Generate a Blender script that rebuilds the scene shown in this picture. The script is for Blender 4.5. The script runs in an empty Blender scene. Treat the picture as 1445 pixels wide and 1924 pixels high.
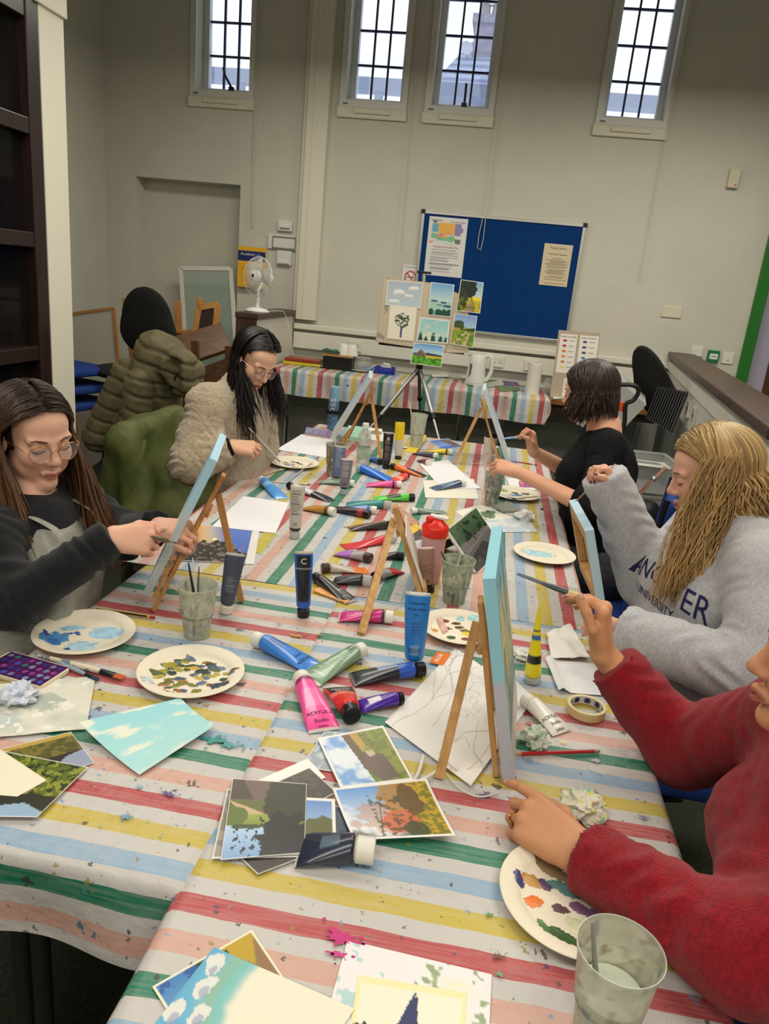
import bpy, bmesh, math, random
import numpy as np
from mathutils import Vector, Matrix

random.seed(7); NR = np.random.RandomState(11)
scene = bpy.context.scene
COL = scene.collection

# ------------------------------------------------------------------ camera, world, light, exposure
CAMZ, FPX, IW, IH = 1.59, 1390.0, 1445, 1924
RC = np.array([[0.9837956, -0.13405254, 0.1190636],
               [0.15301508, 0.28163081, -0.94724362],
               [0.09344844, 0.95011263, 0.29757921]])
cam_d = bpy.data.cameras.new('camera'); cam = bpy.data.objects.new('camera', cam_d); COL.objects.link(cam)
cam_d.lens = FPX / IH * 36.0; cam_d.sensor_width = 36.0; cam_d.sensor_fit = 'AUTO'; cam_d.clip_start = 0.02
_m = Matrix.Identity(4)
for i in range(3):
    for j in range(3): _m[i][j] = RC[i][j]
_m[2][3] = CAMZ
cam.matrix_world = _m
scene.camera = cam
vs = scene.view_settings
vs.view_transform = 'Standard'; vs.look = 'None'; vs.gamma = 1.0; vs.use_curve_mapping = False
vs.exposure = 0.5
scene.cycles.max_bounces = 6; scene.cycles.diffuse_bounces = 3; scene.cycles.transparent_max_bounces = 8
scene.cycles.sample_clamp_indirect = 6.0

wd = bpy.data.worlds.new('overcast_sky'); scene.world = wd; wd.use_nodes = True
_n = wd.node_tree.nodes; _bg = _n['Background']
_bg.inputs[0].default_value = (0.80, 0.88, 1.0, 1); _bg.inputs[1].default_value = 0.95

def area(name, loc, sx, sy, power, color, rot=(0, 0, 0)):
    d = bpy.data.lights.new(name, 'AREA'); d.shape = 'RECTANGLE'; d.size = sx; d.size_y = sy
    d.energy = power; d.color = color
    o = bpy.data.objects.new(name, d); o.location = loc; o.rotation_euler = rot; COL.objects.link(o); return o
WARM = (1.0, 0.93, 0.80)
for x, y, p in [(-1.1, 0.3, 16), (1.1, 0.3, 16), (-1.1, 2.5, 16), (1.2, 2.5, 17), (-1.2, 4.5, 21), (1.2, 4.5, 28), (0.0, -1.8, 30)]:
    area('ceiling_lamp_light', (x, y, 3.12 if y > 4 else 2.8), 1.5, 0.5, p, WARM)

# ------------------------------------------------------------------ pixel -> place helpers
def ray(px, py):
    v = np.array([(px - IW / 2) / FPX, -(py - IH / 2) / FPX, -1.0]); return RC @ v
def at(px, py, z=0.722):
    d = ray(px, py); t = (z - CAMZ) / d[2]; return Vector((d[0] * t, d[1] * t, z))
def on(px, py, y):
    d = ray(px, py); t = y / d[1]; return Vector((d[0] * t, y, CAMZ + d[2] * t))
def onx(px, py, x):
    d = ray(px, py); t = x / d[0]; return Vector((x, d[1] * t, CAMZ + d[2] * t))
def V(*a): return Vector(a)

# ------------------------------------------------------------------ colour and materials
def lin(c):
    if isinstance(c, str):
        c = c.lstrip('#'); c = [int(c[i:i + 2], 16) / 255 for i in (0, 2, 4)]
    elif max(c) > 1.001: c = [x / 255 for x in c]
    return tuple(x / 12.92 if x <= 0.04045 else ((x + 0.055) / 1.055) ** 2.4 for x in c)
MATS = {}
def _base(name):
    m = bpy.data.materials.new(name); m.use_nodes = True
    nt = m.node_tree; return m, nt, nt.nodes['Principled BSDF']
def mat(name, col=(200, 200, 200), rough=0.6, metal=0.0, col2=None, scale=8.0, bump=0.0, bscale=None, trans=0.0, alpha=1.0,
        spec=0.5, coat=0.0, emit=None, estr=1.0, stretch=None, detail=4.0, lo=0.35, hi=0.65, ior=1.45, sheen=0.0):
    if name in MATS: return MATS[name]
    m, nt, b = _base(name); N, L = nt.nodes, nt.links
    b.inputs['Base Color'].default_value = (*lin(col), 1); b.inputs['Roughness'].default_value = rough
    b.inputs['Metallic'].default_value = metal; b.inputs['Specular IOR Level'].default_value = spec
    b.inputs['Transmission Weight'].default_value = trans; b.inputs['Alpha'].default_value = alpha
    b.inputs['Coat Weight'].default_value = coat; b.inputs['IOR'].default_value = ior
    if sheen: b.inputs['Sheen Weight'].default_value = sheen; b.inputs['Sheen Roughness'].default_value = 0.6
    if emit is not None:
        b.inputs['Emission Color'].default_value = (*lin(emit), 1); b.inputs['Emission Strength'].default_value = estr
    if col2 is not None or bump:
        tc = N.new('ShaderNodeTexCoord'); src = tc.outputs['Object']
        if stretch:
            mp = N.new('ShaderNodeMapping'); mp.inputs['Scale'].default_value = stretch; L.new(src, mp.inputs[0]); src = mp.outputs[0]
    if col2 is not None:
        nz = N.new('ShaderNodeTexNoise'); nz.inputs['Scale'].default_value = scale; nz.inputs['Detail'].default_value = detail
        L.new(src, nz.inputs['Vector'])
        rp = N.new('ShaderNodeValToRGB'); e = rp.color_ramp.elements
        e[0].position = lo; e[1].position = hi; e[0].color = (*lin(col), 1); e[1].color = (*lin(col2), 1)
        L.new(nz.outputs['Fac'], rp.inputs[0]); L.new(rp.outputs[0], b.inputs['Base Color'])
    if bump:
        nb = N.new('ShaderNodeTexNoise'); nb.inputs['Scale'].default_value = bscale or scale * 4; nb.inputs['Detail'].default_value = 3
        L.new(src, nb.inputs['Vector'])
        bp = N.new('ShaderNodeBump'); bp.inputs['Strength'].default_value = bump; bp.inputs['Distance'].default_value = 0.01
        L.new(nb.outputs['Fac'], bp.inputs['Height']); L.new(bp.outputs[0], b.inputs['Normal'])
    MATS[name] = m; return m
def vmat(name, rough=0.5, coat=0.0, spec=0.5, bump=0.0, bscale=200, sub=0.0, sheen=0.0, trans=0.0, alpha=1.0):
    """colours come from the mesh's own colour attribute (flat print, skin tone, paint)"""
    if name in MATS: return MATS[name]
    m, nt, b = _base(name); N, L = nt.nodes, nt.links
    a = N.new('ShaderNodeAttribute'); a.attribute_name = 'Col'; L.new(a.outputs['Color'], b.inputs['Base Color'])
    b.inputs['Roughness'].default_value = rough; b.inputs['Coat Weight'].default_value = coat
    b.inputs['Specular IOR Level'].default_value = spec; b.inputs['Transmission Weight'].default_value = trans
    b.inputs['Alpha'].default_value = alpha
    if sub: b.inputs['Subsurface Weight'].default_value = sub; b.inputs['Subsurface Radius'].default_value = (0.012, 0.005, 0.003); b.inputs['Subsurface Scale'].default_value = 0.6
    if sheen: b.inputs['Sheen Weight'].default_value = sheen
    if bump:
        tc = N.new('ShaderNodeTexCoord'); nb = N.new('ShaderNodeTexNoise'); nb.inputs['Scale'].default_value = bscale
        L.new(tc.outputs['Object'], nb.inputs['Vector']); bp = N.new('ShaderNodeBump'); bp.inputs['Strength'].default_value = bump; bp.inputs['Distance'].default_value = 0.005
        L.new(nb.outputs['Fac'], bp.inputs['Height']); L.new(bp.outputs[0], b.inputs['Normal'])
    MATS[name] = m; return m

# ------------------------------------------------------------------ objects
def tag(o, label=None, cat=None, group=None, kind=None):
    if label: o['label'] = label
    if cat: o['category'] = cat
    if group: o['group'] = group
    if kind: o['kind'] = kind
    return o
def thing(name, label, cat, loc=(0, 0, 0), rz=0.0, group=None, rot=None):
    o = bpy.data.objects.new(name, None); COL.objects.link(o); o.empty_display_size = 0.05
    o.location = loc; o.rotation_euler = rot if rot is not None else (0, 0, rz)
    o.matrix_world = Matrix.LocRotScale(Vector(loc), o.rotation_euler, None)
    return tag(o, label, cat, group)
def frame(origin, x, y):
    """matrix with the given local x and y directions"""
    x = Vector(x).normalized(); z = x.cross(Vector(y)).normalized(); y = z.cross(x)
    m = Matrix.Identity(4)
    for i in range(3): m[i][0], m[i][1], m[i][2], m[i][3] = x[i], y[i], z[i], origin[i]
    return m
def wmat(o):
    return o.matrix_basis.copy() if o.parent is None else wmat(o.parent) @ o.matrix_basis

class M:
    """collects shapes, then links them as ONE mesh object"""
    def __init__(s): s.v = []; s.f = []; s.n = 0; s.uv = None; s.col = None
    def add(s, vs, fs):
        vs = np.asarray(vs, float).reshape(-1, 3); s.v.append(vs); k = s.n
        s.f += [tuple(i + k for i in f) for f in fs]; s.n += len(vs); return s
    def bx(s, x0, x1, y0, y1, z0, z1):
        vs = [(x, y, z) for z in (z0, z1) for y in (y0, y1) for x in (x0, x1)]
        return s.add(vs, [(0, 2, 3, 1), (4, 5, 7, 6), (0, 1, 5, 4), (2, 6, 7, 3), (0, 4, 6, 2), (1, 3, 7, 5)])
    def box(s, mtx, sx, sy, sz):
        """box centred on the origin of mtx"""
        vs = [mtx @ Vector((x * sx / 2, y * sy / 2, z * sz / 2)) for z in (-1, 1) for y in (-1, 1) for x in (-1, 1)]
        return s.add(vs, [(0, 2, 3, 1), (4, 5, 7, 6), (0, 1, 5, 4), (2, 6, 7, 3), (0, 4, 6, 2), (1, 3, 7, 5)])
    def bar(s, a, b, w, t, up=(0, 0, 1)):
        """rectangular bar from a to b, w wide across, t thick along up"""
        a, b = Vector(a), Vector(b); d = b - a; L = d.length; d.normalize(); up = Vector(up)
        if abs(d.dot(up)) > 0.98: up = Vector((1, 0, 0))
        sd = d.cross(up).normalized(); u = sd.cross(d)
        vs = [p + sd * (i * w / 2) + u * (j * t / 2) for p in (a, b) for j in (-1, 1) for i in (-1, 1)]
        return s.add(vs, [(0, 1, 3, 2), (4, 6, 7, 5), (0, 4, 5, 1), (2, 3, 7, 6), (0, 2, 6, 4), (1, 5, 7, 3)])
    def tube(s, pts, r, n=8, caps=True, sq=1.0, up=None):
        pts = [Vector(p) for p in pts]; k = len(pts); rs = r if hasattr(r, '__len__') else [r] * k
        t0 = (pts[1] - pts[0]).normalized(); ref = Vector(up) if up is not None else (Vector((0, 0, 1)) if abs(t0.z) < 0.9 else Vector((1, 0, 0)))
        rings = []
        for i in range(k):
            t = (pts[min(i + 1, k - 1)] - pts[max(i - 1, 0)]).normalized()
            a = t.cross(ref)
            if a.length < 1e-4: a = t.cross(Vector((0.3, 0.9, 0.2)))
            a.normalize(); b = a.cross(t); ref = b if up is None else ref
            rings.append([pts[i] + a * (math.cos(2 * math.pi * j / n) * rs[i]) + b * (math.sin(2 * math.pi * j / n) * rs[i] * sq) for j in range(n)])
        return s.loft(rings, caps)
    def loft(s, rings, caps=True, closed=False):
        n = len(rings[0]); k = len(rings); fs = []
        for i in range(k if closed else k - 1):
            i2 = (i + 1) % k
            for j in range(n): fs.append((i * n + j, i * n + (j + 1) % n, i2 * n + (j + 1) % n, i2 * n + j))
        if caps and not closed: fs.append(tuple(range(n - 1, -1, -1))); fs.append(tuple((k - 1) * n + j for j in range(n)))
        return s.add([p for r in rings for p in r], fs)
    def cyl(s, a, b, r, r2=None, n=16, caps=True):
        return s.tube([a, b], [r, r if r2 is None else r2], n, caps)
    def lathe(s, prof, n=24, mtx=None, caps=False):
        """prof: (radius, z) pairs"""
        mtx = mtx or Matrix.Identity(4)
        rings = [[mtx @ Vector((r * math.cos(2 * math.pi * j / n), r * math.sin(2 * math.pi * j / n), z)) for j in range(n)] for r, z in prof]
        return s.loft(rings, caps)
    def sph(s, c, r, n=12, m=8, sc=(1, 1, 1)):
        prof = []; c = Vector(c)
        rings = []
        for i in range(m + 1):
            a = -math.pi / 2 + math.pi * i / m
            rings.append([c + Vector((math.cos(a) * math.cos(2 * math.pi * j / n) * r * sc[0], math.cos(a) * math.sin(2 * math.pi * j / n) * r * sc[1], math.sin(a) * r * sc[2])) for j in range(n)])
        return s.loft(rings, False)
    def poly(s, pts, d):
        """flat outline pts pushed along d"""
        d = Vector(d); pts = [Vector(p) for p in pts]; n = len(pts)
        fs = [tuple(range(n - 1, -1, -1)), tuple(range(n, 2 * n))] + [(i, (i + 1) % n, (i + 1) % n + n, i + n) for i in range(n)]
        return s.add(pts + [p + d for p in pts], fs)
    def grid(s, P, wrap=False):
        """P: (a,b,3) array of points"""
        P = np.asarray(P, float); a, b = P.shape[:2]; fs = []
        for i in range(a - 1):
            for j in range(b - 1 + (1 if wrap else 0)):
                j2 = (j + 1) % b; fs.append((i * b + j, i * b + j2, (i + 1) * b + j2, (i + 1) * b + j))
        return s.add(P.reshape(-1, 3), fs)
    def obj(s, name, m, parent=None, smooth=False, world=False, bevel=0.0, seg=2, angle=40, mtx=None, colors=None, uvs=None, sub=0, solid=0.0):
        vs = np.concatenate(s.v) if s.v else np.zeros((0, 3))
        if mtx is not None: world = True
        me = bpy.data.meshes.new(name)
        o = bpy.data.objects.new(name, me); COL.objects.link(o)
        if parent is not None:
            o.parent = parent
            if world: inv = np.array(wmat(parent).inverted()); vs = vs @ inv[:3, :3].T + inv[:3, 3]
        elif s.n:
            c0 = np.array([(vs[:, 0].min() + vs[:, 0].max()) / 2, (vs[:, 1].min() + vs[:, 1].max()) / 2, vs[:, 2].min()])
            vs = vs - c0; o.location = c0
        me.from_pydata(vs.tolist(), [], s.f); me.update()
        if isinstance(m, (list, tuple)):
            for q in m: me.materials.append(q)
        else: me.materials.append(m)
        if colors is not None:
            ca = me.color_attributes.new('Col', 'FLOAT_COLOR', 'POINT'); c = np.ones((len(vs), 4), np.float32); c[:, :3] = colors
            ca.data.foreach_set('color', c.ravel())
        if uvs is not None:
            ul = me.uv_layers.new(name='UVMap'); li = np.zeros(len(me.loops), np.int32); me.loops.foreach_get('vertex_index', li)
            ul.data.foreach_set('uv', np.asarray(uvs, np.float32)[li].ravel())
        if smooth:
            me.polygons.foreach_set('use_smooth', [True] * len(me.polygons))
            if angle < 180: me.set_sharp_from_angle(angle=math.radians(angle))
        if solid:
            md = o.modifiers.new('solid', 'SOLIDIFY'); md.thickness = solid; md.offset = 0
        if bevel:
            md = o.modifiers.new('bevel', 'BEVEL'); md.width = bevel; md.segments = seg; md.limit_method = 'ANGLE'
        if sub:
            md = o.modifiers.new('sub', 'SUBSURF'); md.levels = sub; md.render_levels = sub
        return o
def copy_tree(o, parent=None):
    c = o.copy(); COL.objects.link(c); c.parent = parent
    for ch in list(o.children): copy_tree(ch, c)
    return c
def catmull(pts, k=6):
    P = [np.array(p, float) for p in pts]; P = [2 * P[0] - P[1]] + P + [2 * P[-1] - P[-2]]; out = []
    for i in range(1, len(P) - 2):
        for j in range(k):
            t = j / k; a, b, c, d = P[i - 1:i + 3]
            out.append(0.5 * (2 * b + (c - a) * t + (2 * a - 5 * b + 4 * c - d) * t * t + (3 * b - a - 3 * c + d) * t ** 3))
    out.append(P[-2]); return out

# ------------------------------------------------------------------ lettering and flat prints
_TC = {}
def text_data(txt):
    if txt in _TC: return _TC[txt]
    cu = bpy.data.curves.new('lettering', 'FONT'); cu.body = txt; cu.size = 1.0; cu.resolution_u = 2; cu.align_x = 'CENTER'; cu.align_y = 'CENTER'
    o = bpy.data.objects.new('lettering', cu); COL.objects.link(o)
    dg = bpy.context.evaluated_depsgraph_get(); me = bpy.data.meshes.new_from_object(o.evaluated_get(dg))
    vs = [tuple(v.co) for v in me.vertices]; fs = [tuple(p.vertices) for p in me.polygons]
    COL.objects.unlink(o); bpy.data.objects.remove(o); bpy.data.meshes.remove(me)
    _TC[txt] = (np.array(vs).reshape(-1, 3), fs); return _TC[txt]
def text(txt, size, mtx, m, parent=None, name='lettering', sx=1.0, off=0.0006, world=True, bold=0.0, warp=None):
    """flat lettering lying in the xy plane of mtx"""
    vs, fs = text_data(txt); b = M()
    if warp is None: P = [mtx @ Vector((v[0] * size * sx, v[1] * size, off)) for v in vs]
    else: P = [warp(v[0] * size * sx, v[1] * size) for v in vs]
    b.add(P, fs)
    return b.obj(name, m, parent, world=world)

def vnoise(h, w, cells, seed, octv=3, ay=1.0):
    r = np.random.RandomState(seed); out = np.zeros((h, w)); amp = 1.0; tot = 0
    for o in range(octv):
        cx = max(2, int(cells * 2 ** o)); cy = max(2, int(cells * ay * 2 ** o)); g = r.rand(cy + 2, cx + 2)
        yy = np.linspace(0, cy, h, endpoint=False)[:, None]; xx = np.linspace(0, cx, w, endpoint=False)[None, :]
        y0 = yy.astype(int); x0 = xx.astype(int); fy = yy - y0; fx = xx - x0; fy = fy * fy * (3 - 2 * fy); fx = fx * fx * (3 - 2 * fx)
        out += amp * ((g[y0, x0] * (1 - fx) + g[y0, x0 + 1] * fx) * (1 - fy) + (g[y0 + 1, x0] * (1 - fx) + g[y0 + 1, x0 + 1] * fx) * fy)
        tot += amp; amp *= 0.5
    return out / tot
class Img:
    """a small picture drawn with numpy, row 0 at the top, later laid on a sheet as vertex colours"""
    def __init__(s, w, h, c): 
        s.w, s.h = w, h; s.a = np.zeros((h, w, 3)); s.a[:] = lin(c)
        s.y, s.x = np.mgrid[0:h, 0:w]; s.u = (s.x + .5) / w; s.v = (s.y + .5) / h
    def mix(s, mask, c, k=1.0):
        c = np.array(lin(c)) if not isinstance(c, np.ndarray) else c
        mk = (np.clip(mask, 0, 1) * k)[..., None]; s.a = s.a * (1 - mk) + c * mk; return s
    def grad(s, c0, c1, v0=0, v1=1):
        t = np.clip((s.v - v0) / (v1 - v0), 0, 1)[..., None]; s.a = np.where((s.v >= v0)[..., None] & (s.v <= v1)[..., None], np.array(lin(c0)) * (1 - t) + np.array(lin(c1)) * t, s.a); return s
    def rect(s, u0, v0, u1, v1, c, k=1.0): return s.mix((s.u >= u0) & (s.u <= u1) & (s.v >= v0) & (s.v <= v1), c, k)
    def ell(s, u, v, ru, rv, c, k=1.0, rag=0.0, seed=0, soft=0.0):
        d = ((s.u - u) / ru) ** 2 + ((s.v - v) / rv) ** 2
        if rag: d = d + rag * (vnoise(s.h, s.w, 12, seed) - 0.5) * 2
        return s.mix(d < 1 if not soft else np.clip((1 - d) / soft, 0, 1), c, k)
    def poly(s, pts, c, k=1.0):
        ins = np.zeros((s.h, s.w), bool); n = len(pts)
        for i in range(n):
            (x0, y0), (x1, y1) = pts[i], pts[(i + 1) % n]
            if y0 == y1: continue
            cnd = ((y0 > s.v) != (y1 > s.v)) & (s.u < (x1 - x0) * (s.v - y0) / (y1 - y0) + x0); ins ^= cnd
        return s.mix(ins, c, k)
    def line(s, pts, w, c, k=1.0):
        asp = s.h / s.w; mk = np.zeros((s.h, s.w), bool)
        for (x0, y0), (x1, y1) in zip(pts, pts[1:]):
            dx, dy = x1 - x0, (y1 - y0) * asp; L = dx * dx + dy * dy + 1e-9
            t = np.clip(((s.u - x0) * dx + (s.v - y0) * asp * dy) / L, 0, 1)
            mk |= (s.u - x0 - t * dx) ** 2 + ((s.v - y0) * asp - t * dy) ** 2 < w * w / 4
        return s.mix(mk, c, k)
    def speck(s, cells, thr, c, seed, v0=0, v1=1, u0=0, u1=1, k=1.0, octv=3, ay=1.0):
        n = vnoise(s.h, s.w, cells, seed, octv, ay); return s.mix((n > thr) & (s.v >= v0) & (s.v <= v1) & (s.u >= u0) & (s.u <= u1), c, k)
    def tree(s, u, v, r, cs, seed, n=60, asp=1.0):
        rr = random.Random(seed)
        for i in range(n):
            a = rr.uniform(0, 6.28); q = r * math.sqrt(rr.random())
            s.ell(u + q * math.cos(a), v + q * math.sin(a) * asp * s.w / s.h, r * rr.uniform(.1, .22), r * rr.uniform(.1, .2) * s.w / s.h, rr.choice(cs))
        return s
    def border(s, f, c):
        fu = f; fv = f * s.w / s.h; return s.mix((s.u < fu) | (s.u > 1 - fu) | (s.v < fv) | (s.v > 1 - fv), c)
    def rot(s, k): s.a = np.rot90(s.a, k).copy(); s.h, s.w = s.a.shape[:2]; s.y, s.x = np.mgrid[0:s.h, 0:s.w]; s.u = (s.x + .5) / s.w; s.v = (s.y + .5) / s.h; return s
def sheet(name, img, corners, label=None, cat='paper', m=None, lift=0.0, thick=0.0006, bend=None, parent=None, group=None, back=(235, 233, 228)):
    """a thin sheet with a print on its face; corners = top-left, top-right, bottom-right, bottom-left seen from the face"""
    tl, tr, br, bl = [np.array(c, float) for c in corners]
    h, w = img.h, img.w; u = np.linspace(0, 1, w)[None, :, None]; v = np.linspace(0, 1, h)[:, None, None]
    P = (tl * (1 - u) + tr * u) * (1 - v) + (bl * (1 - u) + br * u) * v
    nrm = np.cross(bl - tl, tr - tl); nrm = nrm / np.linalg.norm(nrm)
    if nrm[2] < -0.2 and parent is None: nrm = -nrm
    if bend is not None: P = P + bend(u[..., 0] + 0 * v[..., 0], v[..., 0] + 0 * u[..., 0])[..., None] * nrm
    P = P + nrm * (lift + thick)
    base = P.reshape(-1, 3).mean(0); b = M(); b.grid(P)
    edge = [(0, j) for j in range(w)] + [(i, w - 1) for i in range(1, h)] + [(h - 1, j) for j in range(w - 2, -1, -1)] + [(i, 0) for i in range(h - 2, 0, -1)]
    E = np.array([P[e] for e in edge]); E2 = E - nrm * thick; n = len(edge)
    b.add(np.concatenate([E, E2]), [(i, i + n, (i + 1) % n + n, (i + 1) % n) for i in range(n)])
    # underside: a coarse grid
    ii = np.unique(np.linspace(0, h - 1, 9).astype(int)); jj = np.unique(np.linspace(0, w - 1, 9).astype(int))
    Q = P[np.ix_(ii, jj)] - nrm * thick; b.grid(Q[:, ::-1])
    cols = np.concatenate([img.a.reshape(-1, 3), np.tile(lin(back), (2 * n + Q.shape[0] * Q.shape[1], 1))])
    o = b.obj(name, m or vmat('printed_paper', 0.55, spec=0.3), parent, smooth=True, world=parent is not None, colors=cols, angle=50)
    if label: tag(o, label, cat, group)
    return o
# ================================================================== the room
WY = 6.2
mWall = mat('painted_wall', (205, 203, 190), 0.85, col2=(199, 198, 186), scale=3, bump=0.12, bscale=120, spec=0.2)
mWhite = mat('white_gloss_paint', (222, 220, 208), 0.45, spec=0.4)
mCream = mat('cream_paint', (222, 218, 200), 0.6, spec=0.3)
mBrown = mat('dark_brown_wood', (74, 52, 40), 0.4, col2=(58, 40, 31), scale=6, stretch=(1, 8, 1), spec=0.5)
mDark = mat('very_dark_wood', (46, 30, 28), 0.35, col2=(34, 22, 21), scale=5, stretch=(8, 8, 1))
mFrame = mat('window_frame_white', (214, 214, 206), 0.5)
mLead = mat('dark_glazing_bar', (46, 48, 84), 0.6)  # navy tint stands in for window bloom over the dark bars
mGlass = mat('window_glass', (240, 245, 255), 0.03, trans=1.0, alpha=0.12, spec=0.5)
mBlack = mat('black_plastic', (22, 22, 24), 0.4)
mBlackM = mat('matt_black', (20, 20, 20), 0.8)
mGreyP = mat('grey_paint_low', (150, 156, 150), 0.7)
mAlu = mat('brushed_aluminium', (190, 190, 188), 0.35, metal=0.9)
mChrome = mat('chrome', (200, 200, 200), 0.15, metal=1.0)
mInk = mat('black_ink', (28, 28, 34), 0.6, spec=0.2)
mInkW = mat('white_ink', (235, 235, 235), 0.6, spec=0.2)

def struct(o): o['kind'] = 'structure'; return o
def rect_wall(b, xs, zs, holes, y0, y1):
    """panels between the break lines, leaving the holes open; with reveals"""
    for i in range(len(xs) - 1):
        for k in range(len(zs) - 1):
            cx, cz = (xs[i] + xs[i + 1]) / 2, (zs[k] + zs[k + 1]) / 2
            if any(h[0] < cx < h[1] and h[2] < cz < h[3] for h in holes): continue
            b.bx(xs[i], xs[i + 1], y0, y1, zs[k], zs[k + 1])
# --- floor and ceiling
b = M(); b.bx(-5, 4, -3.2, 6.6, -0.1, 0.0)
mCarpet = mat('green_grey_carpet', (66, 70, 58), 0.95, col2=(48, 52, 44), scale=90, bump=0.5, bscale=260, spec=0.1, lo=0.3, hi=0.7)
struct(b.obj('floor', mCarpet))
b = M(); b.bx(-5, 4, -3.2, 6.6, 4.3, 4.4); struct(b.obj('ceiling', mat('ceiling_paint', (214, 212, 200), 0.9)))
# --- back wall with four windows, a blind recess and a doorway
WINS = [(-2.632, -2.112), (-1.432, -0.912), (-0.775, -0.255), (0.492, 1.012)]
ZB, ZT = 2.835, 4.12
REC = (-3.094, -2.2, 0.0, 2.21); DOOR = (1.93, 2.85, 0.0, 2.42)
holes = [(a + 0.04, c - 0.035, ZB + 0.035, ZT) for a, c in WINS] + [REC, DOOR]
xs = sorted({-3.40, 3.2} | {h[0] for h in holes} | {h[1] for h in holes}); zs = sorted({0.0, 4.3} | {h[2] for h in holes} | {h[3] for h in holes})
b = M(); rect_wall(b, xs, zs, holes, WY, WY + 0.3); wb = struct(b.obj('wall_back', mWall))
b = M(); b.bx(REC[0], REC[1], WY + 0.17, WY + 0.29, 0, REC[3]); b.obj('recess_panel', mWall, wb, world=True)
# --- other walls
b = M(); b.bx(-3.55, -3.36, 3.3, 6.35, 0, 4.3); struct(b.obj('wall_left', mWall))
b = M(); b.bx(3.0, 3.15, -3.2, 6.2, 0, 4.3); struct(b.obj('wall_right', mWall))
b = M(); b.bx(-5, 4, -3.2, -3.05, 0, 4.3); struct(b.obj('wall_rear', mWall))
b = M(); b.bx(-4.9, -4.75, -3.1, 3.6, 0, 4.3); struct(b.obj('wall_left_rear', mWall))
# --- windows
for i, (a, c) in enumerate(WINS):
    w = thing('window_%d' % (i + 1), ['tall leaded window nearest the left corner above the recess', 'tall leaded window just right of the pipe boxing',
              'tall leaded window looking onto a tiled roof and chimney', 'tall leaded window furthest right on the back wall'][i], 'window', (a, WY, ZB)); struct(w)
    del w['category']
    f = M(); f.bx(a, a + 0.045, WY - 0.022, WY + 0.0, ZB + .04, ZT - .02); f.bx(c - 0.04, c, WY - 0.022, WY, ZB + .04, ZT - .02); f.bx(a, c, WY - 0.023, WY, ZB - 0.009, ZB + 0.04); f.bx(a, c, WY - 0.023, WY, ZT - 0.02, ZT + 0.04)
    f.obj('window_frame', mFrame, w, world=True)
    s = M(); s.bx(a - 0.012, c + 0.006, WY - 0.03, WY, ZB - 0.085, ZB - 0.01); sill = s.obj('window_sill', mCream, w, world=True, bevel=0.005)
    s = M(); s.bx(a + 0.12, c - 0.12, WY - 0.05, WY - 0.03, ZB - 0.055, ZB - 0.025); s.obj('finger_pull', mCream, sill, world=True, bevel=0.004)
    s = M(); s.bx(a + 0.03, a + 0.07, WY - 0.026, WY - 0.02, ZB + 0.005, ZB + 0.016); s.obj('maker_plate', mat('grey_plate', (120, 118, 110)), w, world=True)
    g0, g1, zb = a + 0.04, c - 0.035, ZB + 0.035; yg = WY + 0.17
    f = M(); f.bx(g0, g0 + 0.045, yg - .02, yg + .04, zb + .05, ZT); f.bx(g1 - 0.045, g1, yg - .02, yg + .04, zb + .05, ZT); f.bx(g0, g1, yg - .02, yg + .04, zb, zb + 0.05)
    f.obj('casement', mat('casement_white', (226, 230, 236), 0.4), w, world=True)
    q = M(); q.bx(g0 + .045, g1 - .045, yg + .008, yg + .012, zb + .05, ZT); q.obj('pane', mGlass, w, world=True)
    n0, n1 = g0 + .045, g1 - .045
    for k in (1, 2):
        x = n0 + (n1 - n0) * k / 3; s = M(); s.bx(x - .007, x + .007, yg - .004, yg + .02, zb + .05, ZT); s.obj('glazing_bar', mLead, w, world=True)
    for k in range(1, 6):
        z = zb + .05 + 0.235 * k; s = M()
        if z < ZT: s.bx(n0, n1, yg - .003, yg + .019, z - .007, z + .007); s.obj('glazing_bar', mLead, w, world=True)
    if i in (0, 2):
        x = (g0 + g1) / 2 + 0.02; s = M(); s.bx(x - .02, x + .02, yg - .05, yg - .02, zb + .035, zb + .065); s.cyl((x, yg - .045, zb + .05), (x, yg - .045, zb + .015), .008, n=8)
        h = s.obj('latch', mBlack, w, world=True)
        s = M(); s.tube([(x, yg - .03, zb + .06), (x - (.06 if i == 0 else 0), yg - .03, zb + .15), (x - (.075 if i == 0 else .002), yg - .03, zb + .2)], .009, 8); s.obj('latch_arm', mBlack, h, world=True)
# --- boxed pipe on the wall, ledge and cable trunking
b = M(); b.bx(-1.665, -1.50, WY - .075, WY, 1.22, 4.3); b.bx(-1.70, -1.665, WY - .04, WY, 1.22, 4.3); b.bx(-1.615, -1.575, WY - .079, WY - .075, 1.22, 4.3)
struct(b.obj('trim_1', mCream, bevel=0.006))
b = M(); b.bx(-1.68, 1.42, WY - .07, WY, 1.14, 1.185); struct(b.obj('trim_2', mWhite, bevel=0.006))
b = M(); b.bx(-1.68, 1.42, WY - .055, WY, 0.985, 1.115); struct(b.obj('trim_3', mWhite, bevel=0.004))
# --- left half wall, with a dark wooden cap (the fan stands on it)
b = M(); b.bx(-1.81, -1.69, 5.17, WY, 0, 1.245); hl = struct(b.obj('wall_half_left', mWhite))
b = M(); b.bx(-1.835, -1.665, 5.14, WY, 1.245, 1.285); b.bx(-1.83, -1.68, 5.145, 5.17, 0.85, 1.245); b.obj('wall_cap', mBrown, hl, world=True, bevel=0.006)
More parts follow.
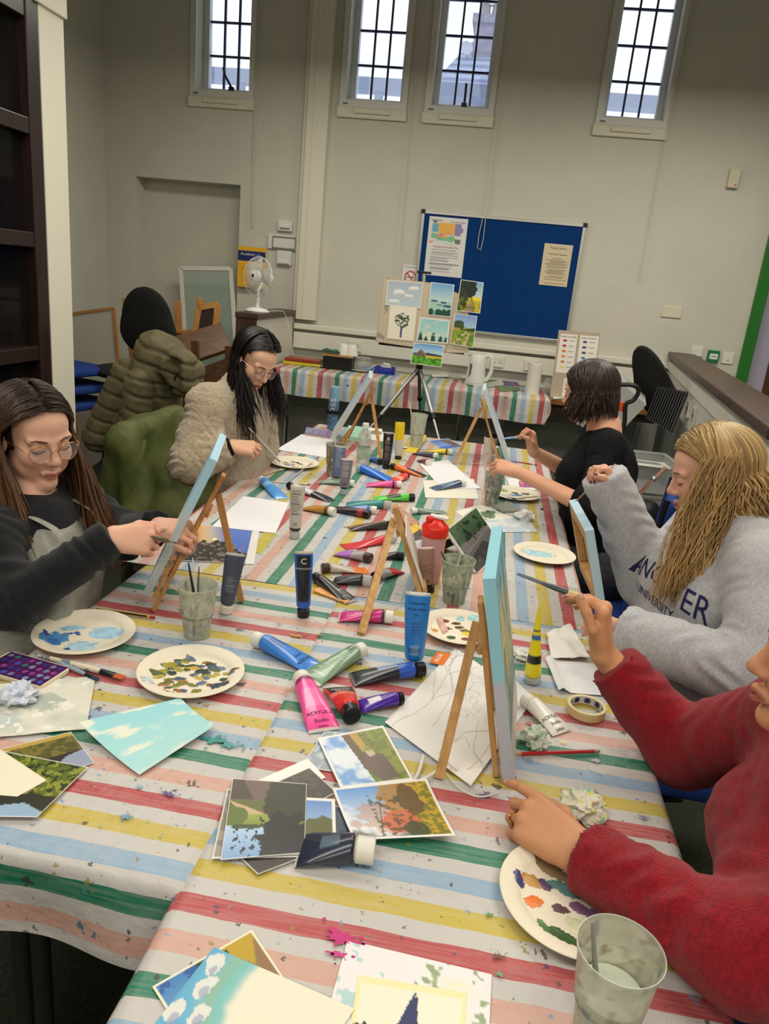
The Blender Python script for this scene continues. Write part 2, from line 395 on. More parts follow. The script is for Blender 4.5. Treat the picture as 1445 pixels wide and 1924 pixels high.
# --- right half wall, running towards the camera at a slight angle
A, Bp = Vector((1.335, 6.2, 0)), Vector((0.872, 2.45, 0)); hd = (Bp - A).normalized(); hn = Vector((-hd.y, hd.x, 0)) 
if hn.x < 0: hn = -hn
def slab(b, o0, o1, z0, z1, e=0.0):
    p = [A + hn * o0, A + hn * o1, Bp + hn * o1 + hd * e, Bp + hn * o0 + hd * e]; b.poly([(q.x, q.y, z0) for q in p], (0, 0, z1 - z0)); return b
hr = struct(slab(M(), 0.045, 0.16, 0, 1.225).obj('wall_half_right', mat('half_wall_paint', (214, 213, 204), 0.6)))
slab(M(), 0.0, 0.20, 1.225, 1.268).obj('wall_cap', mBrown, hr, world=True, bevel=0.008)
slab(M(), 0.015, 0.05, 1.13, 1.195).obj('cable_trunking', mWhite, hr, world=True, bevel=0.004)
slab(M(), 0.03, 0.05, 0.0, 0.93).obj('lower_panel', mat('lower_panel_grey', (120, 124, 120), 0.5), hr, world=True)
# --- doorway with a green frame
dr = struct(thing('door_1', 'green framed doorway at the right end of the back wall', 'door', (1.93, WY, 0))); del dr['category']
mGreen = mat('green_gloss', (36, 112, 34), 0.35)
b = M(); b.bx(1.87, 1.955, WY - .03, WY + .2, 0, 2.45); b.bx(2.82, 2.9, WY - .03, WY + .2, 0, 2.45); b.bx(1.87, 2.9, WY - .03, WY + .2, 2.40, 2.48); b.obj('door_frame', mGreen, dr, world=True, bevel=0.004)
b = M(); b.bx(2.12, 2.82, WY + .1, WY + .145, 0.01, 2.4); b.obj('door_leaf', mat('brown_door', (92, 62, 48), 0.5, col2=(78, 50, 40), scale=4, stretch=(6, 6, 1)), dr, world=True)
b = M(); b.bx(1.955, 2.12, WY + .1, WY + .16, 0.01, 2.4); b.obj('side_panel', mat('lilac_panel', (176, 172, 196), 0.5), dr, world=True)
# --- the pillar end of the left partition
xf = on(72, 300, 3.28).x; yE = onx(127, 300, xf).y
b = M(); b.bx(xf - 1.6, xf, 3.325, yE, 0, 4.3); pw = struct(b.obj('wall_partition', mat('pillar_cream', (226, 222, 206), 0.7)))
b = M(); b.bx(xf - 1.6, xf + .015, 3.3, yE + .01, onx(90, 18, xf).z, 4.3); b.obj('beam_casing', MATS['pillar_cream'], pw, world=True, bevel=.004)
# --- outside: parapet and the neighbouring house
b = M(); b.bx(-7, 6, 9.0, 9.2, on(430, 152, 9.0).z - 0.0, on(430, 127, 9.0).z); b.bx(-7, 6, 9.0, 9.5, 0, 0.2)
for x in np.arange(-6.5, 6, 1.6): b.bx(x, x + .08, 9.02, 9.14, 0.2, on(430, 140, 9.0).z)
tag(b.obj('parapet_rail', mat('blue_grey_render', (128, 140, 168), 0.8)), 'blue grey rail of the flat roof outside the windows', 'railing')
HY = 13.0
nb = thing('neighbour_house', 'hazy tiled house roof with a brick chimney outside the third window', 'building', (0.3, HY, 0))
tile = mat('hazy_roof_tiles', (150, 160, 186), 0.8)  # white-blue window haze is mixed into the tile colours
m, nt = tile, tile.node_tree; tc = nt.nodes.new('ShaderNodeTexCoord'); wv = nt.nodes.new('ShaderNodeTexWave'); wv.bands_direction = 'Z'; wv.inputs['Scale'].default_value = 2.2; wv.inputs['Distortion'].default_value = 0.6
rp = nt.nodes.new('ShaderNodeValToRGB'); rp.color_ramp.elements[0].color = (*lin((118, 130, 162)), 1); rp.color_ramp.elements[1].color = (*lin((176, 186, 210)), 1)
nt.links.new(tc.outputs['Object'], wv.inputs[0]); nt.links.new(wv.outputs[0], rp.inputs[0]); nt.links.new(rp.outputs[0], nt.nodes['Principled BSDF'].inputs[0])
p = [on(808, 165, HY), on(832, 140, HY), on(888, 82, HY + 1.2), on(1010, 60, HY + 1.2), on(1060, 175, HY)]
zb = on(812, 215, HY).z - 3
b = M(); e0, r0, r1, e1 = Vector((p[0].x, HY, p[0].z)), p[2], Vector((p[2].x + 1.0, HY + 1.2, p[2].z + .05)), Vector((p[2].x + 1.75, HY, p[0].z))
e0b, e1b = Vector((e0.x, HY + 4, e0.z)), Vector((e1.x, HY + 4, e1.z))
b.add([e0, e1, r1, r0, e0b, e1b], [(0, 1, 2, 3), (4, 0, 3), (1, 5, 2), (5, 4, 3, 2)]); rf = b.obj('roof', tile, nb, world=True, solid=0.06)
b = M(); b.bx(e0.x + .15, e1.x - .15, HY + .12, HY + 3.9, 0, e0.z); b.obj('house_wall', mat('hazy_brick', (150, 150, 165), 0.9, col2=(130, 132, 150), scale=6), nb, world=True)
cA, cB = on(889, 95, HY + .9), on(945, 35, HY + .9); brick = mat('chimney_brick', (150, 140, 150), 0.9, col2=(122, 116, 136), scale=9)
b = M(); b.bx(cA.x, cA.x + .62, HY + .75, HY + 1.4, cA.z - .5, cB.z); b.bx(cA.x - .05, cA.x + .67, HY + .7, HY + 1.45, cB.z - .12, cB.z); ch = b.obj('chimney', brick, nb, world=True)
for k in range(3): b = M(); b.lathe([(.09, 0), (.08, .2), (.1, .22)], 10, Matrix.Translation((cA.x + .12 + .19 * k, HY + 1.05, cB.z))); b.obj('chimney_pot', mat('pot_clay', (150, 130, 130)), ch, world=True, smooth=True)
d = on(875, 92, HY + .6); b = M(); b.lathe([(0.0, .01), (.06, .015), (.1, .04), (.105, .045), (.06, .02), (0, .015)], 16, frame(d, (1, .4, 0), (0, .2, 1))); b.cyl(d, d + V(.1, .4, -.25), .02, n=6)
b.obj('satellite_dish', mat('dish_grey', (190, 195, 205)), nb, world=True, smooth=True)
# --- dark wood display bookcase along the left, its glass front facing the table
bk = thing('display_bookcase', 'tall dark wood bookcase with glass fronts beside the cream pillar', 'bookcase', (xf - .2, 2.8, 0)); xb = xf - .38
b = M(); b.bx(xb, xf, 3.235, 3.32, 0, 3.3); b.obj('far_stile', mDark, bk, world=True, bevel=.004); b = M(); b.bx(xb, xf, 2.1, 2.18, 0, 3.3); b.obj('near_stile', mDark, bk, world=True); b = M(); b.bx(xb - .02, xb, 2.1, 3.32, 0, 3.3); b.obj('back_panel', mat('bookcase_back', (26, 22, 22), .7), bk, world=True)
SZ = [on(66, py, 3.26).z for py in (238, 450, 660, 860, 18)]
for z in SZ: b = M(); b.bx(xb, xf - .005, 2.18, 3.235, z - .035, z + .03); b.obj('shelf', mDark, bk, world=True, bevel=.004)
b = M(); b.bx(xf - .05, xf - .046, 2.18, 3.235, .1, 3.3); b.obj('glass_front', mat('cabinet_glass', (30, 34, 34), 0.04, alpha=0.15), bk, world=True)
im = Img(40, 56, (150, 145, 128)); im.grad((170, 168, 150), (150, 138, 110)); im.line([(.5, .85), (.5, .5)], .06, (50, 50, 55)); im.tree(.5, .36, .26, [(40, 48, 40), (58, 64, 50), (70, 76, 60)], 3)
q0 = onx(8, 520, xb + .1); z0 = SZ[2] + .031; sheet('reflected_tree_picture', im, [V(xb + .1, q0.y - .16, z0 + .32), V(xb + .1, q0.y + .08, z0 + .32), V(xb + .12, q0.y + .08, z0), V(xb + .12, q0.y - .16, z0)], 'dim tree picture behind the bookcase glass, standing in for a reflection', 'picture', thick=.004)  # reflection in the glass, built as a picture inside the bookcase
for k, (y_, w_, h_, c_, sz) in enumerate([(3.0, .12, .2, (84, 104, 104), 1), (2.75, .1, .14, (150, 150, 136), 0), (2.95, .1, .24, (96, 100, 90), 0)]):
    b = M(); b.bx(xb + .06, xb + .26, y_ - w_, y_ + w_, SZ[sz] + .031, SZ[sz] + .031 + h_); tag(b.obj('shelf_box', mat('box_%d' % k, c_, .7), bevel=.004), ['teal box file behind the bookcase glass', 'pale grey box on the upper bookcase shelf', 'tall olive box high in the bookcase'][k], 'box')
# ================================================================== tables and striped cloths
T = 0.722
def stripe_mat(name, order, phase, pitch=0.066):
    m, nt, b = _base(name); N, L = nt.nodes, nt.links
    C = dict(r=(178, 70, 74), y=(194, 174, 70), b=(142, 170, 196), g=(26, 120, 92), p=(204, 160, 146), w=(195, 192, 189))
    uv = N.new('ShaderNodeUVMap'); uv.uv_map = 'UVMap'; sp = N.new('ShaderNodeSeparateXYZ'); L.new(uv.outputs[0], sp.inputs[0])
    nz = N.new('ShaderNodeTexNoise'); nz.inputs['Scale'].default_value = 14; L.new(uv.outputs[0], nz.inputs['Vector'])
    a = N.new('ShaderNodeMath'); a.operation = 'MULTIPLY_ADD'; L.new(nz.outputs['Fac'], a.inputs[0]); a.inputs[1].default_value = 0.007; L.new(sp.outputs[0], a.inputs[2])
    s = N.new('ShaderNodeMath'); s.operation = 'SUBTRACT'; L.new(a.outputs[0], s.inputs[0]); s.inputs[1].default_value = phase + 0.0035
    q = N.new('ShaderNodeMath'); q.operation = 'DIVIDE'; L.new(s.outputs[0], q.inputs[0]); q.inputs[1].default_value = pitch * 5
    f = N.new('ShaderNodeMath'); f.operation = 'FRACT'; L.new(q.outputs[0], f.inputs[0])
    rp = N.new('ShaderNodeValToRGB'); cr = rp.color_ramp; cr.interpolation = 'CONSTANT'
    cr.elements[0].position = 0; cr.elements[0].color = (*lin(C[order[0]]), 1); cr.elements[1].position = 0.106; cr.elements[1].color = (*lin(C['w']), 1)
    for i in range(1, 5):
        e = cr.elements.new(i * 0.2); e.color = (*lin(C[order[i]]), 1); e = cr.elements.new(i * 0.2 + 0.106); e.color = (*lin(C['w']), 1)
    L.new(f.outputs[0], rp.inputs[0])
    # streaky printing
    mp = N.new('ShaderNodeMapping'); mp.inputs['Scale'].default_value = (220, 9, 1); L.new(uv.outputs[0], mp.inputs[0])
    n2 = N.new('ShaderNodeTexNoise'); n2.inputs['Scale'].default_value = 1; L.new(mp.outputs[0], n2.inputs['Vector'])
    mr = N.new('ShaderNodeMapRange'); mr.inputs[1].default_value = 0.35; mr.inputs[2].default_value = 0.8; mr.inputs[3].default_value = 0; mr.inputs[4].default_value = 0.28; L.new(n2.outputs['Fac'], mr.inputs[0])
    mx = N.new('ShaderNodeMix'); mx.data_type = 'RGBA'; L.new(mr.outputs[0], mx.inputs[0]); L.new(rp.outputs[0], mx.inputs[6]); mx.inputs[7].default_value = (*lin((200, 196, 192)), 1)
    out = mx.outputs[2]
    # paint splashes: two sizes of ragged dots
    for sc, thr, keep, seed in ((30, 0.30, 0.80, 0.0), (80, 0.34, 0.74, 5.3), (14, 0.2, 0.88, 9.1)):
        m2 = N.new('ShaderNodeMapping'); m2.inputs['Location'].default_value = (seed, seed * 0.7, 0); L.new(uv.outputs[0], m2.inputs[0])
        dn = N.new('ShaderNodeTexNoise'); dn.inputs['Scale'].default_value = sc * 3; dn.inputs['Detail'].default_value = 3; L.new(m2.outputs[0], dn.inputs['Vector'])
        va = N.new('ShaderNodeVectorMath'); va.operation = 'MULTIPLY_ADD'; va.inputs[1].default_value = (1.1 / sc,) * 3; L.new(dn.outputs['Color'], va.inputs[0]); L.new(m2.outputs[0], va.inputs[2])
        vo = N.new('ShaderNodeTexVoronoi'); vo.inputs['Scale'].default_value = sc; L.new(va.outputs[0], vo.inputs['Vector'])
        sc2 = N.new('ShaderNodeSeparateColor'); L.new(vo.outputs['Color'], sc2.inputs[0])
        lt = N.new('ShaderNodeMath'); lt.operation = 'MULTIPLY'; L.new(sc2.outputs[0], lt.inputs[0]); lt.inputs[1].default_value = thr
        c1 = N.new('ShaderNodeMath'); c1.operation = 'LESS_THAN'; L.new(vo.outputs['Distance'], c1.inputs[0]); L.new(lt.outputs[0], c1.inputs[1])
        c2 = N.new('ShaderNodeMath'); c2.operation = 'GREATER_THAN'; L.new(sc2.outputs[1], c2.inputs[0]); c2.inputs[1].default_value = keep
        c3 = N.new('ShaderNodeMath'); c3.operation = 'MULTIPLY'; L.new(c1.outputs[0], c3.inputs[0]); L.new(c2.outputs[0], c3.inputs[1])
        c4 = N.new('ShaderNodeMath'); c4.operation = 'MULTIPLY'; L.new(c3.outputs[0], c4.inputs[0]); c4.inputs[1].default_value = 0.8
        pr = N.new('ShaderNodeValToRGB'); pr.color_ramp.interpolation = 'CONSTANT'; cols = [(60, 74, 110), (70, 120, 80), (92, 70, 110), (120, 150, 176), (60, 60, 62), (150, 130, 60), (52, 110, 140), (160, 90, 110)]
        pe = pr.color_ramp.elements; pe[0].color = (*lin(cols[0]), 1); pe[1].position = 0.125; pe[1].color = (*lin(cols[1]), 1)
        for i in range(2, 8): e = pe.new(i / 8); e.color = (*lin(cols[i]), 1)
        L.new(sc2.outputs[2], pr.inputs[0])
        m3 = N.new('ShaderNodeMix'); m3.data_type = 'RGBA'; L.new(c4.outputs[0], m3.inputs[0]); L.new(out, m3.inputs[6]); L.new(pr.outputs[0], m3.inputs[7]); out = m3.outputs[2]
    L.new(out, b.inputs['Base Color']); b.inputs['Roughness'].default_value = 0.42; b.inputs['Specular IOR Level'].default_value = 0.4
    nb = N.new('ShaderNodeTexNoise'); nb.inputs['Scale'].default_value = 30; nb.inputs['Detail'].default_value = 4; L.new(uv.outputs[0], nb.inputs['Vector'])
    bp = N.new('ShaderNodeBump'); bp.inputs['Strength'].default_value = 0.4; bp.inputs['Distance'].default_value = 0.008; L.new(nb.outputs['Fac'], bp.inputs['Height']); L.new(bp.outputs[0], b.inputs['Normal'])
    return m
def drape(s, e0, e1, r=0.016):
    """arc-length s -> (position, drop, outward side) past the edges e0, e1"""
    if e0 <= s <= e1: return s, 0.0, 0
    d, sg, e = (e0 - s, -1, e0) if s < e0 else (s - e1, 1, e1)
    q = r * math.pi / 2
    if d < q: a = d / r; return e + sg * r * math.sin(a), r * (1 - math.cos(a)), sg
    return e + sg * (r + 0.10 * (d - q)), r + (d - q) * 0.995, sg
def cloth(name, label, x0, x1, y0, y1, over, axis, order, phase, z=T, step=0.013, seed=1, cat='tablecloth', amp=0.0022, corner=None, wave=0.012):
    """over = hanging length at left, right, near, far"""
    xs = np.arange(x0 - over[0], x1 + over[1] + 1e-6, step); ys = np.arange(y0 - over[2], y1 + over[3] + 1e-6, step)
    DX = [drape(s, x0, x1) for s in xs]; DY = [drape(t, y0, y1) for t in ys]
    n1 = vnoise(len(ys), len(xs), 9, seed, 3, len(ys) / len(xs)) - 0.5; P = np.zeros((len(ys), len(xs), 3)); uv = np.zeros((len(ys), len(xs), 2))
    for j, t in enumerate(ys):
        py, dy, sy = DY[j]
        for i, s in enumerate(xs):
            px, dx, sx = DX[i]; d = math.hypot(dx, dy) if dx and dy else max(dx, dy)
            if dx and dy: d = max(dx, dy) * 1.04
            w = wave * min(1, d / 0.12)
            P[j, i] = (px + sx * w * math.sin(t * 23 + seed) * (dx > 0), py + sy * w * math.sin(s * 19 + seed) * (dy > 0), z - d + (n1[j, i] * amp if d == 0 else 0))
            uv[j, i] = (s, t) if axis == 'x' else (t, s)
    b = M(); b.grid(P); o = b.obj(name, stripe_mat(name + '_stripes', order, phase), smooth=True, angle=180, uvs=uv.reshape(-1, 2)); tag(o, label, cat); CLOTHS.append(o); return o
CLOTHS = []
def trestle(label, x0, x1, y0, y1, legs):
    t = thing('folding_table', label, 'table', ((x0 + x1) / 2, (y0 + y1) / 2, 0)); z1 = T - 0.004
    b = M(); b.bx(x0, x1, y0, y1, z1 - .028, z1); b.obj('table_top', mat('table_laminate', (120, 112, 104), .5), t, world=True, bevel=.003)
    for ya in (y0 + .05, y1 - .08): b = M(); b.bx(x0 + .05, x1 - .05, ya, ya + .03, z1 - .07, z1 - .028); b.obj('apron_rail', mBlackM, t, world=True)
    for x, y in legs: b = M(); b.cyl((x, y, 0), (x, y, z1 - .03), .016, n=12); b.obj('leg', mat('grey_tube_steel', (60, 60, 62), .4, metal=.5), t, world=True, smooth=True)
q = at(14, 1890, 0)
trestle('folding table on the left side with the phone and paper plates', -0.915, -0.362, 0.845, 1.90, [(-0.62, 0.885), (-0.655, 0.885), (-0.42, .9), (-0.87, 1.85), (-0.42, 1.85)])
trestle('folding table nearest the camera with the photo pile', -0.326, 0.392, 0.30, 1.90, [(-0.28, .36), (0.34, .36), (-.28, 1.84), (.34, 1.84)])
trestle('folding table at the far end with most of the paint tubes', -0.985, 0.335, 1.94, 4.33, [(-.93, 2.0), (.28, 2.0), (-.93, 4.27), (.28, 4.27), (-.3, 4.27)])
cloth('tablecloth', 'striped wipe-clean cloth on the left table ending in a short hanging edge', -0.93, -0.352, 0.832, 1.95, (0.16, 0.05, 0.15, 0.0), 'y', 'yrpgb', 0.917 - 0.0175, seed=3)
cloth('tablecloth', 'striped wipe-clean cloth on the table nearest the camera', -0.337, 0.408, 0.29, 1.95, (0.15, 0.16, 0.2, 0.0), 'y', 'gpryb', 0.667 - 0.0175, seed=8)
cloth('tablecloth', 'striped wipe-clean cloth on the far table with stripes running away', -1.0, 0.352, 1.925, 4.35, (0.18, 0.18, 0.0, 0.12), 'x', 'gbyrp', -0.222 - 0.0175, z=T + .0015, seed=5)
# --- the desk along the back wall and its cloth
DZ = 0.885; DF = 5.50
dk = thing('wall_desk', 'long grey topped desk along the back wall with a brown front edge', 'desk', (-0.4, 5.8, 0))
b = M(); b.bx(-1.665, 1.22, DF + .02, WY - .06, DZ - .035, DZ); b.obj('desk_top', mat('grey_green_laminate', (112, 116, 106), .35), dk, world=True)
b = M(); b.bx(-1.665, 1.22, DF, DF + .02, DZ - .04, DZ + .001); b.obj('edge_strip', mat('brown_edge', (128, 88, 52), .4), dk, world=True, bevel=.004)
b = M(); b.bx(-1.66, 1.2, DF + .05, DF + .07, DZ - .1, DZ - .035); b.obj('front_rail', mBrown, dk, world=True)
for x in (-1.55, -.2, .12, 1.1): b = M(); b.cyl((x, DF + .1, 0), (x, DF + .1, DZ - .04), .018, n=12); b.obj('leg', mChrome, dk, world=True, smooth=True)
b = M(); b.bx(-1.69, 1.3, WY - .03, WY, 0, DZ - .02); b.obj('back_panel', mat('under_desk_wall_paint', (186, 188, 180), .7), dk, world=True)  # separate panel for the shaded wall under the desk, in pale wall paint
cloth('tablecloth', 'striped cloth hanging over the front of the wall desk', -1.66, 0.42, DF - .012, 6.02, (0.0, 0.05, 0.2, 0.0), 'x', 'rpgby', -1.62, z=DZ + .0035, seed=9, step=.02, wave=.02)
def splash(px, py, r, c, k=0):
    """a dried paint splash on the cloth under that point"""
    p = at(px, py, T + .0035); cl = CLOTHS[2 if p.y > 1.93 else (1 if p.x > -.345 else 0)]; rr = random.Random(px * 7 + py); n = 26; b = M(); an = rr.uniform(0, 6)
    pts = [p + V(math.cos(a) * q * 1.5, math.sin(a) * q * .7, 0) for a, q in [(2 * math.pi * i / n + an, r * rr.choice((.35, .5, .7, .9, 1.2))) for i in range(n)]]; b.add([p] + pts, [(0, i + 1, (i + 1) % n + 1) for i in range(n)])
    for j in range(5): a = rr.uniform(0, 6.28); d = r * rr.uniform(1.3, 2.6); c0 = p + V(math.cos(a) * d, math.sin(a) * d * .7, 0); b.add([c0 + V(math.cos(t) * r * .16, math.sin(t) * r * .12, 0) for t in np.linspace(0, 6.28, 7)[:-1]], [tuple(range(6))])
    o = b.obj('paint_splash', mat('splash_%02x%02x%02x' % c, c, .4), cl, world=True); o['kind'] = 'stuff'
for a in [(642, 1762, .020, (196, 40, 120)), (632, 1792, .009, (200, 60, 130)), (318, 1492, .012, (92, 80, 150)), (236, 1534, .010, (110, 150, 180)), (262, 1478, .008, (130, 176, 190)), (920, 1718, .006, (90, 140, 70)), (936, 1797, .007, (110, 76, 62)), (938, 1830, .006, (110, 160, 120)), (1096, 1600, .006, (196, 60, 120)), (1205, 1586, .006, (206, 50, 120)), (402, 1390, .022, (40, 140, 130)), (430, 1400, .016, (60, 150, 150)), (208, 1352, .010, (84, 60, 100)), (160, 1700, .004, (90, 110, 60)), (560, 1195, .014, (190, 150, 90)), (600, 1192, .010, (186, 140, 70)), (525, 1172, .005, (110, 80, 170)), (650, 1146, .005, (170, 40, 100)), (452, 1182, .010, (90, 120, 160)), (690, 1415, .010, (90, 130, 130)), (1120, 1430, .010, (170, 170, 190)), (1180, 1360, .006, (176, 60, 150)), (1000, 1360, .008, (200, 90, 80)), (955, 1460, .012, (200, 140, 90)), (1210, 1535, .008, (120, 130, 150)), (1060, 1395, .006, (226, 210, 90)), (1140, 1000, .004, (110, 60, 90)), (1020, 985, .006, (120, 110, 90)), (610, 1010, .008, (80, 90, 80)), (560, 985, .006, (70, 80, 120)), (880, 1105, .006, (80, 110, 150))]: splash(*a)
# ================================================================== builders for the things on the tables
mPrint = vmat('printed_paper', 0.55, spec=0.3); mTube = vmat('tube_plastic', 0.28, spec=0.5, coat=0.3); mPaintV = vmat('acrylic_paint', 0.35, spec=0.5)
mPlateV = vmat('paper_plate', 0.6, spec=0.3)
mPine = mat('pine_wood', (206, 164, 110), 0.5, col2=(184, 138, 84), scale=5, stretch=(14, 14, 2), spec=0.3)
mPine2 = mat('orange_pine', (196, 146, 88), 0.5, col2=(172, 118, 64), scale=5, stretch=(14, 14, 2), spec=0.3)
mClear = mat('clear_plastic', (235, 238, 236), 0.15, trans=0.6, alpha=0.45)
CAPS = dict(w=mat('cap_white', (228, 226, 218), .4), k=mat('cap_black', (24, 24, 26), .3), c=mat('cap_clear', (206, 214, 214), .2, trans=.4, alpha=.8), d=mat('cap_brown', (60, 44, 40), .4), g=mat('cap_grey', (150, 150, 150), .4))
def paint_tube(label, a, e, r=0.017, cap='w', body=(60, 130, 210), bands=(), panel=None, rows=None, stand=False, face=None, fat=0.62, widen=None, letters=(), strip=None, clen=0.022, rest=None, cat='paint tube', cone=False, hole=True):
    """a = cap end, e = crimped end; stand: on its cap. bands = (t0, t1, colour), panel = (u0, u1, t0, t1, colour)"""
    a, e = Vector(a), Vector(e); ax = e - a; L = ax.length; widen = widen or (1.3 if stand else 1.55)
    if stand:
        fx = ax.normalized(); up = Vector(face) if face is not None else Vector((-a.x, -a.y, 0)); mt = frame(a, fx, up.cross(fx))
    else:
        a = Vector((a.x, a.y, T + .002)); e = Vector((e.x, e.y, T + .002)) ; ax = e - a; L = ax.length; fx = ax.normalized(); mt = frame(a if rest is None else a + V(0, 0, rest), fx, V(0, 0, 1).cross(fx))
    tb = thing('paint_tube', label, cat, mt.to_translation(), rot=mt.to_euler())
    rc = r * 0.92; bl = L - clen; nt, nu = 44, 30
    img = Img(24, 48, body)
    for t0, t1, c in bands: img.rect(0, t0, 1, t1, c)
    if panel: img.rect(panel[0], panel[2], panel[1], panel[3], panel[4])
    if rows:
        c, t0, t1, u0, u1 = rows; rr = random.Random(int(a.x * 1e4)); t = t0
        while t < t1: img.rect(u0, t, u0 + (u1 - u0) * rr.uniform(.6, 1), t + .016, c, .75); t += .042
    if strip is None: strip = (206, 204, 196) if not cone else body
    img.rect(0, .955, 1, 1, strip)
    P = np.zeros((nt, nu, 3)); cols = np.zeros((nt, nu, 3))
    def prof(t):
        w = r * (1 + (widen - 1) * min(1, t * 1.3)); s = 1 - t
        h = r * max(0.07, (s ** fat) if not cone else s)
        if cone: w = r * max(.12, 1 - t * .92)
        sh = min(1, t / .05); return w * (.55 + .45 * sh), h * (.6 + .4 * sh)
    def zc(t): return (0 if stand else max(prof(t)[1], rc * (1 - min(1, t * 1.6))))
    for i in range(nt):
        t = i / (nt - 1); w, h = prof(t)
        for j in range(nu):
            th = 2 * math.pi * j / nu; P[i, j] = (clen + t * bl, w * math.cos(th), zc(t) + h * math.sin(th))
            cols[i, j] = img.a[min(47, int(t * 47.9)), min(23, int((1 - math.cos(th)) / 2 * 23.9))]
    b = M(); b.grid(P, wrap=True); b.add([P[0].mean(0), P[-1].mean(0)], []); k = nt * nu
    b.f += [(k, (j + 1) % nu, j) for j in range(nu)] + [(k + 1, (nt - 1) * nu + j, (nt - 1) * nu + (j + 1) % nu) for j in range(nu)]
    bd = b.obj('tube_body', mTube, tb, smooth=True, colors=np.concatenate([cols.reshape(-1, 3), cols[0, :1], cols[-1, :1]]), angle=60)
    b = M(); z0 = 0 if stand else rc; n = 20
    b.loft([[V(x, rr_ * math.cos(2 * math.pi * j / n), z0 + rr_ * math.sin(2 * math.pi * j / n)) for j in range(n)] for x, rr_ in ((0, rc * .9), (.0015, rc), (clen * .92, rc), (clen, rc * .9), (clen + .004, rc * .6))])
    cp = b.obj('cap', CAPS[cap], tb, smooth=True, angle=30)
    for txt, t0, size, colr, mode in letters:
        def wp(x, y):
            if mode == 'across': t, yy = t0 + y / bl, -x
            elif mode == 'across2': t, yy = t0 - y / bl, x
            elif mode == 'along2': t, yy = t0 - x / bl, -y
            else: t, yy = t0 + x / bl, y
            t = min(.99, max(0.01, t)); w, h = prof(t); q = max(-.98, min(.98, yy / w)); return Vector((clen + t * bl, yy, zc(t) + h * math.sqrt(1 - q * q) + .0007))
        text(txt, size, None, colr, tb, warp=wp, world=False)
    return tb
def cup(label, base, top, rt, rb=None, liq=0.35, tint=(150, 160, 130), stains=((120, 110, 150), (170, 170, 90), (90, 120, 110)), seed=1, water=(168, 184, 176), alpha=0.62, lip=True):
    base = Vector(base); h = (Vector(top) - base).length if not isinstance(top, (int, float)) else top; rb = rb or rt * 0.72
    c = thing('plastic_cup', label, 'cup', base)
    def rad(z): t = z / h; return rb + (rt - rb) * t + (.0025 if t > .42 else 0)
    zs = [0, .003, h * .2, h * .40, h * .425, h * .46, h * .6, h * .75, h * .88, h * .965, h * .98, h]
    prof = [(rad(z) + (.002 if z > h * .96 and lip else 0), z) for z in zs]; n = 40; th = .0012
    img = Img(80, 60, tint); rr = random.Random(seed)
    for k in range(46):
        u, v = rr.random(), rr.uniform(.05, .75); img.line([(u, v), (u + rr.uniform(-.02, .02), min(1, v + rr.uniform(.06, .4)))], rr.uniform(.008, .03), rr.choice(stains), rr.uniform(.4, .9))
    img.speck(26, .66, (96, 104, 96), seed, .0, .62, k=.35, ay=.25); img.speck(30, .62, (225, 226, 214), seed + 3, k=.6, ay=.3); img.rect(0, 1 - .43 - .02, 1, 1 - .43 + .02, (90, 98, 92), .5); img.rect(0, 0, 1, .03, (206, 214, 200), .7)
    b = M(); cols = []
    for pr in (prof, [(max(.001, r_ - th), z + (th if z == 0 else 0)) for r_, z in prof][::-1]):
        pass
    full = prof + [(r_ - th, max(z, th)) for r_, z in prof[::-1]]
    full = [(0.0005, 0)] + full + [(0.0005, th)]
    dense = []
    for (r0, z0), (r1, z1) in zip(full, full[1:]):
        m_ = max(1, int(abs(z1 - z0) / .005))
        for i in range(m_): dense.append((r0 + (r1 - r0) * i / m_, z0 + (z1 - z0) * i / m_))
    dense.append(full[-1])
    for r_, z in dense:
        for j in range(n): cols.append(img.a[min(59, int((1 - z / h) * 59.9)), int(j / n * 79.9)])
    b.lathe(dense, n); b.obj('cup_wall', vmat('stained_cup_plastic', .25, spec=.5, alpha=alpha), c, smooth=True, colors=np.array(cols), angle=60)
    if liq:
        z1 = h * liq; b = M(); b.lathe([(.0005, .003), (rb - .004, .003), (rad(z1) - .004, z1), (.0005, z1)], 28); b.obj('paint_water', mat('paint_water_%d' % seed, water, .1, spec=.5), c, smooth=True, angle=40)
    return c
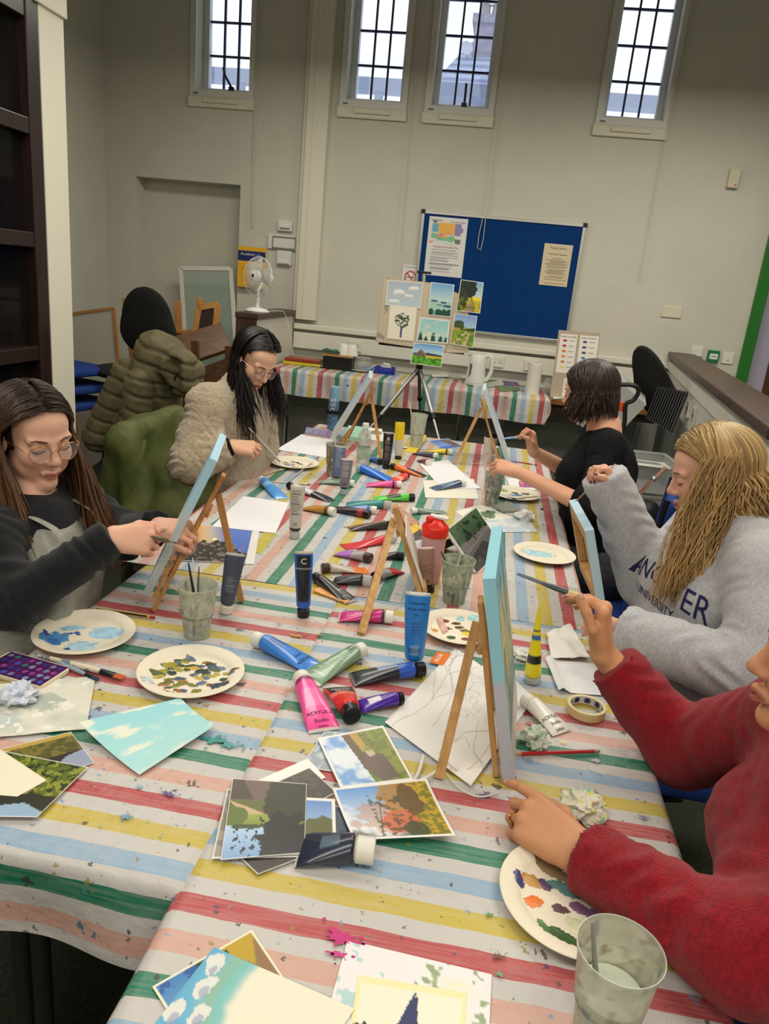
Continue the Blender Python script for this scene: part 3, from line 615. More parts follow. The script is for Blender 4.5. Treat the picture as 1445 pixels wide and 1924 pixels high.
def brush(label, tip, tail, r=0.004, kind='flat', bristle=(70, 60, 50), handle=(214, 204, 184), ferrule=(190, 188, 180), hmat=None, frac=(0.10, 0.20), bw=1.6, cat='paintbrush', name='paintbrush', stain=None):
    """tip of the bristles to the tail of the handle"""
    tip, tail = Vector(tip), Vector(tail); d = tail - tip; L = d.length; q = frame(tip, d, V(0, 0, 1).cross(d) if abs(d.normalized().z) < .95 else V(0, 1, 0))
    o = thing(name, label, cat, tip, rot=q.to_euler()); f0, f1 = frac; flat = .45 if kind == 'flat' else 1
    def ring(x, w, h, n=12): return [V(x * L, w * math.cos(2 * math.pi * j / n), h * math.sin(2 * math.pi * j / n)) for j in range(n)]
    b = M(); b.loft([ring(0, r * bw * .5 if kind != 'flat' else r * bw * .92, r * .12), ring(f0 * .5, r * bw, r * flat * .9), ring(f0, r * bw * .95, r * flat)]); b.obj('bristles', mat('bristle_%02x%02x%02x' % tuple(bristle), bristle, .7, bump=.3, bscale=600, stretch=(1, 20, 20)), o, smooth=True)
    b = M(); b.loft([ring(f0, r * bw, r * flat * 1.05), ring((f0 + f1) / 2, (r * bw + r) / 2, r * .9), ring(f1, r * 1.02, r * 1.02)]); b.obj('ferrule', mat('ferrule_%02x%02x%02x' % tuple(ferrule), ferrule, .3, metal=.7), o, smooth=True)
    b = M(); b.loft([ring(f1, r * .95, r * .95), ring(f1 + .12, r * 1.25, r * 1.25), ring(.6, r * .95, r * .95), ring(.92, r * .7, r * .7), ring(1, r * .35, r * .35)])
    b.obj('handle', hmat or mat('handle_%02x%02x%02x' % tuple(handle), handle, .4, col2=stain, scale=60, lo=.5, hi=.56), o, smooth=True); return o
def pencil(label, tip, tail, body, end, r=0.0038, stripe=None, ferrule=False):
    tip, tail = Vector(tip) + V(0, 0, r), Vector(tail) + V(0, 0, r); d = tail - tip; L = d.length; q = frame(tip, d, V(0, 0, 1).cross(d))
    o = thing('pencil', label, 'pencil', tip, rot=q.to_euler())
    hx = lambda x, rr: [V(x, rr * math.cos(math.pi / 3 * j), rr * math.sin(math.pi / 3 * j)) for j in range(6)]
    b = M(); b.loft([hx(0, .0004), hx(.004, .001)]); b.obj('lead', mInk, o)
    b = M(); b.loft([hx(.004, .001), hx(.018, r)]); b.obj('sharpened_wood', mPine, o)
    b = M(); b.loft([hx(.018, r), hx(L - .012, r)]); b.obj('pencil_body', body, o)
    if stripe:
        for j in (0, 2, 4):
            b = M(); a0, a1 = math.pi / 3 * j, math.pi / 3 * (j + 1); k = 1.03
            b.poly([(.018, r * k * math.cos(a0), r * k * math.sin(a0)), (L - .02, r * k * math.cos(a0), r * k * math.sin(a0)), (L - .02, r * k * math.cos(a1), r * k * math.sin(a1)), (.018, r * k * math.cos(a1), r * k * math.sin(a1))], (0, 0, .0001)); b.obj('stripe', stripe, o)
    b = M(); n = 12; b.loft([[V(x, rr * math.cos(2 * math.pi * j / n), rr * math.sin(2 * math.pi * j / n)) for j in range(n)] for x, rr in ((L - .012, r * 1.03), (L - .001, r * 1.03), (L, r * .8))]); b.obj('end_cap', end, o, smooth=True, angle=40); return o
def plate(label, c, img=None, r=0.115, tilt=(0, 0), z=None, flutes=True, rz=0.0, base=(232, 224, 204)):
    """white paper plate with fluted rim; img drawn over the plate's square"""
    c = Vector(c); p = thing('paper_plate', label, 'plate', c if z is None else V(c.x, c.y, z), rot=(tilt[0], tilt[1], rz)); n = 96; b = M(); P = []; cols = []
    prof = [(.001, .003), (.2, .003), (.35, .003), (.5, .003), (.62, .0032), (.70, .0045), (.74, .008), (.78, .012), (.86, .0145), (.94, .0165), (.985, .0175), (1.0, .0165), (1.0, .0155)]
    for q, zz in prof:
        row = []
        for j in range(n):
            th = 2 * math.pi * j / n; f = .0007 * (1 if j % 2 else -1) if (flutes and .72 < q < .98) else 0
            row.append((r * q * math.cos(th), r * q * math.sin(th), zz + f)); cols.append(lin(base))
        P.append(row)
    for q, zz in ((.985, .015), (.74, .005), (.68, .001), (.001, .001)):
        P.append([(r * q * math.cos(2 * math.pi * j / n), r * q * math.sin(2 * math.pi * j / n), zz) for j in range(n)]); cols += [lin(base)] * n
    b.grid(P, wrap=True); b.obj('plate_body', mPlateV, p, smooth=True, colors=np.array(cols), angle=35)
    if img is not None:   # dried and wet paint lying on the plate as its own relief
        a = img.a; m = img.m; h, w = m.shape; xs = (np.arange(w) + .5) / w * 2 - 1; ys = 1 - (np.arange(h) + .5) / h * 2
        zr = np.interp(np.hypot(xs[None, :], ys[:, None]), [q for q, _ in prof[:12]], [zz for _, zz in prof[:12]]); hgt = img.hh
        vid = -np.ones((h + 1, w + 1), int); vs = []; fs = []; cs = []
        for i in range(h):
            for j in range(w):
                if m[i, j] and math.hypot(xs[j], ys[i]) < .93:
                    f = []
                    for di, dj in ((0, 0), (1, 0), (1, 1), (0, 1)):
                        y_, x_ = i + di, j + dj
                        if vid[y_, x_] < 0:
                            vid[y_, x_] = len(vs); X_ = x_ / w * 2 - 1; Y_ = 1 - y_ / h * 2; q = math.hypot(X_, Y_)
                            nbm = m[max(0, y_ - 1):y_ + 1, max(0, x_ - 1):x_ + 1]; z_ = float(np.interp(q, [k for k, _ in prof[:12]], [k for _, k in prof[:12]])) + .0004 + (hgt[i, j] if nbm.all() else 0)
                            vs.append((X_ * r, Y_ * r, z_)); cs.append(a[min(h - 1, y_), min(w - 1, x_)] if m[min(h - 1, y_), min(w - 1, x_)] else a[i, j])
                        f.append(vid[y_, x_])
                    fs.append(tuple(f))
        if vs: b = M(); b.add(vs, fs); o = b.obj('paint', mPaintV, p, smooth=True, colors=np.array(cs), angle=180); o['kind'] = 'stuff'
    return p
class Pal(Img):
    """paint marks on a plate: keeps a mask of where there is paint"""
    def __init__(s, n=72): Img.__init__(s, n, n, (255, 255, 255)); s.m = np.zeros((n, n), bool); s.hh = np.zeros((n, n))
    def dab(s, u, v, ru, rv, c, seed=0, rag=.9, ang=0.0, h=.0012):
        ca, sa = math.cos(ang), math.sin(ang); x = (s.u - u) * ca + (s.v - v) * sa; y = -(s.u - u) * sa + (s.v - v) * ca
        d = (x / ru) ** 2 + (y / rv) ** 2 + rag * (vnoise(s.h, s.w, 16, seed) - .5) * 2; k = d < 1
        n = vnoise(s.h, s.w, 20, seed + 9, 2)[..., None] * .5 + .72; s.a = np.where(k[..., None], np.array(lin(c)) * n, s.a); s.m |= k; s.hh = np.where(k, h * vnoise(s.h, s.w, 18, seed + 2, 2), s.hh); return s
def easel(label, near, far, apex, foot, wood=None, w=0.016, t=0.011, ledge=0.12, hinge=0.86, name='table_easel', ledge_out=None):
    """small wooden table easel: two front legs meeting at the apex, a hinged rear leg, ledge and cross bar"""
    near, far, apex, foot = map(Vector, (near, far, apex, foot)); wood = wood or mPine; e = thing(name, label, 'easel', (near + far + foot) / 3); nrm = (far - near).cross(apex - near).normalized(); pl = (far - near).normalized()
    ap1, ap2 = apex - pl * (w * .5), apex + pl * (w * .5)
    b = M(); b.bar(near, ap1, w, t, nrm); b.obj('front_leg', wood, e, world=True, bevel=.001); b = M(); b.bar(far, ap2, w, t, nrm); b.obj('front_leg', wood, e, world=True, bevel=.001)
    mid = (near + far) / 2; hp = mid.lerp(apex, hinge); back = (foot - mid); sgn = 1 if nrm.dot(back) > 0 else -1
    b = M(); b.bar(foot, hp + nrm * sgn * t, w, t, pl); b.obj('rear_leg', wood, e, world=True, bevel=.001)
    l0, l1 = near.lerp(ap1, ledge), far.lerp(ap2, ledge); out = nrm * (-sgn) * (t * .5 + .008)
    b = M(); b.bar(l0 + out - pl * .02, l1 + out + pl * .02, .016, .012, nrm); b.obj('ledge', wood, e, world=True, bevel=.001)
    c0, c1 = near.lerp(ap1, .72), far.lerp(ap2, .72); b = M(); b.bar(c0 + nrm * sgn * t * .9, c1 + nrm * sgn * t * .9, .014, .008, nrm); b.obj('cross_bar', wood, e, world=True, bevel=.001)
    s0 = near.lerp(apex, .2); s1 = foot.lerp(hp, .12); pts = [s0.lerp(s1, k / 10) - V(0, 0, .045 * math.sin(math.pi * k / 10)) for k in range(11)]; pts = [V(p.x, p.y, max(T + .004, p.z)) for p in pts]
    b = M(); b.tube(pts, .0011, 5); b.obj('string', mat('cotton_string', (220, 205, 175), .8), e, world=True, smooth=True); return e
def canvas(label, o, wdir, udir, W, H, front, side=(176, 214, 232), depth=0.018, back=True, side2=None, sidefn=None):
    """stretched canvas; o = bottom corner, wdir across, udir up; it faces wdir x udir"""
    q = frame(o, wdir, udir); c = thing('stretched_canvas', label, 'canvas', Vector(o), rot=q.to_euler()); d = depth; img = front
    h, w = img.h, img.w; xs = np.linspace(0, W, w); ys = np.linspace(H, 0, h); P = np.zeros((h, w, 3)); P[..., 0] = xs[None]; P[..., 1] = ys[:, None]; P[..., 2] = d
    b = M(); b.grid(P[::-1]); cols = [img.a[::-1].reshape(-1, 3)]
    ring = [(0, 0), (W, 0), (W, H), (0, H)]; ks = 24
    for (x0, y0), (x1, y1) in zip(ring, ring[1:] + ring[:1]):
        G = np.zeros((2, ks, 3)); t = np.linspace(0, 1, ks); G[:, :, 0] = x0 + (x1 - x0) * t; G[:, :, 1] = y0 + (y1 - y0) * t; G[0, :, 2] = 0; G[1, :, 2] = d
        b.grid(G); cc = np.array([lin(side if (side2 is None or yy > side2[0] * H) else side2[1]) for yy in G[0, :, 1]]); cols += [cc, cc]
    m = .03; G = [(0, 0, 0), (W, 0, 0), (W, H, 0), (0, H, 0), (m * .4, m * .4, 0), (W - m * .4, m * .4, 0), (W - m * .4, H - m * .4, 0), (m * .4, H - m * .4, 0)]
    b.add(G, [(1, 0, 4, 5), (2, 1, 5, 6), (3, 2, 6, 7), (0, 3, 7, 4)]); cols.append(np.tile(lin((226, 222, 212)), (8, 1)))
    b.add([(0.004, 0.004, d - .0015), (W - .004, 0.004, d - .0015), (W - .004, H - .004, d - .0015), (0.004, H - .004, d - .0015)], [(3, 2, 1, 0)]); cols.append(np.tile(lin((222, 216, 204)), (4, 1)))
    b.obj('canvas_cloth', vmat('painted_canvas', .6, bump=.25, bscale=900, spec=.3), c, smooth=True, colors=np.concatenate(cols), angle=30)
    if back:
        for x0, x1, y0, y1 in ((.003, W - .003, .003, .036), (.003, W - .003, H - .036, H - .003), (.003, .036, .037, H - .037), (W - .036, W - .003, .037, H - .037)):
            b = M(); b.bx(x0, x1, y0, y1, -.0005, d - .003); b.obj('stretcher_bar', mPine, c, bevel=.001)
    return c
from mathutils import noise as mnoise
def crumple(name, label, c, r, cols, seed, flat=0.55, cat='tissue', n=34):
    """crumpled paper: sharp ridges and hollows, resting on its underside"""
    rr = np.random.RandomState(seed); off = Vector(rr.uniform(-50, 50, 3)); P = np.zeros((n, n * 2, 3)); K = np.zeros((n, n * 2, 3)); cl = [np.array(lin(k)) for k in cols]
    for i in range(n):
        a = -math.pi / 2 + math.pi * i / (n - 1)
        for j in range(n * 2):
            th = math.pi * j / n; d = Vector((math.cos(a) * math.cos(th), math.cos(a) * math.sin(th), math.sin(a)))
            rg = 0.0; q = d * 1.5 + off
            for o, am in ((.85, .66), (1.9, .26), (3.9, .09)): rg += am * (1 - 2.2 * abs(mnoise.noise(q * o)))
            rad = r * (.45 + .62 * rg); p = d * rad; P[i, j] = (p.x, p.y, max(0.0, p.z * flat + r * flat * .5))
            t = mnoise.noise(q * 1.3 + Vector((9, 9, 9))); K[i, j] = cl[0] if t < .05 or len(cl) == 1 else cl[1 + int(min(.999, (t - .05) * 2.6) * (len(cl) - 1))]
    b = M(); b.grid(P, wrap=True); o = b.obj(name, mPrint, smooth=True, colors=K.reshape(-1, 3), angle=20); o.location = c; tag(o, label, cat); return o
# ================================================================== things on the tables
T2 = T + .0022
def A(px, py, dz=0.0): p = at(px, py, T2 + dz); return p
def up(px, py, base, lean=0.0):
    """point above base seen at the pixel, in the plane through base facing the camera"""
    base = Vector(base); d = ray(px, py); n = np.array([base.x, base.y, 0]); t = (base.x ** 2 + base.y ** 2) / (n @ d); return Vector((d[0] * t, d[1] * t, CAMZ + d[2] * t))
# --- paint tubes standing on their caps
def stand(label, bx, by, tx, ty, r, **k):
    a = A(bx, by); e = up(tx, ty, a); return paint_tube(label, a, e, r, stand=True, **k)
lt = mInkW; dkk = mInk
stand('dark slate tube standing on its white cap beside the left easel', 424, 1150, 443, 1040, .019, cap='w', body=(66, 72, 92), rows=((120, 126, 140), .3, .85, .15, .8), fat=.55, bands=((0, .06, (30, 30, 36)),), strip=(200, 200, 198))
stand('royal blue tube with black label standing on its black cap', 570, 1157, 571, 1036, .018, cap='k', body=(28, 92, 190), panel=(.12, .88, .14, .93, (20, 24, 32)), rows=((120, 124, 130), .22, .66, .25, .8), fat=.5, strip=(214, 200, 170), letters=(('C', .84, .022, lt, 'across'), ('ACRYLICOLOR', .72, .006, lt, 'across')))
stand('bright blue student acrylic tube standing on a clear cap', 777, 1255, 786, 1113, .0225, cap='c', body=(30, 128, 214), rows=((20, 70, 140), .4, .62, .25, .75), fat=.45, strip=(220, 216, 206), panel=(.32, .68, .13, .28, (120, 170, 220)), letters=(('Craftworks', .86, .0085, dkk, 'across'), ('Acrylic Paint', .78, .0085, dkk, 'across'), ('75ml', .70, .006, dkk, 'across'), ('||||||||', .2, .014, dkk, 'across')))
stand('off-white tube with grey print standing on a clear cap', 553, 1010, 560, 912, .019, cap='c', body=(206, 200, 190), rows=((110, 106, 104), .38, .9, .12, .88), bands=((.05, .1, (40, 34, 40)),), fat=.5, strip=(226, 222, 214), letters=(('|||||', .2, .012, dkk, 'across'),))
stand('mauve grey tube standing on a clear cap', 646, 928, 652, 862, .019, cap='c', body=(124, 116, 128), rows=((190, 186, 190), .4, .9, .12, .88), bands=((.02, .09, (30, 28, 34)),), fat=.5, strip=(216, 214, 208), letters=(('|||||', .2, .012, dkk, 'across'),))
stand('slate blue tube leaning on the stained cup at the far left', 630, 907, 640, 838, .020, cap='c', body=(96, 112, 150), rows=((160, 170, 190), .35, .9, .15, .85), bands=((.0, .06, (24, 26, 40)),), fat=.5, strip=(190, 196, 180))
stand('black paint tube standing beside the water bottle', 725, 880, 731, 812, .019, cap='k', body=(30, 26, 28), rows=((150, 140, 136), .15, .75, .2, .8), bands=((.0, .05, (120, 60, 60)),), fat=.5, strip=(206, 190, 186), letters=(('e', .82, .03, lt, 'across'),))
stand('half used yellow tube standing upside down on a black cap', 748, 862, 752, 793, .019, cap='k', body=(206, 204, 192), bands=((.48, 1, (238, 206, 30)),), fat=.45, strip=(226, 196, 28), clen=.014)
stand('brown tube standing behind the middle easel', 806, 1112, 800, 1028, .019, cap='k', body=(150, 112, 100), rows=((90, 66, 60), .3, .85, .15, .85), bands=((0, .07, (40, 26, 24)),), fat=.5, strip=(220, 200, 190), letters=(('||||', .16, .012, dkk, 'across'),))
stand('squeezed yellow tube standing like a cone with a black stripe', 1000, 1280, 1013, 1140, .0215, cap='c', body=(236, 222, 20), bands=((.22, .34, (26, 26, 28)), (.55, .62, (60, 110, 160)), (.66, .69, (30, 60, 90))), cone=True, clen=.012)
# --- paint tubes lying down: (label, cap px, end px, radius, cap, body, keywords)
KW = dict
for lb, a, e, r, cp, bc, kw in [
    ('mid blue tube with a white cap lying on the left table edge', (478, 1213), (592, 1258), .0205, 'w', (58, 128, 214), KW(letters=(('ACRYLICS', .80, .011, mInk, 'across2'), ('Studio', .68, .009, mInk, 'across2')), panel=(.2, .8, .15, .4, (70, 110, 180)), bands=((.0, .04, (30, 34, 60)),))),
    ('sage green tube with a white cap crossing the table seam', (680, 1233), (582, 1280), .0205, 'w', (124, 156, 128), KW(bands=((.0, .05, (40, 70, 50)),), rows=((186, 206, 186), .25, .85, .2, .8), letters=(('|||||', .14, .014, mInk, 'along'),))),
    ('navy and royal blue tube with a black cap', (796, 1270), (660, 1278), .019, 'k', (44, 92, 196), KW(bands=((.3, .58, (150, 170, 214)), (.58, 1, (28, 30, 40))), panel=(.0, .45, .3, .9, (30, 34, 46)), strip=(96, 96, 96))),
    ('magenta tube lying under the middle easel leg', (738, 1171), (636, 1160), .019, 'w', (206, 40, 128), KW(bands=((.03, .09, (70, 20, 50)),), rows=((240, 140, 190), .25, .8, .2, .8), strip=(214, 204, 200))),
    ('hot pink acrylic tube with white cap beside the red one', (564, 1286), (610, 1375), .021, 'w', (240, 84, 160), KW(letters=(('ACRYLICS', .74, .012, mInk, 'across2'), ('Studio', .86, .012, mInk, 'across2'), ('pebeo', .94, .008, mInk, 'across2')), bands=((.02, .12, (150, 40, 96)),), panel=(.15, .85, .3, .62, (246, 120, 180)))),
    ('scarlet acrylic tube with a black label and wide black cap', (660, 1362), (634, 1293), .0215, 'k', (226, 44, 40), KW(panel=(.08, .92, .55, .97, (34, 26, 30)), bands=((.38, .55, (232, 120, 108)),), strip=(30, 26, 30), letters=(('ACRYLIC', .70, .011, mInkW, 'across'), ('PAINT', .60, .011, mInkW, 'across')), clen=.024)),
    ('flat purple tube in front of the sketch', (756, 1322), (675, 1330), .015, 'k', (72, 34, 160), KW(rows=((190, 180, 220), .2, .5, .15, .8), panel=(.35, .7, .48, .78, (220, 216, 230)), fat=.5, strip=(84, 46, 170), clen=.01)),
    ('white acrylic tube lying right of the nearest canvas', (984, 1325), (1056, 1378), .018, 'w', (226, 224, 216), KW(letters=(('ACRYLICS', .62, .011, mInk, 'across2'), ('Studio', .78, .011, mInk, 'across2'), ('pebeo', .93, .009, mInk, 'across2')))),
    ('dark navy tube with a white cap under the photo pile', (702, 1620), (560, 1600), .0225, 'w', (40, 48, 70), KW(bands=((.02, .07, (18, 20, 30)),), panel=(.3, .7, .3, .6, (90, 110, 130)), clen=.03)),
    ('small crumpled blue tube near the far left edge', (490, 908), (530, 938), .019, 'w', (74, 150, 224), KW(bands=((.25, .4, (130, 190, 236)),), strip=(140, 190, 230))),
    ('silver tube with a black end and black cap', (541, 918), (624, 942), .0165, 'k', (196, 202, 208), KW(bands=((.55, 1, (30, 28, 32)),), strip=(60, 60, 64))),
    ('pale green tube half hidden by a standing tube', (665, 915), (598, 906), .0165, 'w', (120, 156, 132), KW(rows=((200, 216, 200), .2, .8, .2, .8))),
    ('ochre tube with a white cap', (628, 970), (570, 955), .0185, 'w', (186, 136, 62), KW(bands=((.04, .1, (60, 40, 30)),), strip=(170, 126, 60))),
    ('crimson tube with black label and clear cap', (694, 975), (614, 955), .018, 'k', (160, 40, 56), KW(panel=(.0, .6, .15, .8, (36, 28, 36)), strip=(150, 40, 50))),
    ('light blue tube lying against the teal one', (707, 966), (640, 958), .017, 'w', (120, 166, 222), KW(bands=((.06, .12, (30, 40, 80)),), rows=((70, 100, 170), .2, .9, .2, .8))),
    ('teal tube with a clear cap', (735, 957), (648, 948), .0185, 'c', (44, 134, 138), KW(clen=.03)),
    ('lime green tube with a black cap', (778, 942), (698, 939), .018, 'k', (92, 206, 74), KW(panel=(.1, .6, .25, .6, (40, 50, 44)), strip=(200, 210, 200))),
    ('gold and black tube behind the middle easel', (737, 994), (655, 994), .017, 'k', (186, 140, 72), KW(panel=(.0, .55, .0, 1, (44, 38, 34)), strip=(120, 92, 50))),
    ('squeezed red tube with a clear cap', (742, 1019), (644, 1028), .0175, 'c', (206, 34, 52), KW(clen=.03, fat=1.6, strip=(180, 40, 56))),
    ('lilac tube with a silver front', (697, 1058), (633, 1040), .0175, 'd', (172, 170, 172), KW(bands=((.42, 1, (178, 112, 206)),), strip=(188, 130, 210))),
    ('silver and orange tube with a brown cap', (604, 1076), (690, 1072), .0165, 'd', (196, 186, 170), KW(fat=1.2, bands=((.62, 1, (236, 130, 40)),), strip=(236, 120, 40))),
    ('black tube with a clear cap lying by the magenta one', (698, 1102), (625, 1092), .018, 'c', (34, 36, 42), KW(clen=.026, panel=(.2, .7, .3, .8, (70, 74, 84)))),
    ('black tube with small white print on the table seam', (590, 1092), (660, 1132), .016, 'k', (28, 28, 32), KW(rows=((170, 170, 170), .2, .9, .2, .8), strip=(190, 190, 186))),
    ('red tube with a black cap behind the easel leg', (702, 1094), (748, 1072), .0175, 'k', (212, 40, 44), KW(bands=((0, .4, (176, 180, 186)),), strip=(206, 40, 44))),
    ('short black tube between the easel and the shaker', (758, 1052), (712, 1048), .014, 'k', (26, 26, 28), KW(panel=(.2, .8, .2, .8, (52, 50, 50)), strip=(40, 40, 40))),
    ('big bright blue tube near the water bottle', (672, 886), (745, 908), .021, 'c', (34, 112, 216), KW(clen=.018, strip=(60, 130, 220))),
    ('pink tube with a white cap beside the bright blue one', (754, 917), (686, 912), .0175, 'w', (236, 82, 160), KW(bands=((.08, .14, (80, 30, 60)),), strip=(210, 200, 200))),
    ('orange tube with black label and black cap', (734, 881), (799, 896), .0165, 'k', (236, 112, 40), KW(panel=(.1, .8, .4, 1, (40, 34, 32)), strip=(60, 50, 46))),
    ('curled red tube beside the orange one', (765, 900), (732, 908), .017, 'k', (222, 60, 44), KW(clen=.008, bands=((.4, .6, (240, 150, 130)),))),
    ('flat yellow tube near the far cup', (797, 826), (770, 850), .019, 'k', (240, 208, 34), KW(panel=(.1, .9, .45, .65, (30, 28, 28)), clen=.006, fat=.9, strip=(240, 214, 60))),
    ('yellow tube with a white cap lying sideways', (850, 855), (798, 849), .017, 'w', (240, 208, 30), KW(bands=((.06, .12, (30, 28, 28)),), strip=(236, 206, 40))),
    ('slate tube with a white cap beside the yellow ones', (822, 862), (778, 852), .0165, 'w', (74, 80, 104), KW()),
    ('navy tube lying on the far sheet of paper', (872, 914), (812, 920), .0175, 'w', (64, 82, 116), KW(panel=(.2, .8, .3, .7, (110, 130, 160)), strip=(90, 110, 140))),
    ('dusty green tube lying behind the red shaker', (772, 966), (838, 962), .014, 'w', (130, 150, 130), KW(fat=1.2)),
    ('blue tube lying under the rear easel leg', (716, 874), (690, 860), .016, 'k', (70, 120, 210), KW()),
    ('maroon tube cap end poking from under the white sheet', (806, 876), (790, 866), .016, 'w', (120, 50, 80), KW(clen=.02)),
    ]:
    paint_tube(lb, A(*a), A(*e), r, cap=cp, body=bc, **kw)
# --- cups of paint water, each with what stands in it
def cup_px(label, bx, by, tx, ty, rt, **k): a = A(bx, by); return a, cup(label, a, (up(tx, ty, a) - a).length, rt, **k)
a1, _ = cup_px('tall stained plastic cup with brushes beside the left easel', 370, 1192, 372, 1098, .0435, rb=.031, liq=.43, seed=1, water=(150, 172, 168), tint=(196, 198, 172), stains=((120, 100, 140), (180, 180, 90), (84, 92, 84), (150, 110, 130)))
a2, _ = cup_px('stained plastic cup beside the tablet', 852, 1130, 859, 1050, .0445, rb=.032, liq=.38, seed=2, water=(168, 176, 150), tint=(168, 178, 154), stains=((60, 90, 80), (150, 160, 90), (80, 100, 130), (60, 66, 60)))
a3, _ = cup_px('stained plastic cup beside the easel held by the woman in black', 922, 948, 925, 888, .0385, rb=.028, liq=.42, seed=3, water=(150, 156, 134), tint=(150, 156, 146), stains=((60, 60, 66), (170, 120, 140), (90, 100, 80)))
a4 = A(1128, 1945); cup('large murky plastic cup in the near right corner', a4, .138, .0475, rb=.034, liq=.52, seed=4, water=(196, 206, 186), tint=(206, 206, 184), stains=((170, 150, 100), (110, 100, 150), (90, 120, 150), (130, 120, 80)), alpha=.6)
a5, _ = cup_px('cloudy plastic cup at the far end of the table', 781, 842, 788, 778, .044, rb=.032, liq=.4, seed=5, water=(186, 200, 206), tint=(210, 216, 200), stains=((206, 210, 190), (170, 180, 150)), alpha=.5)
a6, _ = cup_px('grubby metal-grey cup behind the slate blue tube', 627, 893, 632, 834, .0415, rb=.033, liq=.3, seed=6, water=(120, 120, 100), tint=(142, 138, 110), stains=((110, 104, 80), (170, 166, 130)), alpha=.9)
brush('white handled brush standing in the tall stained cup', a1 + V(.004, .01, .012), up(362, 1048, a1 + V(0, .0, 0)), .0035, handle=(226, 222, 212), kind='round', frac=(.08, .16))
brush('black and white brush leaning in the tall stained cup', a1 + V(.012, -.008, .012), up(354, 1057, a1 + V(0, .01, 0)), .0034, handle=(36, 34, 36), kind='round', frac=(.08, .16))
brush('thin grey brush standing in the tall stained cup', a1 + V(-.004, .006, .012), up(374, 1064, a1), .0026, handle=(92, 90, 90), kind='round', frac=(.08, .16))
brush('short pale stick standing in the cup by the tablet', a2 + V(-.01, 0, .02), up(865, 1042, a2), .0032, handle=(214, 206, 190), kind='round', frac=(.08, .16))
brush('dark brush leaning in the cup by the tablet', a2 + V(.014, 0, .02), up(829, 1036, a2), .0032, handle=(40, 44, 48), kind='round', frac=(.08, .16))
brush('clear handled brush in the cup near the woman in black', a3 + V(.01, 0, .02), up(905, 858, a3), .0028, handle=(206, 204, 200), kind='round', frac=(.08, .16))
brush('thin white brush in the far cloudy cup', a5 + V(.012, 0, .015), up(768, 752, a5), .0032, handle=(226, 222, 206), kind='round', frac=(.08, .14))
brush('thin white stick in the grubby grey cup', a6 + V(.01, 0, .015), up(630, 818, a6), .003, handle=(226, 222, 206), kind='round', frac=(.08, .14))
brush('slender grey brush leaning in the near murky cup', a4 + V(-.004, .02, .02), a4 + V(-.036, .012, .158), .0034, handle=(150, 150, 146), kind='round', frac=(.08, .16))
# --- paper plates used as palettes
p = Pal(); bl, lb = (70, 130, 196), (164, 206, 232)
p.dab(.68, .40, .17, .13, (168, 210, 236), 1, .5); p.dab(.56, .72, .16, .09, (176, 216, 236), 2, .8, -.3); p.dab(.24, .62, .12, .12, (80, 146, 206), 3, 1.2, .5); p.dab(.14, .58, .06, .03, (30, 66, 140), 4, .8, .7); p.dab(.28, .70, .08, .05, (60, 120, 190), 9, 1, .4); p.dab(.3, .38, .13, .05, (150, 204, 230), 5, 1.2, -.4); p.dab(.42, .48, .05, .02, (50, 100, 170), 6, .8, .8); p.dab(.34, .5, .05, .02, (60, 110, 176), 7, .8, -.6); p.dab(.46, .82, .04, .022, (40, 70, 150), 8, .5, -.2)
plate('paper plate with pale blue paint smears beside the phone', A(159, 1196), p, rz=.1)
p = Pal(84); rr = random.Random(5)
cs = [(84, 98, 50), (120, 126, 48), (176, 160, 56), (60, 84, 56), (76, 92, 124), (160, 106, 50), (206, 170, 70), (48, 66, 54), (96, 112, 140)]
for k in range(70):
    a_ = rr.uniform(0, 6.28); q = .36 * math.sqrt(rr.random()); p.dab(.52 + q * math.cos(a_) * 1.0, .5 + q * math.sin(a_) * .85, rr.uniform(.035, .07), rr.uniform(.02, .04), rr.choice(cs), k, .55, rr.uniform(-.9, .5))
p.dab(.2, .78, .07, .05, (200, 212, 226), 71, .9); p.dab(.45, .88, .06, .03, (200, 140, 40), 72, .8); p.dab(.25, .4, .06, .06, (160, 150, 50), 73, .9); p.dab(.82, .64, .08, .07, (52, 66, 96), 74, .9); p.dab(.88, .34, .05, .03, (120, 80, 40), 76, .6, -.3)
plate('paper plate crowded with green and brown paint dabs', A(359, 1270), p)
p = Pal(); p.dab(.42, .42, .24, .15, (176, 220, 232), 1, 1.1); p.dab(.66, .8, .06, .03, (60, 104, 70), 4, .8)
plate('plain rimmed plate with one pale blue wash', A(1022, 1046), p, r=.108, flutes=False)
p = Pal()
for k, (u, v, c) in enumerate([(.3, .45, (130, 60, 40)), (.42, .3, (70, 60, 70)), (.52, .32, (60, 50, 60)), (.6, .4, (80, 80, 120)), (.38, .6, (60, 90, 170)), (.5, .62, (200, 190, 190)), (.72, .55, (226, 226, 140)), (.66, .72, (70, 80, 90)), (.56, .75, (84, 92, 100)), (.28, .55, (206, 214, 226)), (.8, .6, (236, 238, 180)), (.46, .5, (150, 120, 120))]): p.dab(u, v, .07, .04, c, k, .9, .3)
plate('paper plate with smudged dark paints in front of the woman in fleece', A(553, 874), p)
p = Pal()
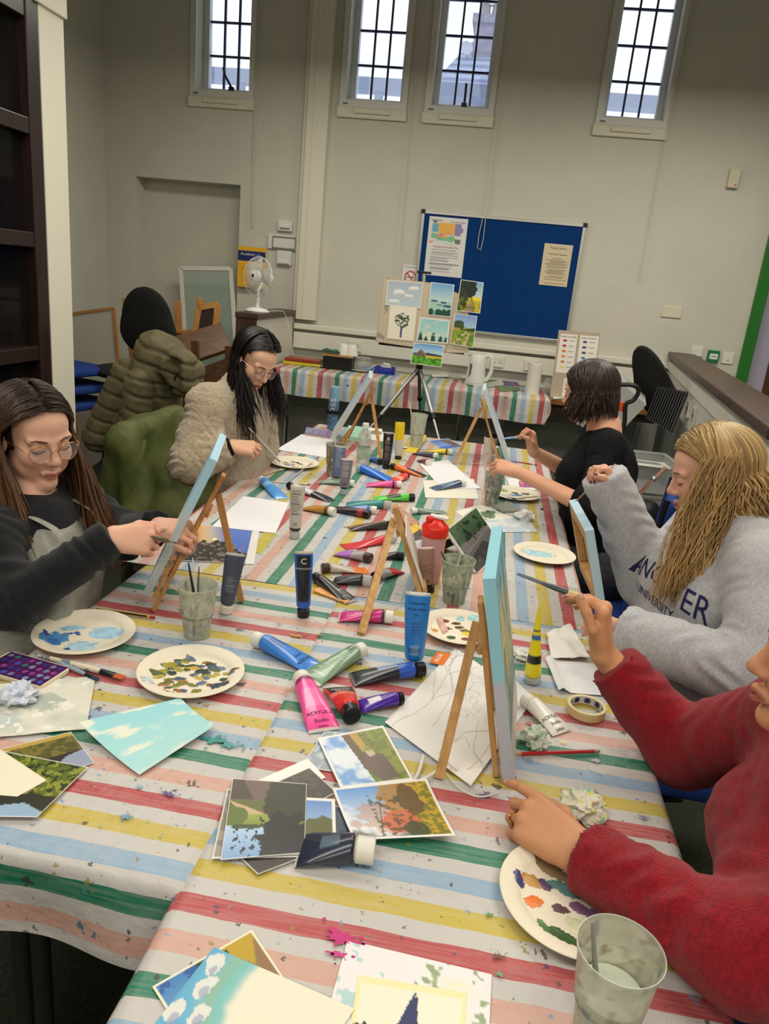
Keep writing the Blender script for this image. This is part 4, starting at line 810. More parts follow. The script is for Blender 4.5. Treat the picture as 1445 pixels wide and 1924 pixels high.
for k, (u, v, c) in enumerate([(.3, .3, (120, 74, 44)), (.45, .32, (104, 60, 40)), (.5, .42, (110, 70, 44)), (.72, .25, (110, 180, 214)), (.76, .36, (236, 206, 40)), (.35, .5, (96, 84, 50)), (.58, .5, (110, 100, 50)), (.6, .58, (226, 206, 40)), (.72, .5, (90, 92, 60)), (.2, .62, (206, 150, 60)), (.42, .74, (60, 104, 60)), (.6, .72, (120, 80, 50)), (.86, .55, (90, 140, 210)), (.9, .68, (150, 190, 226)), (.5, .18, (150, 206, 214)), (.66, .14, (160, 210, 220))]): p.dab(u, v, .06, .045, c, k, .8, -.2)
plate('paper plate with brown and yellow dabs behind the nearest canvas', A(862, 1186), p, r=.105)
p = Pal()
for k, (u, v, c) in enumerate([(.3, .25, (130, 170, 60)), (.36, .5, (236, 230, 160)), (.52, .32, (80, 74, 60)), (.6, .44, (84, 124, 190)), (.5, .5, (110, 150, 206)), (.7, .3, (90, 90, 60)), (.3, .6, (190, 206, 226)), (.62, .7, (90, 90, 100)), (.45, .72, (110, 110, 120)), (.8, .5, (190, 190, 196))]): p.dab(u, v, .09, .055, c, k, .9, .2)
plate('paper plate with blue and green paint near the woman in black', A(966, 932), p)
p = Pal(84)
for k, (u, v, ru, rv, c, an) in enumerate([(.3, .22, .1, .06, (126, 100, 80), .2), (.36, .3, .12, .05, (150, 126, 96), .3), (.3, .12, .03, .05, (80, 50, 60), 0), (.22, .42, .08, .05, (190, 140, 70), .2), (.3, .43, .05, .04, (90, 74, 110), .4), (.44, .42, .12, .055, (96, 140, 140), .1), (.13, .47, .03, .06, (70, 70, 120), -.4), (.24, .6, .06, .05, (236, 120, 30), 0), (.4, .6, .06, .035, (110, 80, 90), .1), (.56, .56, .1, .04, (130, 96, 130), .3), (.52, .7, .09, .08, (226, 226, 190), 0), (.46, .83, .14, .045, (60, 96, 50), .4), (.3, .78, .03, .07, (70, 120, 60), -.5), (.62, .42, .05, .03, (150, 200, 210), 0), (.55, .26, .03, .02, (170, 206, 120), 0)]): p.dab(u, v, ru, rv, c, k + 40, .8, an)
plate('paper plate with orange and violet paint under the red sleeve', A(1083, 1697), p, r=.118, rz=-.1)
# --- easels and canvases
def sky(w, h, c0, c1, seed, cl=(236, 240, 240), ground=None):
    im = Img(w, h, c0); im.grad(c0, c1); im.mix(np.clip((vnoise(h, w, 5, seed, 4, 1.4) - .52) * 6, 0, 1), cl, .8)
    if ground: im.rect(0, ground[0], 1, 1, ground[1]); im.speck(18, .55, ground[2], seed + 1, ground[0] - .03, 1)
    return im
def edge_on(o, u, turn=0.0):
    """level direction that lies in the plane of the line of sight and the lean u, turned a little"""
    d = Vector(o) - V(0, 0, CAMZ); k = d.z / u.z; w = d - u * k; w.z = 0; w.normalize(); c, s_ = math.cos(turn), math.sin(turn); return V(w.x * c - w.y * s_, w.x * s_ + w.y * c, 0)
# left easel
e1n = A(287, 1146); o1 = on(283, 1118, e1n.y + .01); t1 = on(411, 858, e1n.y + .13); u1 = t1 - o1; wd = edge_on(o1, u1, .03)
e1a = on(413, 892, e1n.y + .13); easel('wooden table easel holding the canvas of the woman in the apron', e1n + V(.004, -.004, 0), e1n + wd * .24 + V(.01, 0, 0), e1a + V(.01, 0, 0), A(453, 1130), wood=mPine2, w=.017)
canvas('canvas with sky blue edges on the easel at the left table', o1 + wd * .30, -wd, u1, .30, u1.length, sky(30, 40, (150, 200, 228), (206, 226, 236), 3), side=(172, 212, 232), side2=(.62, (196, 206, 212)), depth=.02)
# far left easel
e2n = A(640, 838); o2 = on(627, 828, e2n.y - .01); t2 = on(697, 712, e2n.y + .12); u2 = t2 - o2; wd2 = edge_on(o2, u2, .05)
e2a = on(702, 726, e2n.y + .12); easel('wooden table easel in front of the woman in fleece', e2n + V(.01, 0, 0), e2n + wd2 * .24 + V(.03, 0, 0), e2a, A(716, 862), wood=mPine2)
canvas('canvas with pale blue edge at the far left of the table', o2 + wd2 * .3, -wd2, u2, .3, u2.length, sky(30, 40, (150, 196, 226), (206, 226, 236), 5), side=(196, 206, 212), side2=(.45, (196, 198, 196)), depth=.022)
# far right easel
e3n = A(946, 878); o3 = on(950, 866, e3n.y + .01); t3 = on(908, 733, e3n.y + .08); u3 = t3 - o3; wd3 = edge_on(o3, u3, -.05)
e3a = on(903, 748, e3n.y + .08); easel('wooden table easel in front of the woman in black', e3n + V(-.02, 0, 0), e3n + wd3 * .22 - V(.03, 0, 0), e3a, A(853, 872))
canvas('slim canvas held upright by the woman in black', o3, wd3, u3, .28, u3.length, sky(40, 40, (120, 160, 206), (216, 226, 232), 8), side=(206, 216, 220), depth=.018)
# middle easel with a bare board
wd4 = V(.02, 1, 0).normalized(); e4n = A(794, 1128); e4a = on(742, 952, e4n.y + .08); u4 = e4a - e4n; wd4 = edge_on(e4n, u4, -.10)
easel('wooden table easel in the middle of the tubes holding a blank board', e4n, e4n + wd4 * .2, e4a, A(678, 1192), w=.02, t=.016)
canvas('blank canvas board resting on the middle easel', e4n.lerp(e4a, .10) + V(.012, -.01, .004), wd4, u4, .2, u4.length * .62, Img(12, 12, (226, 222, 208)), side=(222, 218, 204), depth=.004, back=False)
# near right easel
e5n = A(948, 1478); o5 = on(944, 1468, e5n.y + .005); t5 = on(914, 1064, e5n.y + .10); u5 = t5 - o5; wd5 = edge_on(o5, u5, -.085)
easel('wooden table easel nearest the camera', e5n + V(-.016, .03, 0), e5n + wd5 * .26 + V(-.03, 0, 0), on(903, 1128, e5n.y + .10), A(825, 1462), w=.017)
im = Img(60, 70, (150, 200, 214)); im.grad((120, 190, 216), (206, 206, 160), 0, .5); im.grad((206, 206, 160), (120, 160, 170), .5, .8); im.grad((216, 212, 200), (226, 222, 212), .8, 1); im.speck(8, .55, (226, 206, 120), 4, .15, .6, k=.7); im.speck(10, .6, (70, 130, 150), 6, .05, .7, k=.6)
canvas('canvas with a yellow and blue sky held by the woman in red', o5, wd5, u5, .30, u5.length, im, side=(150, 208, 226), side2=(.52, (190, 194, 206)), depth=.022)
# canvas of the woman in the hoodie
nb_, nt_ = on(1122, 1142, 1.95), on(1092, 990, 2.02); ft_ = on(1062, 932, 2.30); u6 = nt_ - nb_; w6 = edge_on(nt_, u6, .10)
canvas('pale blue canvas propped up by the woman in the hoodie', nb_, w6, u6, .30, u6.length, sky(30, 30, (176, 212, 232), (220, 232, 238), 9), side=(184, 214, 230), depth=.024)
# ================================================================== papers, photographs and other things on the tables
def Q(*pts, dz=0.0): return [A(x, y, dz) for x, y in pts]
PW = (238, 236, 230)
# --- the pile of photographs
def ph(w=72, h=56): return Img(w, h, (120, 120, 110))
im = ph(84, 78); im.rect(0, 0, 1, .35, (74, 66, 56)); im.poly([(.15, 0), (.5, 0), (.62, .45), (.4, .42)], (112, 92, 84)); im.rect(0, .28, 1, .6, (98, 104, 52)); im.poly([(0, .3), (.25, .38), (.6, .52), (.3, .55)], (196, 170, 130)); im.grad((150, 160, 70), (120, 140, 60), .48, .62); im.ell(.78, .3, .32, .35, (56, 54, 36), rag=.5, seed=3); im.grad((176, 206, 236), (120, 158, 206), .62, 1); im.ell(.75, .85, .35, .42, (30, 32, 30), rag=.7, seed=5); im.ell(.12, .5, .14, .12, (92, 110, 40), rag=.6, seed=8); im.speck(26, .62, (22, 26, 26), 9, .6, 1, .1, 1); im.ell(.3, .63, .2, .03, (60, 76, 40), rag=.8, seed=4); im.border(.016, PW)
im2 = ph(96, 72); im2.grad((92, 150, 216), (214, 228, 240), 0, .8); im2.mix(np.clip((vnoise(72, 96, 5, 3, 3) - .5) * 5, 0, 1), (236, 240, 244), .8); im2.poly([(.62, 0), (1, 0), (1, 1), (.75, 1)], (128, 122, 40)); im2.speck(30, .52, (196, 160, 40), 5, 0, 1, .66, 1); im2.ell(.6, .25, .2, .3, (176, 130, 44), .9, .9, 6); im2.ell(.72, .35, .12, .28, (110, 84, 44), 1, .5, 7); im2.ell(.36, .62, .26, .3, (196, 130, 60), .55, 1.3, 8); im2.ell(.55, .72, .2, .2, (206, 96, 40), .9, .9, 9); im2.ell(.66, .85, .12, .14, (60, 70, 30), .9, .8, 2); im2.line([(.3, .95), (.42, .3)], .012, (90, 74, 60)); im2.speck(22, .6, (70, 70, 30), 12, .2, 1, .3, .7, .8); im2.border(.035, PW)
im3 = ph(80, 68); im3.grad((120, 134, 60), (104, 122, 46)); im3.speck(14, .5, (140, 146, 70), 4); im3.poly([(0, 0), (.33, 0), (.5, 1), (0, 1)], (120, 166, 222)); im3.mix(np.clip((vnoise(68, 80, 5, 6, 3) - .45) * 5, 0, 1) * (im3.u < .33 + .17 * im3.v), (232, 238, 244), .9); im3.poly([(.33, 0), (.45, 0), (.55, .5), (.45, .75)], (104, 86, 60)); im3.poly([(.44, 0), (.56, 0), (.6, .3), (.52, .42)], (186, 150, 70)); im3.poly([(.42, .68), (.55, .42), (.78, .5), (.85, .92), (.6, .95)], (108, 92, 84)); im3.poly([(.55, .42), (.66, .4), (.68, .5), (.58, .52)], (196, 178, 150))
for k in range(5): im3.line([(.58 + .022 * k, .1), (.66 + .03 * k, .4)], .008, (70, 70, 40))
im3.border(.035, PW)
im4 = ph(60, 48); im4.grad((84, 130, 200), (170, 200, 232), 0, .7); im4.mix(np.clip((vnoise(48, 60, 4, 9, 3) - .48) * 6, 0, 1), (234, 238, 242), .9); im4.ell(.85, .62, .3, .24, (92, 96, 54), rag=.5, seed=3); im4.rect(0, .78, 1, 1, (196, 158, 84)); im4.border(.05, PW)
imD = lambda c, s: ph(40, 32).rect(0, 0, 1, 1, c).speck(9, .55, tuple(min(255, int(k * 1.25)) for k in c), s).border(.03, PW)
mGloss = vmat('photo_print', 0.3, spec=0.4)
def photo(label, img, q, dz, bend=None): return sheet('photograph', img, q, label, 'photograph', m=mGloss, lift=dz, thick=.0004, bend=bend, group='photographs in the pile on the near table')
photo('white bordered print at the very back of the photo pile', imD((150, 160, 170), 2), Q((566, 1442), (610, 1374), (664, 1380), (636, 1452)), .0006)
photo('blank side of a print poking out left of the photo pile', Img(20, 16, PW), Q((478, 1470), (578, 1426), (612, 1462), (520, 1492)), .0007)
photo('dark navy print mostly hidden under the autumn photo', imD((60, 70, 84), 5), Q((600, 1500), (662, 1530), (668, 1590), (628, 1600)), .0016)
photo('dark print with one corner poking out below the pile', imD((46, 40, 38), 3), Q((440, 1604), (556, 1560), (588, 1606), (484, 1646)), .0026, None)
photo('wide bordered print sticking out left under the pile', imD((120, 112, 104), 7), Q((427, 1485), (560, 1492), (560, 1614), (398, 1617)), .0034)
photo('plain dark brown print turned diagonally in the pile', imD((64, 56, 50), 9), Q((508, 1478), (581, 1446), (632, 1492), (556, 1536)), .0042)
photo('photo of a round bush under a cloudy sky', im4, Q((480, 1498), (629, 1506), (632, 1608), (478, 1614)), .0050)
photo('photo of a stone trough and gate in a green field', im3, Q((596, 1392), (719, 1371), (776, 1474), (640, 1487)), .0056, lambda u, v: .004 * u)
photo('photo of a shady pond edge with dark bush on top of the pile', im, Q((437, 1471), (576, 1481), (572, 1609), (414, 1622)), .0062, lambda u, v: .003 * (1 - v))
photo('photo of golden autumn trees with a curling lower edge', im2, Q((624, 1489), (800, 1473), (854, 1585), (664, 1590)), .0070, lambda u, v: .010 * (v - .3) ** 2 + .004 * u)
# --- left table papers
im = Img(100, 70, (164, 216, 220)); im.grad((150, 212, 222), (176, 222, 222)); im.mix(np.clip((vnoise(70, 100, 4, 4, 4, 2.2) - .58) * 7, 0, 1), (232, 232, 216), .9)
sheet('painted_paper', im, Q((149, 1378), (339, 1322), (405, 1374), (262, 1458)), 'curled sheet painted as a turquoise sky with faint clouds', bend=lambda u, v: .002 + .022 * (1 - v) ** 2 * (1 - u * .5) + .012 * v * v * (u))
im = Img(70, 50, (70, 76, 30)); im.rect(0, 0, 1, .12, (190, 160, 80)); im.rect(0, .12, 1, .62, (84, 84, 36)); im.speck(12, .5, (120, 110, 50), 2, .1, .62); im.rect(0, .55, 1, .8, (40, 40, 36)); im.poly([(.4, 1), (.75, .62), (1, .55), (1, 1)], (150, 160, 186)); im.border(.02, PW)
photo('photo of a reflected hillside lying behind the cream tree card', im, Q((-30, 1416), (133, 1376), (178, 1434), (20, 1490)), .001)['group'] = 'photographs on the left table'
im = Img(70, 50, (90, 106, 30)); im.speck(14, .5, (140, 146, 50), 3); im.speck(18, .58, (40, 52, 24), 6); im.rect(0, .62, 1, 1, (44, 46, 34)); im.poly([(0, .74), (.45, .82), (.7, .76), (1, .9), (1, 1), (0, 1)], (150, 180, 206)); im.border(.015, PW)
photo('photo of a sunlit green bank above pale water', im, Q((0, 1412), (166, 1444), (70, 1542), (-90, 1540)), .0025, lambda u, v: .004 * v)['group'] = 'photographs on the left table'
im = Img(50, 50, (236, 230, 208)); im.tree(.52, .42, .16, [(70, 96, 66), (100, 124, 90), (50, 70, 50)], 4, 40)
sheet('painted_card', im, Q((-70, 1366), (88, 1471), (-30, 1537), (-190, 1440)), 'cream card painted with a small green tree at the left edge', lift=.005)
im = Img(60, 40, (222, 220, 206)); im.mix(np.clip((vnoise(40, 60, 5, 3, 3) - .5) * 3, 0, 1), (186, 198, 186), .8); im.ell(.55, .45, .2, .16, (150, 166, 160), .6, .9, 3); im.ell(.3, .7, .18, .1, (176, 196, 196), .6, .9, 5)
wv = vnoise(40, 60, 9, 7, 3)
sheet('paper_towel', im, Q((-50, 1292), (180, 1272), (162, 1372), (-70, 1394)), 'paint stained paper towel spread under the phone', 'paper towel', lift=.0008, bend=lambda u, v: .004 * wv)
crumple('crumpled_tissue', 'crumpled bluish tissue lying on the paper towel', A(36, 1316, .003), .042, [(222, 224, 236), (196, 204, 226), (206, 214, 230)], 4, .6)
# phone with a lit screen
def phone(label, q, scr, case, th=.009, name='smartphone'):
    tl, tr, br, bl = q; c = (tl + tr + br + bl) / 4; t = thing(name, label, 'phone', c, rot=frame(c, tr - tl, tl - bl).to_euler()); w, h = (tr - tl).length, (tl - bl).length; b = M()
    def rr_(w, h, r, z, n=5): return [V(sx * (w / 2 - r) + r * math.cos(a), sy * (h / 2 - r) + r * math.sin(a), z) for sx, sy, a0 in ((1, 1, 0), (-1, 1, math.pi / 2), (-1, -1, math.pi), (1, -1, 1.5 * math.pi)) for a in [a0 + math.pi / 2 * k / n for k in range(n + 1)]]
    r = min(w, h) * .14; b.loft([rr_(w, h, r, 0), rr_(w * 1.01, h * 1.01, r, th * .5), rr_(w, h, r, th)]); b.obj('case', case, t, smooth=True, angle=40)
    if scr is not None:
        P = np.zeros((scr.h, scr.w, 3)); P[..., 0] = np.linspace(-w / 2 * .94, w / 2 * .94, scr.w)[None]; P[..., 1] = np.linspace(h / 2 * .95, -h / 2 * .95, scr.h)[:, None]; P[..., 2] = th + .0003; b = M(); b.grid(P[::-1]); b.obj('screen', vmat('phone_screen', .08, coat=.5), t, colors=scr.a[::-1].reshape(-1, 3))
    return t
im = Img(64, 36, (40, 28, 70)); im.mix(vnoise(36, 64, 4, 2, 2), (120, 40, 110), .8); rr = random.Random(3)
for i in range(8):
    for j in range(4): im.ell(.08 + .12 * i, .16 + .23 * j, .038, .075, rr.choice([(70, 90, 190), (120, 130, 170), (60, 120, 110), (150, 70, 150), (60, 60, 140), (130, 150, 190)]))
phone('phone in a cream case with a purple home screen', Q((20, 1230), (134, 1262), (80, 1297), (-42, 1264)), im, mat('cream_case', (222, 212, 186), .5))
brush('flat brush with orange bristles beside the plates', A(233, 1273, .006), A(70, 1230, .006), .006, bristle=(196, 96, 44), ferrule=(50, 52, 60), handle=(226, 214, 186), frac=(.10, .26), bw=1.5, stain=(120, 140, 160))
brush('blue grey brush lying behind the flat brush', A(186, 1278, .004), A(64, 1224, .004), .004, bristle=(40, 50, 70), ferrule=(60, 60, 70), handle=(150, 166, 180), kind='round')
pencil('black and yellow striped pencil with a red end', A(170, 1145), A(291, 1163), mat('pencil_yellow', (206, 168, 40), .4), mat('pencil_red_end', (170, 40, 44), .4), stripe=mBlack)
# --- papers around the left easel
im = Img(90, 60, (236, 236, 234)); im.grad((96, 130, 206), (70, 110, 200)); t_ = im.u - .1 - im.v * .3; im.mix(np.clip(1.3 - t_ * 3.0, 0, 1), (236, 206, 140), .9); im.mix(np.clip(.75 - t_ * 3.4, 0, 1), (206, 120, 50), .9); im.mix(np.clip(.45 - t_ * 4, 0, 1), (110, 84, 84), .9); im.ell(.5, .78, .36, .32, (40, 38, 36), 1, .6, 4); im.speck(26, .6, (150, 140, 130), 3, .5, 1, .2, .85, .7); im.ell(.47, .40, .03, .04, (255, 236, 170)); im.rect(.90, 0, 1, 1, PW); im.border(.012, PW)
sheet('photograph', im, Q((352, 984), (488, 996), (477, 1061), (296, 1052)), 'sunset photo of a dark tree against a blue sky behind the left easel', 'photograph', m=mGloss, lift=.0012)
def blank(label, q, lift=.0006, c=(234, 234, 238), bend=None, name='paper_sheet'): return sheet(name, Img(14, 12, c), q, label, lift=lift, bend=bend)
blank('olive yellow scrap showing between the photo and the white sheet', Q((497, 998), (520, 1003), (490, 1042), (474, 1034)), .0004, (190, 180, 80))
blank('blank white sheet above the sunset photo', Q((458, 933), (543, 946), (518, 1003), (398, 990)), .002)
blank('blank white sheet beside the water bottle at the far left', Q((567, 816), (642, 826), (612, 860), (519, 845)))
blank('blank white sheet in the middle of the far table', Q((788, 872), (842, 865), (904, 919), (830, 919)), .002)
blank('cream sheet under the navy tube', Q((795, 903), (890, 900), (899, 938), (799, 935)), .0005, (230, 228, 212))
im = Img(40, 30, (150, 206, 180)); im.mix(vnoise(30, 40, 4, 3), (190, 224, 206), .7); sheet('painted_paper', im, Q((655, 799), (690, 803), (684, 832), (643, 826)), 'mint green painted sheet behind the water bottle')
im = Img(40, 30, PW); im.ell(.5, .4, .4, .2, (90, 110, 90), .8, .9, 3); sheet('painted_paper', im, Q((690, 803), (718, 806), (722, 830), (694, 826)), 'small sheet with a dark green brush mark at the far end')
im = Img(60, 40, (70, 120, 210)); im.grad((60, 110, 206), (130, 170, 226), 0, .7); im.poly([(.45, 0), (1, .25), (1, 1), (.7, .8)], (120, 96, 90)); im.speck(12, .55, (90, 80, 80), 3, 0, 1, .55, 1); im.border(.03, PW); sheet('photograph', im, Q((803, 828), (842, 824), (872, 840), (832, 845)), 'blue sky photo lying at the far end of the table', 'photograph', m=mGloss)
# --- nearest papers
im = Img(120, 100, (236, 234, 230)); rr = random.Random(2); g = (178, 178, 180)
def branch(x, y, a, L, d):
    if d == 0 or L < .015: return
    pts = [(x, y)]
    for k in range(4): a += rr.uniform(-.25, .25); x += math.cos(a) * L / 4; y += math.sin(a) * L / 4; pts.append((x, y))
    im.line(pts, .006 if d < 3 else .008, g, .7)
    for k in range(2): branch(x, y, a + rr.choice((-1, 1)) * rr.uniform(.4, .9), L * rr.uniform(.5, .75), d - 1)
branch(.98, .92, math.pi + .1, .42, 5); branch(.98, .98, math.pi + .05, .4, 5); branch(.8, .60, math.pi - .1, .4, 4); branch(.6, .8, math.pi, .3, 4); branch(.95, .4, math.pi + .2, .3, 3); branch(.5, .3, -.6, .3, 4)
for k in range(14): u, v = .45 + rr.uniform(-.1, .1), .45 + rr.uniform(-.12, .12); im.line([(u + .04 * math.cos(q), v + .04 * math.sin(q)) for q in np.linspace(0, 6, 12)], .004, g, .6)
im.line([(.75, .2), (.7, .3), (.78, .36), (.7, .42), (.8, .5)], .006, g, .8)
im.rot(3)
sheet('sketch_sheet', im, Q((856, 1218), (1000, 1318), (884, 1481), (723, 1358)), 'pencil sketch of bare trees under the nearest easel', lift=.0008, bend=lambda u, v: .004 * u * v)
blank('corner of a white sheet showing right of the nearest canvas', Q((958, 1270), (1004, 1316), (986, 1334), (940, 1330)), .003)
im = Img(70, 70, PW); im.grad((70, 130, 190), (150, 190, 214)); im.poly([(.55, 0), (1, 0), (1, 1), (.6, 1), (.5, .5)], (150, 120, 90)); im.poly([(.6, 0), (1, 0), (.85, .35)], (190, 160, 60)); im.speck(9, .55, (60, 100, 160), 5, 0, 1, 0, .5); im.speck(12, .6, (50, 76, 50), 6, 0, .5, .4, .7); im.border(.03, (238, 232, 206))
sheet('painted_card', im, Q((286, 1855), (473, 1748), (575, 1900), (395, 2030)), 'bordered painting of cliffs and sea under the cloud study', lift=.0006)
im = Img(110, 84, (236, 230, 210)); t_ = im.u + .15 * np.sin(im.v * 3 + 1) + .05 * vnoise(84, 110, 8, 3); im.mix(np.clip((.50 - t_) * 14, 0, 1), (120, 186, 210), 1); im.mix(np.clip(1 - np.abs(t_ - .36) * 9, 0, 1), (150, 186, 150), .8); im.mix(np.clip(1 - np.abs(t_ - .44) * 14, 0, 1), (130, 196, 190), .9); im.mix(np.clip(1 - np.abs(t_ - .14) * 6, 0, 1), (92, 166, 210), .8)
for k, (u, v) in enumerate([(.08, .12), (.12, .3), (.06, .55), (.2, .5), (.24, .7), (.1, .8)]): im.ell(u, v, .05, .09, (226, 226, 220), .95, 1.1, k); im.ell(u + .02, v + .05, .03, .05, (150, 160, 190), .7, 1.1, k + 9)
im.rot(0)
sheet('painted_card', im, Q((402, 1782), (666, 1900), (520, 2120), (226, 2010)), 'card half painted with a blue sky and white clouds at the bottom', lift=.002, bend=lambda u, v: .002 * u)
im = Img(70, 60, (234, 232, 234)); im.speck(9, .62, (150, 200, 206), 3, .0, .6, 0, .3, .7); im.speck(16, .7, (120, 150, 80), 5, 0, .5, .5, 1, .8); im.mix(np.clip((vnoise(60, 70, 6, 8) - .6) * 4, 0, 1) * (im.u > .6), (236, 230, 180), .7)
sheet('paper_sheet', im, Q((653, 1767), (924, 1832), (912, 2080), (585, 2010)), 'large white mount sheet with paint marks at the bottom edge', lift=.0005)
im = Img(90, 80, (238, 230, 180)); im.rect(.05, .07, .95, 1, (238, 234, 214)); im.poly([(.42, .4), (.5, .16), (.56, .12), (.58, .35), (.68, .6), (.6, .62), (.53, .42), (.45, .62), (.2, .7), (.3, .55)], (62, 70, 106)); im.tree(.15, .62, .16, [(70, 96, 50), (110, 130, 60), (50, 70, 40)], 5, 50); im.tree(.75, .7, .14, [(80, 106, 54), (60, 84, 44)], 6, 40); im.line([(.5, .2), (.54, .1)], .02, (62, 70, 106))
sheet('painted_card', im, Q((673, 1834), (878, 1868), (860, 2080), (640, 2040)), 'taped painting of a blue tree trunk at the bottom of the frame', lift=.0016)
# --- right side of the near table
blank('folded blank sheet beside the yellow tube', Q((1024, 1239), (1120, 1248), (1152, 1309), (1049, 1301)), .001, bend=lambda u, v: .012 * np.exp(-((u - .08) / .08) ** 2))
wv2 = vnoise(12, 14, 4, 5); sheet('paper_towel', Img(14, 12, (232, 230, 222)), Q((1026, 1195), (1072, 1180), (1108, 1243), (1034, 1243)), 'folded white paper towel near the hoodie sleeve', 'paper towel', lift=.004, bend=lambda u, v: .014 * wv2)
crumple('crumpled_tissue', 'white tissue scrunched behind the yellow tube', A(984, 1236), .03, [(228, 228, 222), (214, 214, 208)], 8, .5)
crumple('crumpled_tissue', 'tissue stained with green lying against the nearest canvas', A(1004, 1398), .034, [(214, 214, 196), (150, 190, 190), (190, 206, 180)], 12, .8)
crumple('crumpled_tissue', 'tissue stained with yellow and teal near the red sleeve', A(1096, 1526), .046, [(222, 218, 200), (226, 222, 130), (196, 200, 110), (90, 190, 190), (226, 222, 214)], 15, .55)
crumple('crumpled_tissue', 'white tissue next to the grey phone', A(984, 976), .046, [(232, 232, 228), (220, 222, 224)], 21, .6)
tp = thing('masking_tape', 'roll of cream masking tape with a blue printed core', 'tape roll', A(1100, 1338)); b = M(); b.lathe([(.0365, 0), (.0425, 0), (.0425, .019), (.0365, .019), (.0365, 0)], 48); b.obj('tape_ring', mat('masking_tape_cream', (226, 206, 150), .6), tp, smooth=True, angle=40)
b = M(); b.lathe([(.0350, .0002), (.0366, .0002), (.0366, .0188), (.0350, .0188), (.0350, .0002)], 48); co = b.obj('core', mat('white_core', (214, 210, 206), .5), tp, smooth=True, angle=40)
for k in range(9):
    a = 2 * math.pi * k / 9; b = M(); g_ = [V(.0348 * math.cos(a + .24 * math.cos(q)), .0348 * math.sin(a + .24 * math.cos(q)), .0095 + .0065 * math.sin(q)) for q in np.linspace(0, 2 * math.pi, 17)[:-1]]; b.add(g_, [tuple(range(16))]); b.obj('core_print', mat('navy_print', (40, 42, 80), .5), co)
    def wp(x, y, a=a): an = a - x / .0345; return V(.0344 * math.cos(an), .0344 * math.sin(an), .0095 + y)
    text('AUTO', .0056, None, mInkW, co, warp=wp, world=False)
pencil('red pencil with a silver eraser end', A(962, 1420), A(1126, 1414), mat('pencil_red', (178, 36, 44), .35), mat('pencil_silver', (186, 184, 180), .3, metal=.8))
b = M(); b.tube(catmull([A(796, 1420, .012), A(786, 1452, .004), A(776, 1472, .004), A(800, 1462, .006), A(822, 1448, .005)], 6), .0035, 8); tag(b.obj('thick_cable', mat('cord_white', (226, 222, 208), .5), smooth=True), 'short thick white cord beside the foot of the nearest easel', 'cord')
b = M(); b.tube(catmull([A(838, 1452, .004), A(864, 1482, .003), A(900, 1497, .003), A(936, 1490, .003)], 6), .0014, 6); tag(b.obj('white_string', MATS['cord_white'], smooth=True), 'thin white string trailing from the nearest easel', 'string')
im = Img(20, 14, (240, 120, 36)); im.rect(.2, .3, .8, .5, (236, 226, 210)); im.rect(.3, .35, .7, .45, (200, 90, 30)); sheet('tube_crimp', im, Q((806, 1246), (822, 1226), (848, 1230), (832, 1252)), 'bright orange crimped tube end beside the sketch', 'tag', lift=.002)  # crimped end of an orange tube under the sketch, drawn as a flat piece
# --- tablet propped up, facing the camera
tb_, tr_ = A(884, 1084), A(936, 1040); ctr = (tb_ + tr_) / 2; ed = (tr_ - tb_).normalized(); bk_ = V(-ed.y, ed.x, 0) if V(-ed.y, ed.x, 0).y > 0 else V(ed.y, -ed.x, 0)
tl_ = None
for k in range(1, 60):   # lean back until the top edge falls where it is seen
    h_ = k * .004
    pr = [up(844, 992, tb_ + bk_ * h_), up(899, 949, tr_ + bk_ * h_)]
    if (pr[0] - tb_).length > (tr_ - tb_).length * 0.72 and tl_ is None: tl_ = pr
tl_ = tl_ or pr
im = Img(60, 80, (60, 66, 60)); im.grad((84, 110, 76), (60, 80, 60), 0, .4); im.grad((120, 116, 116), (80, 78, 78), .4, 1); im.speck(9, .55, (40, 60, 40), 2, 0, .42); im.line([(.3, .05), (.5, .5)], .03, (36, 44, 40)); im.line([(.0, .62), (1, .45)], .05, (130, 126, 126)); im.poly([(0, .75), (.6, .6), (1, .9), (1, 1), (0, 1)], (70, 66, 66)); im.mix(np.clip((vnoise(80, 60, 7, 5) - .5) * 3, 0, 1), (96, 106, 96), .4)
tq = [tl_[0], tl_[1], tr_, tb_]; tabl = phone('white tablet propped up with a dark garden picture', tq, im, mat('tablet_white', (226, 224, 220), .3), th=.008, name='tablet'); tabl['category'] = 'tablet'
b = M(); m_ = (tl_[0] + tl_[1]) / 2; nrm_ = (tr_ - tb_).cross(m_ - ctr).normalized(); nrm_ = nrm_ if nrm_.y > 0 else -nrm_; s0 = m_.lerp(ctr, .35) + nrm_ * .004; s1 = V(*(ctr + bk_ * ((m_ - ctr).length * 1.05))); s1.z = T2 + .003; b.bar(s0, s1, .1, .004, bk_); b.obj('prop_flap', mBlackM, tabl, world=True)
# --- prints and small things to the right of the tablet
im = Img(50, 40, (234, 232, 222)); im.ell(.62, .5, .3, .16, (90, 124, 84), .9, 1.2, 3); im.speck(20, .6, (60, 96, 60), 5, .35, .65, .3, .95); sheet('painted_paper', im, Q((856, 961), (902, 948), (968, 974), (908, 1000)), 'paper with green painted leaves behind the tablet')
im = sky(50, 30, (206, 216, 222), (190, 206, 216), 6); sheet('painted_paper', im, Q((908, 978), (990, 972), (1010, 1000), (921, 1001)), 'paper with a pale cloudy wash next to the tissue', lift=.0012)
phone('grey phone lying face down by the stained cup', Q((929, 950), (964, 949), (971, 962), (935, 964)), None, mat('grey_case', (150, 150, 140), .5))
im = Img(30, 20, (180, 90, 160)); im.speck(7, .5, (110, 80, 160), 3); im.speck(8, .6, (226, 140, 110), 4); sheet('printed_card', im, Q((974, 904), (1003, 907), (1008, 917), (976, 916)), 'small purple and pink card near the woman in black', lift=.0015)
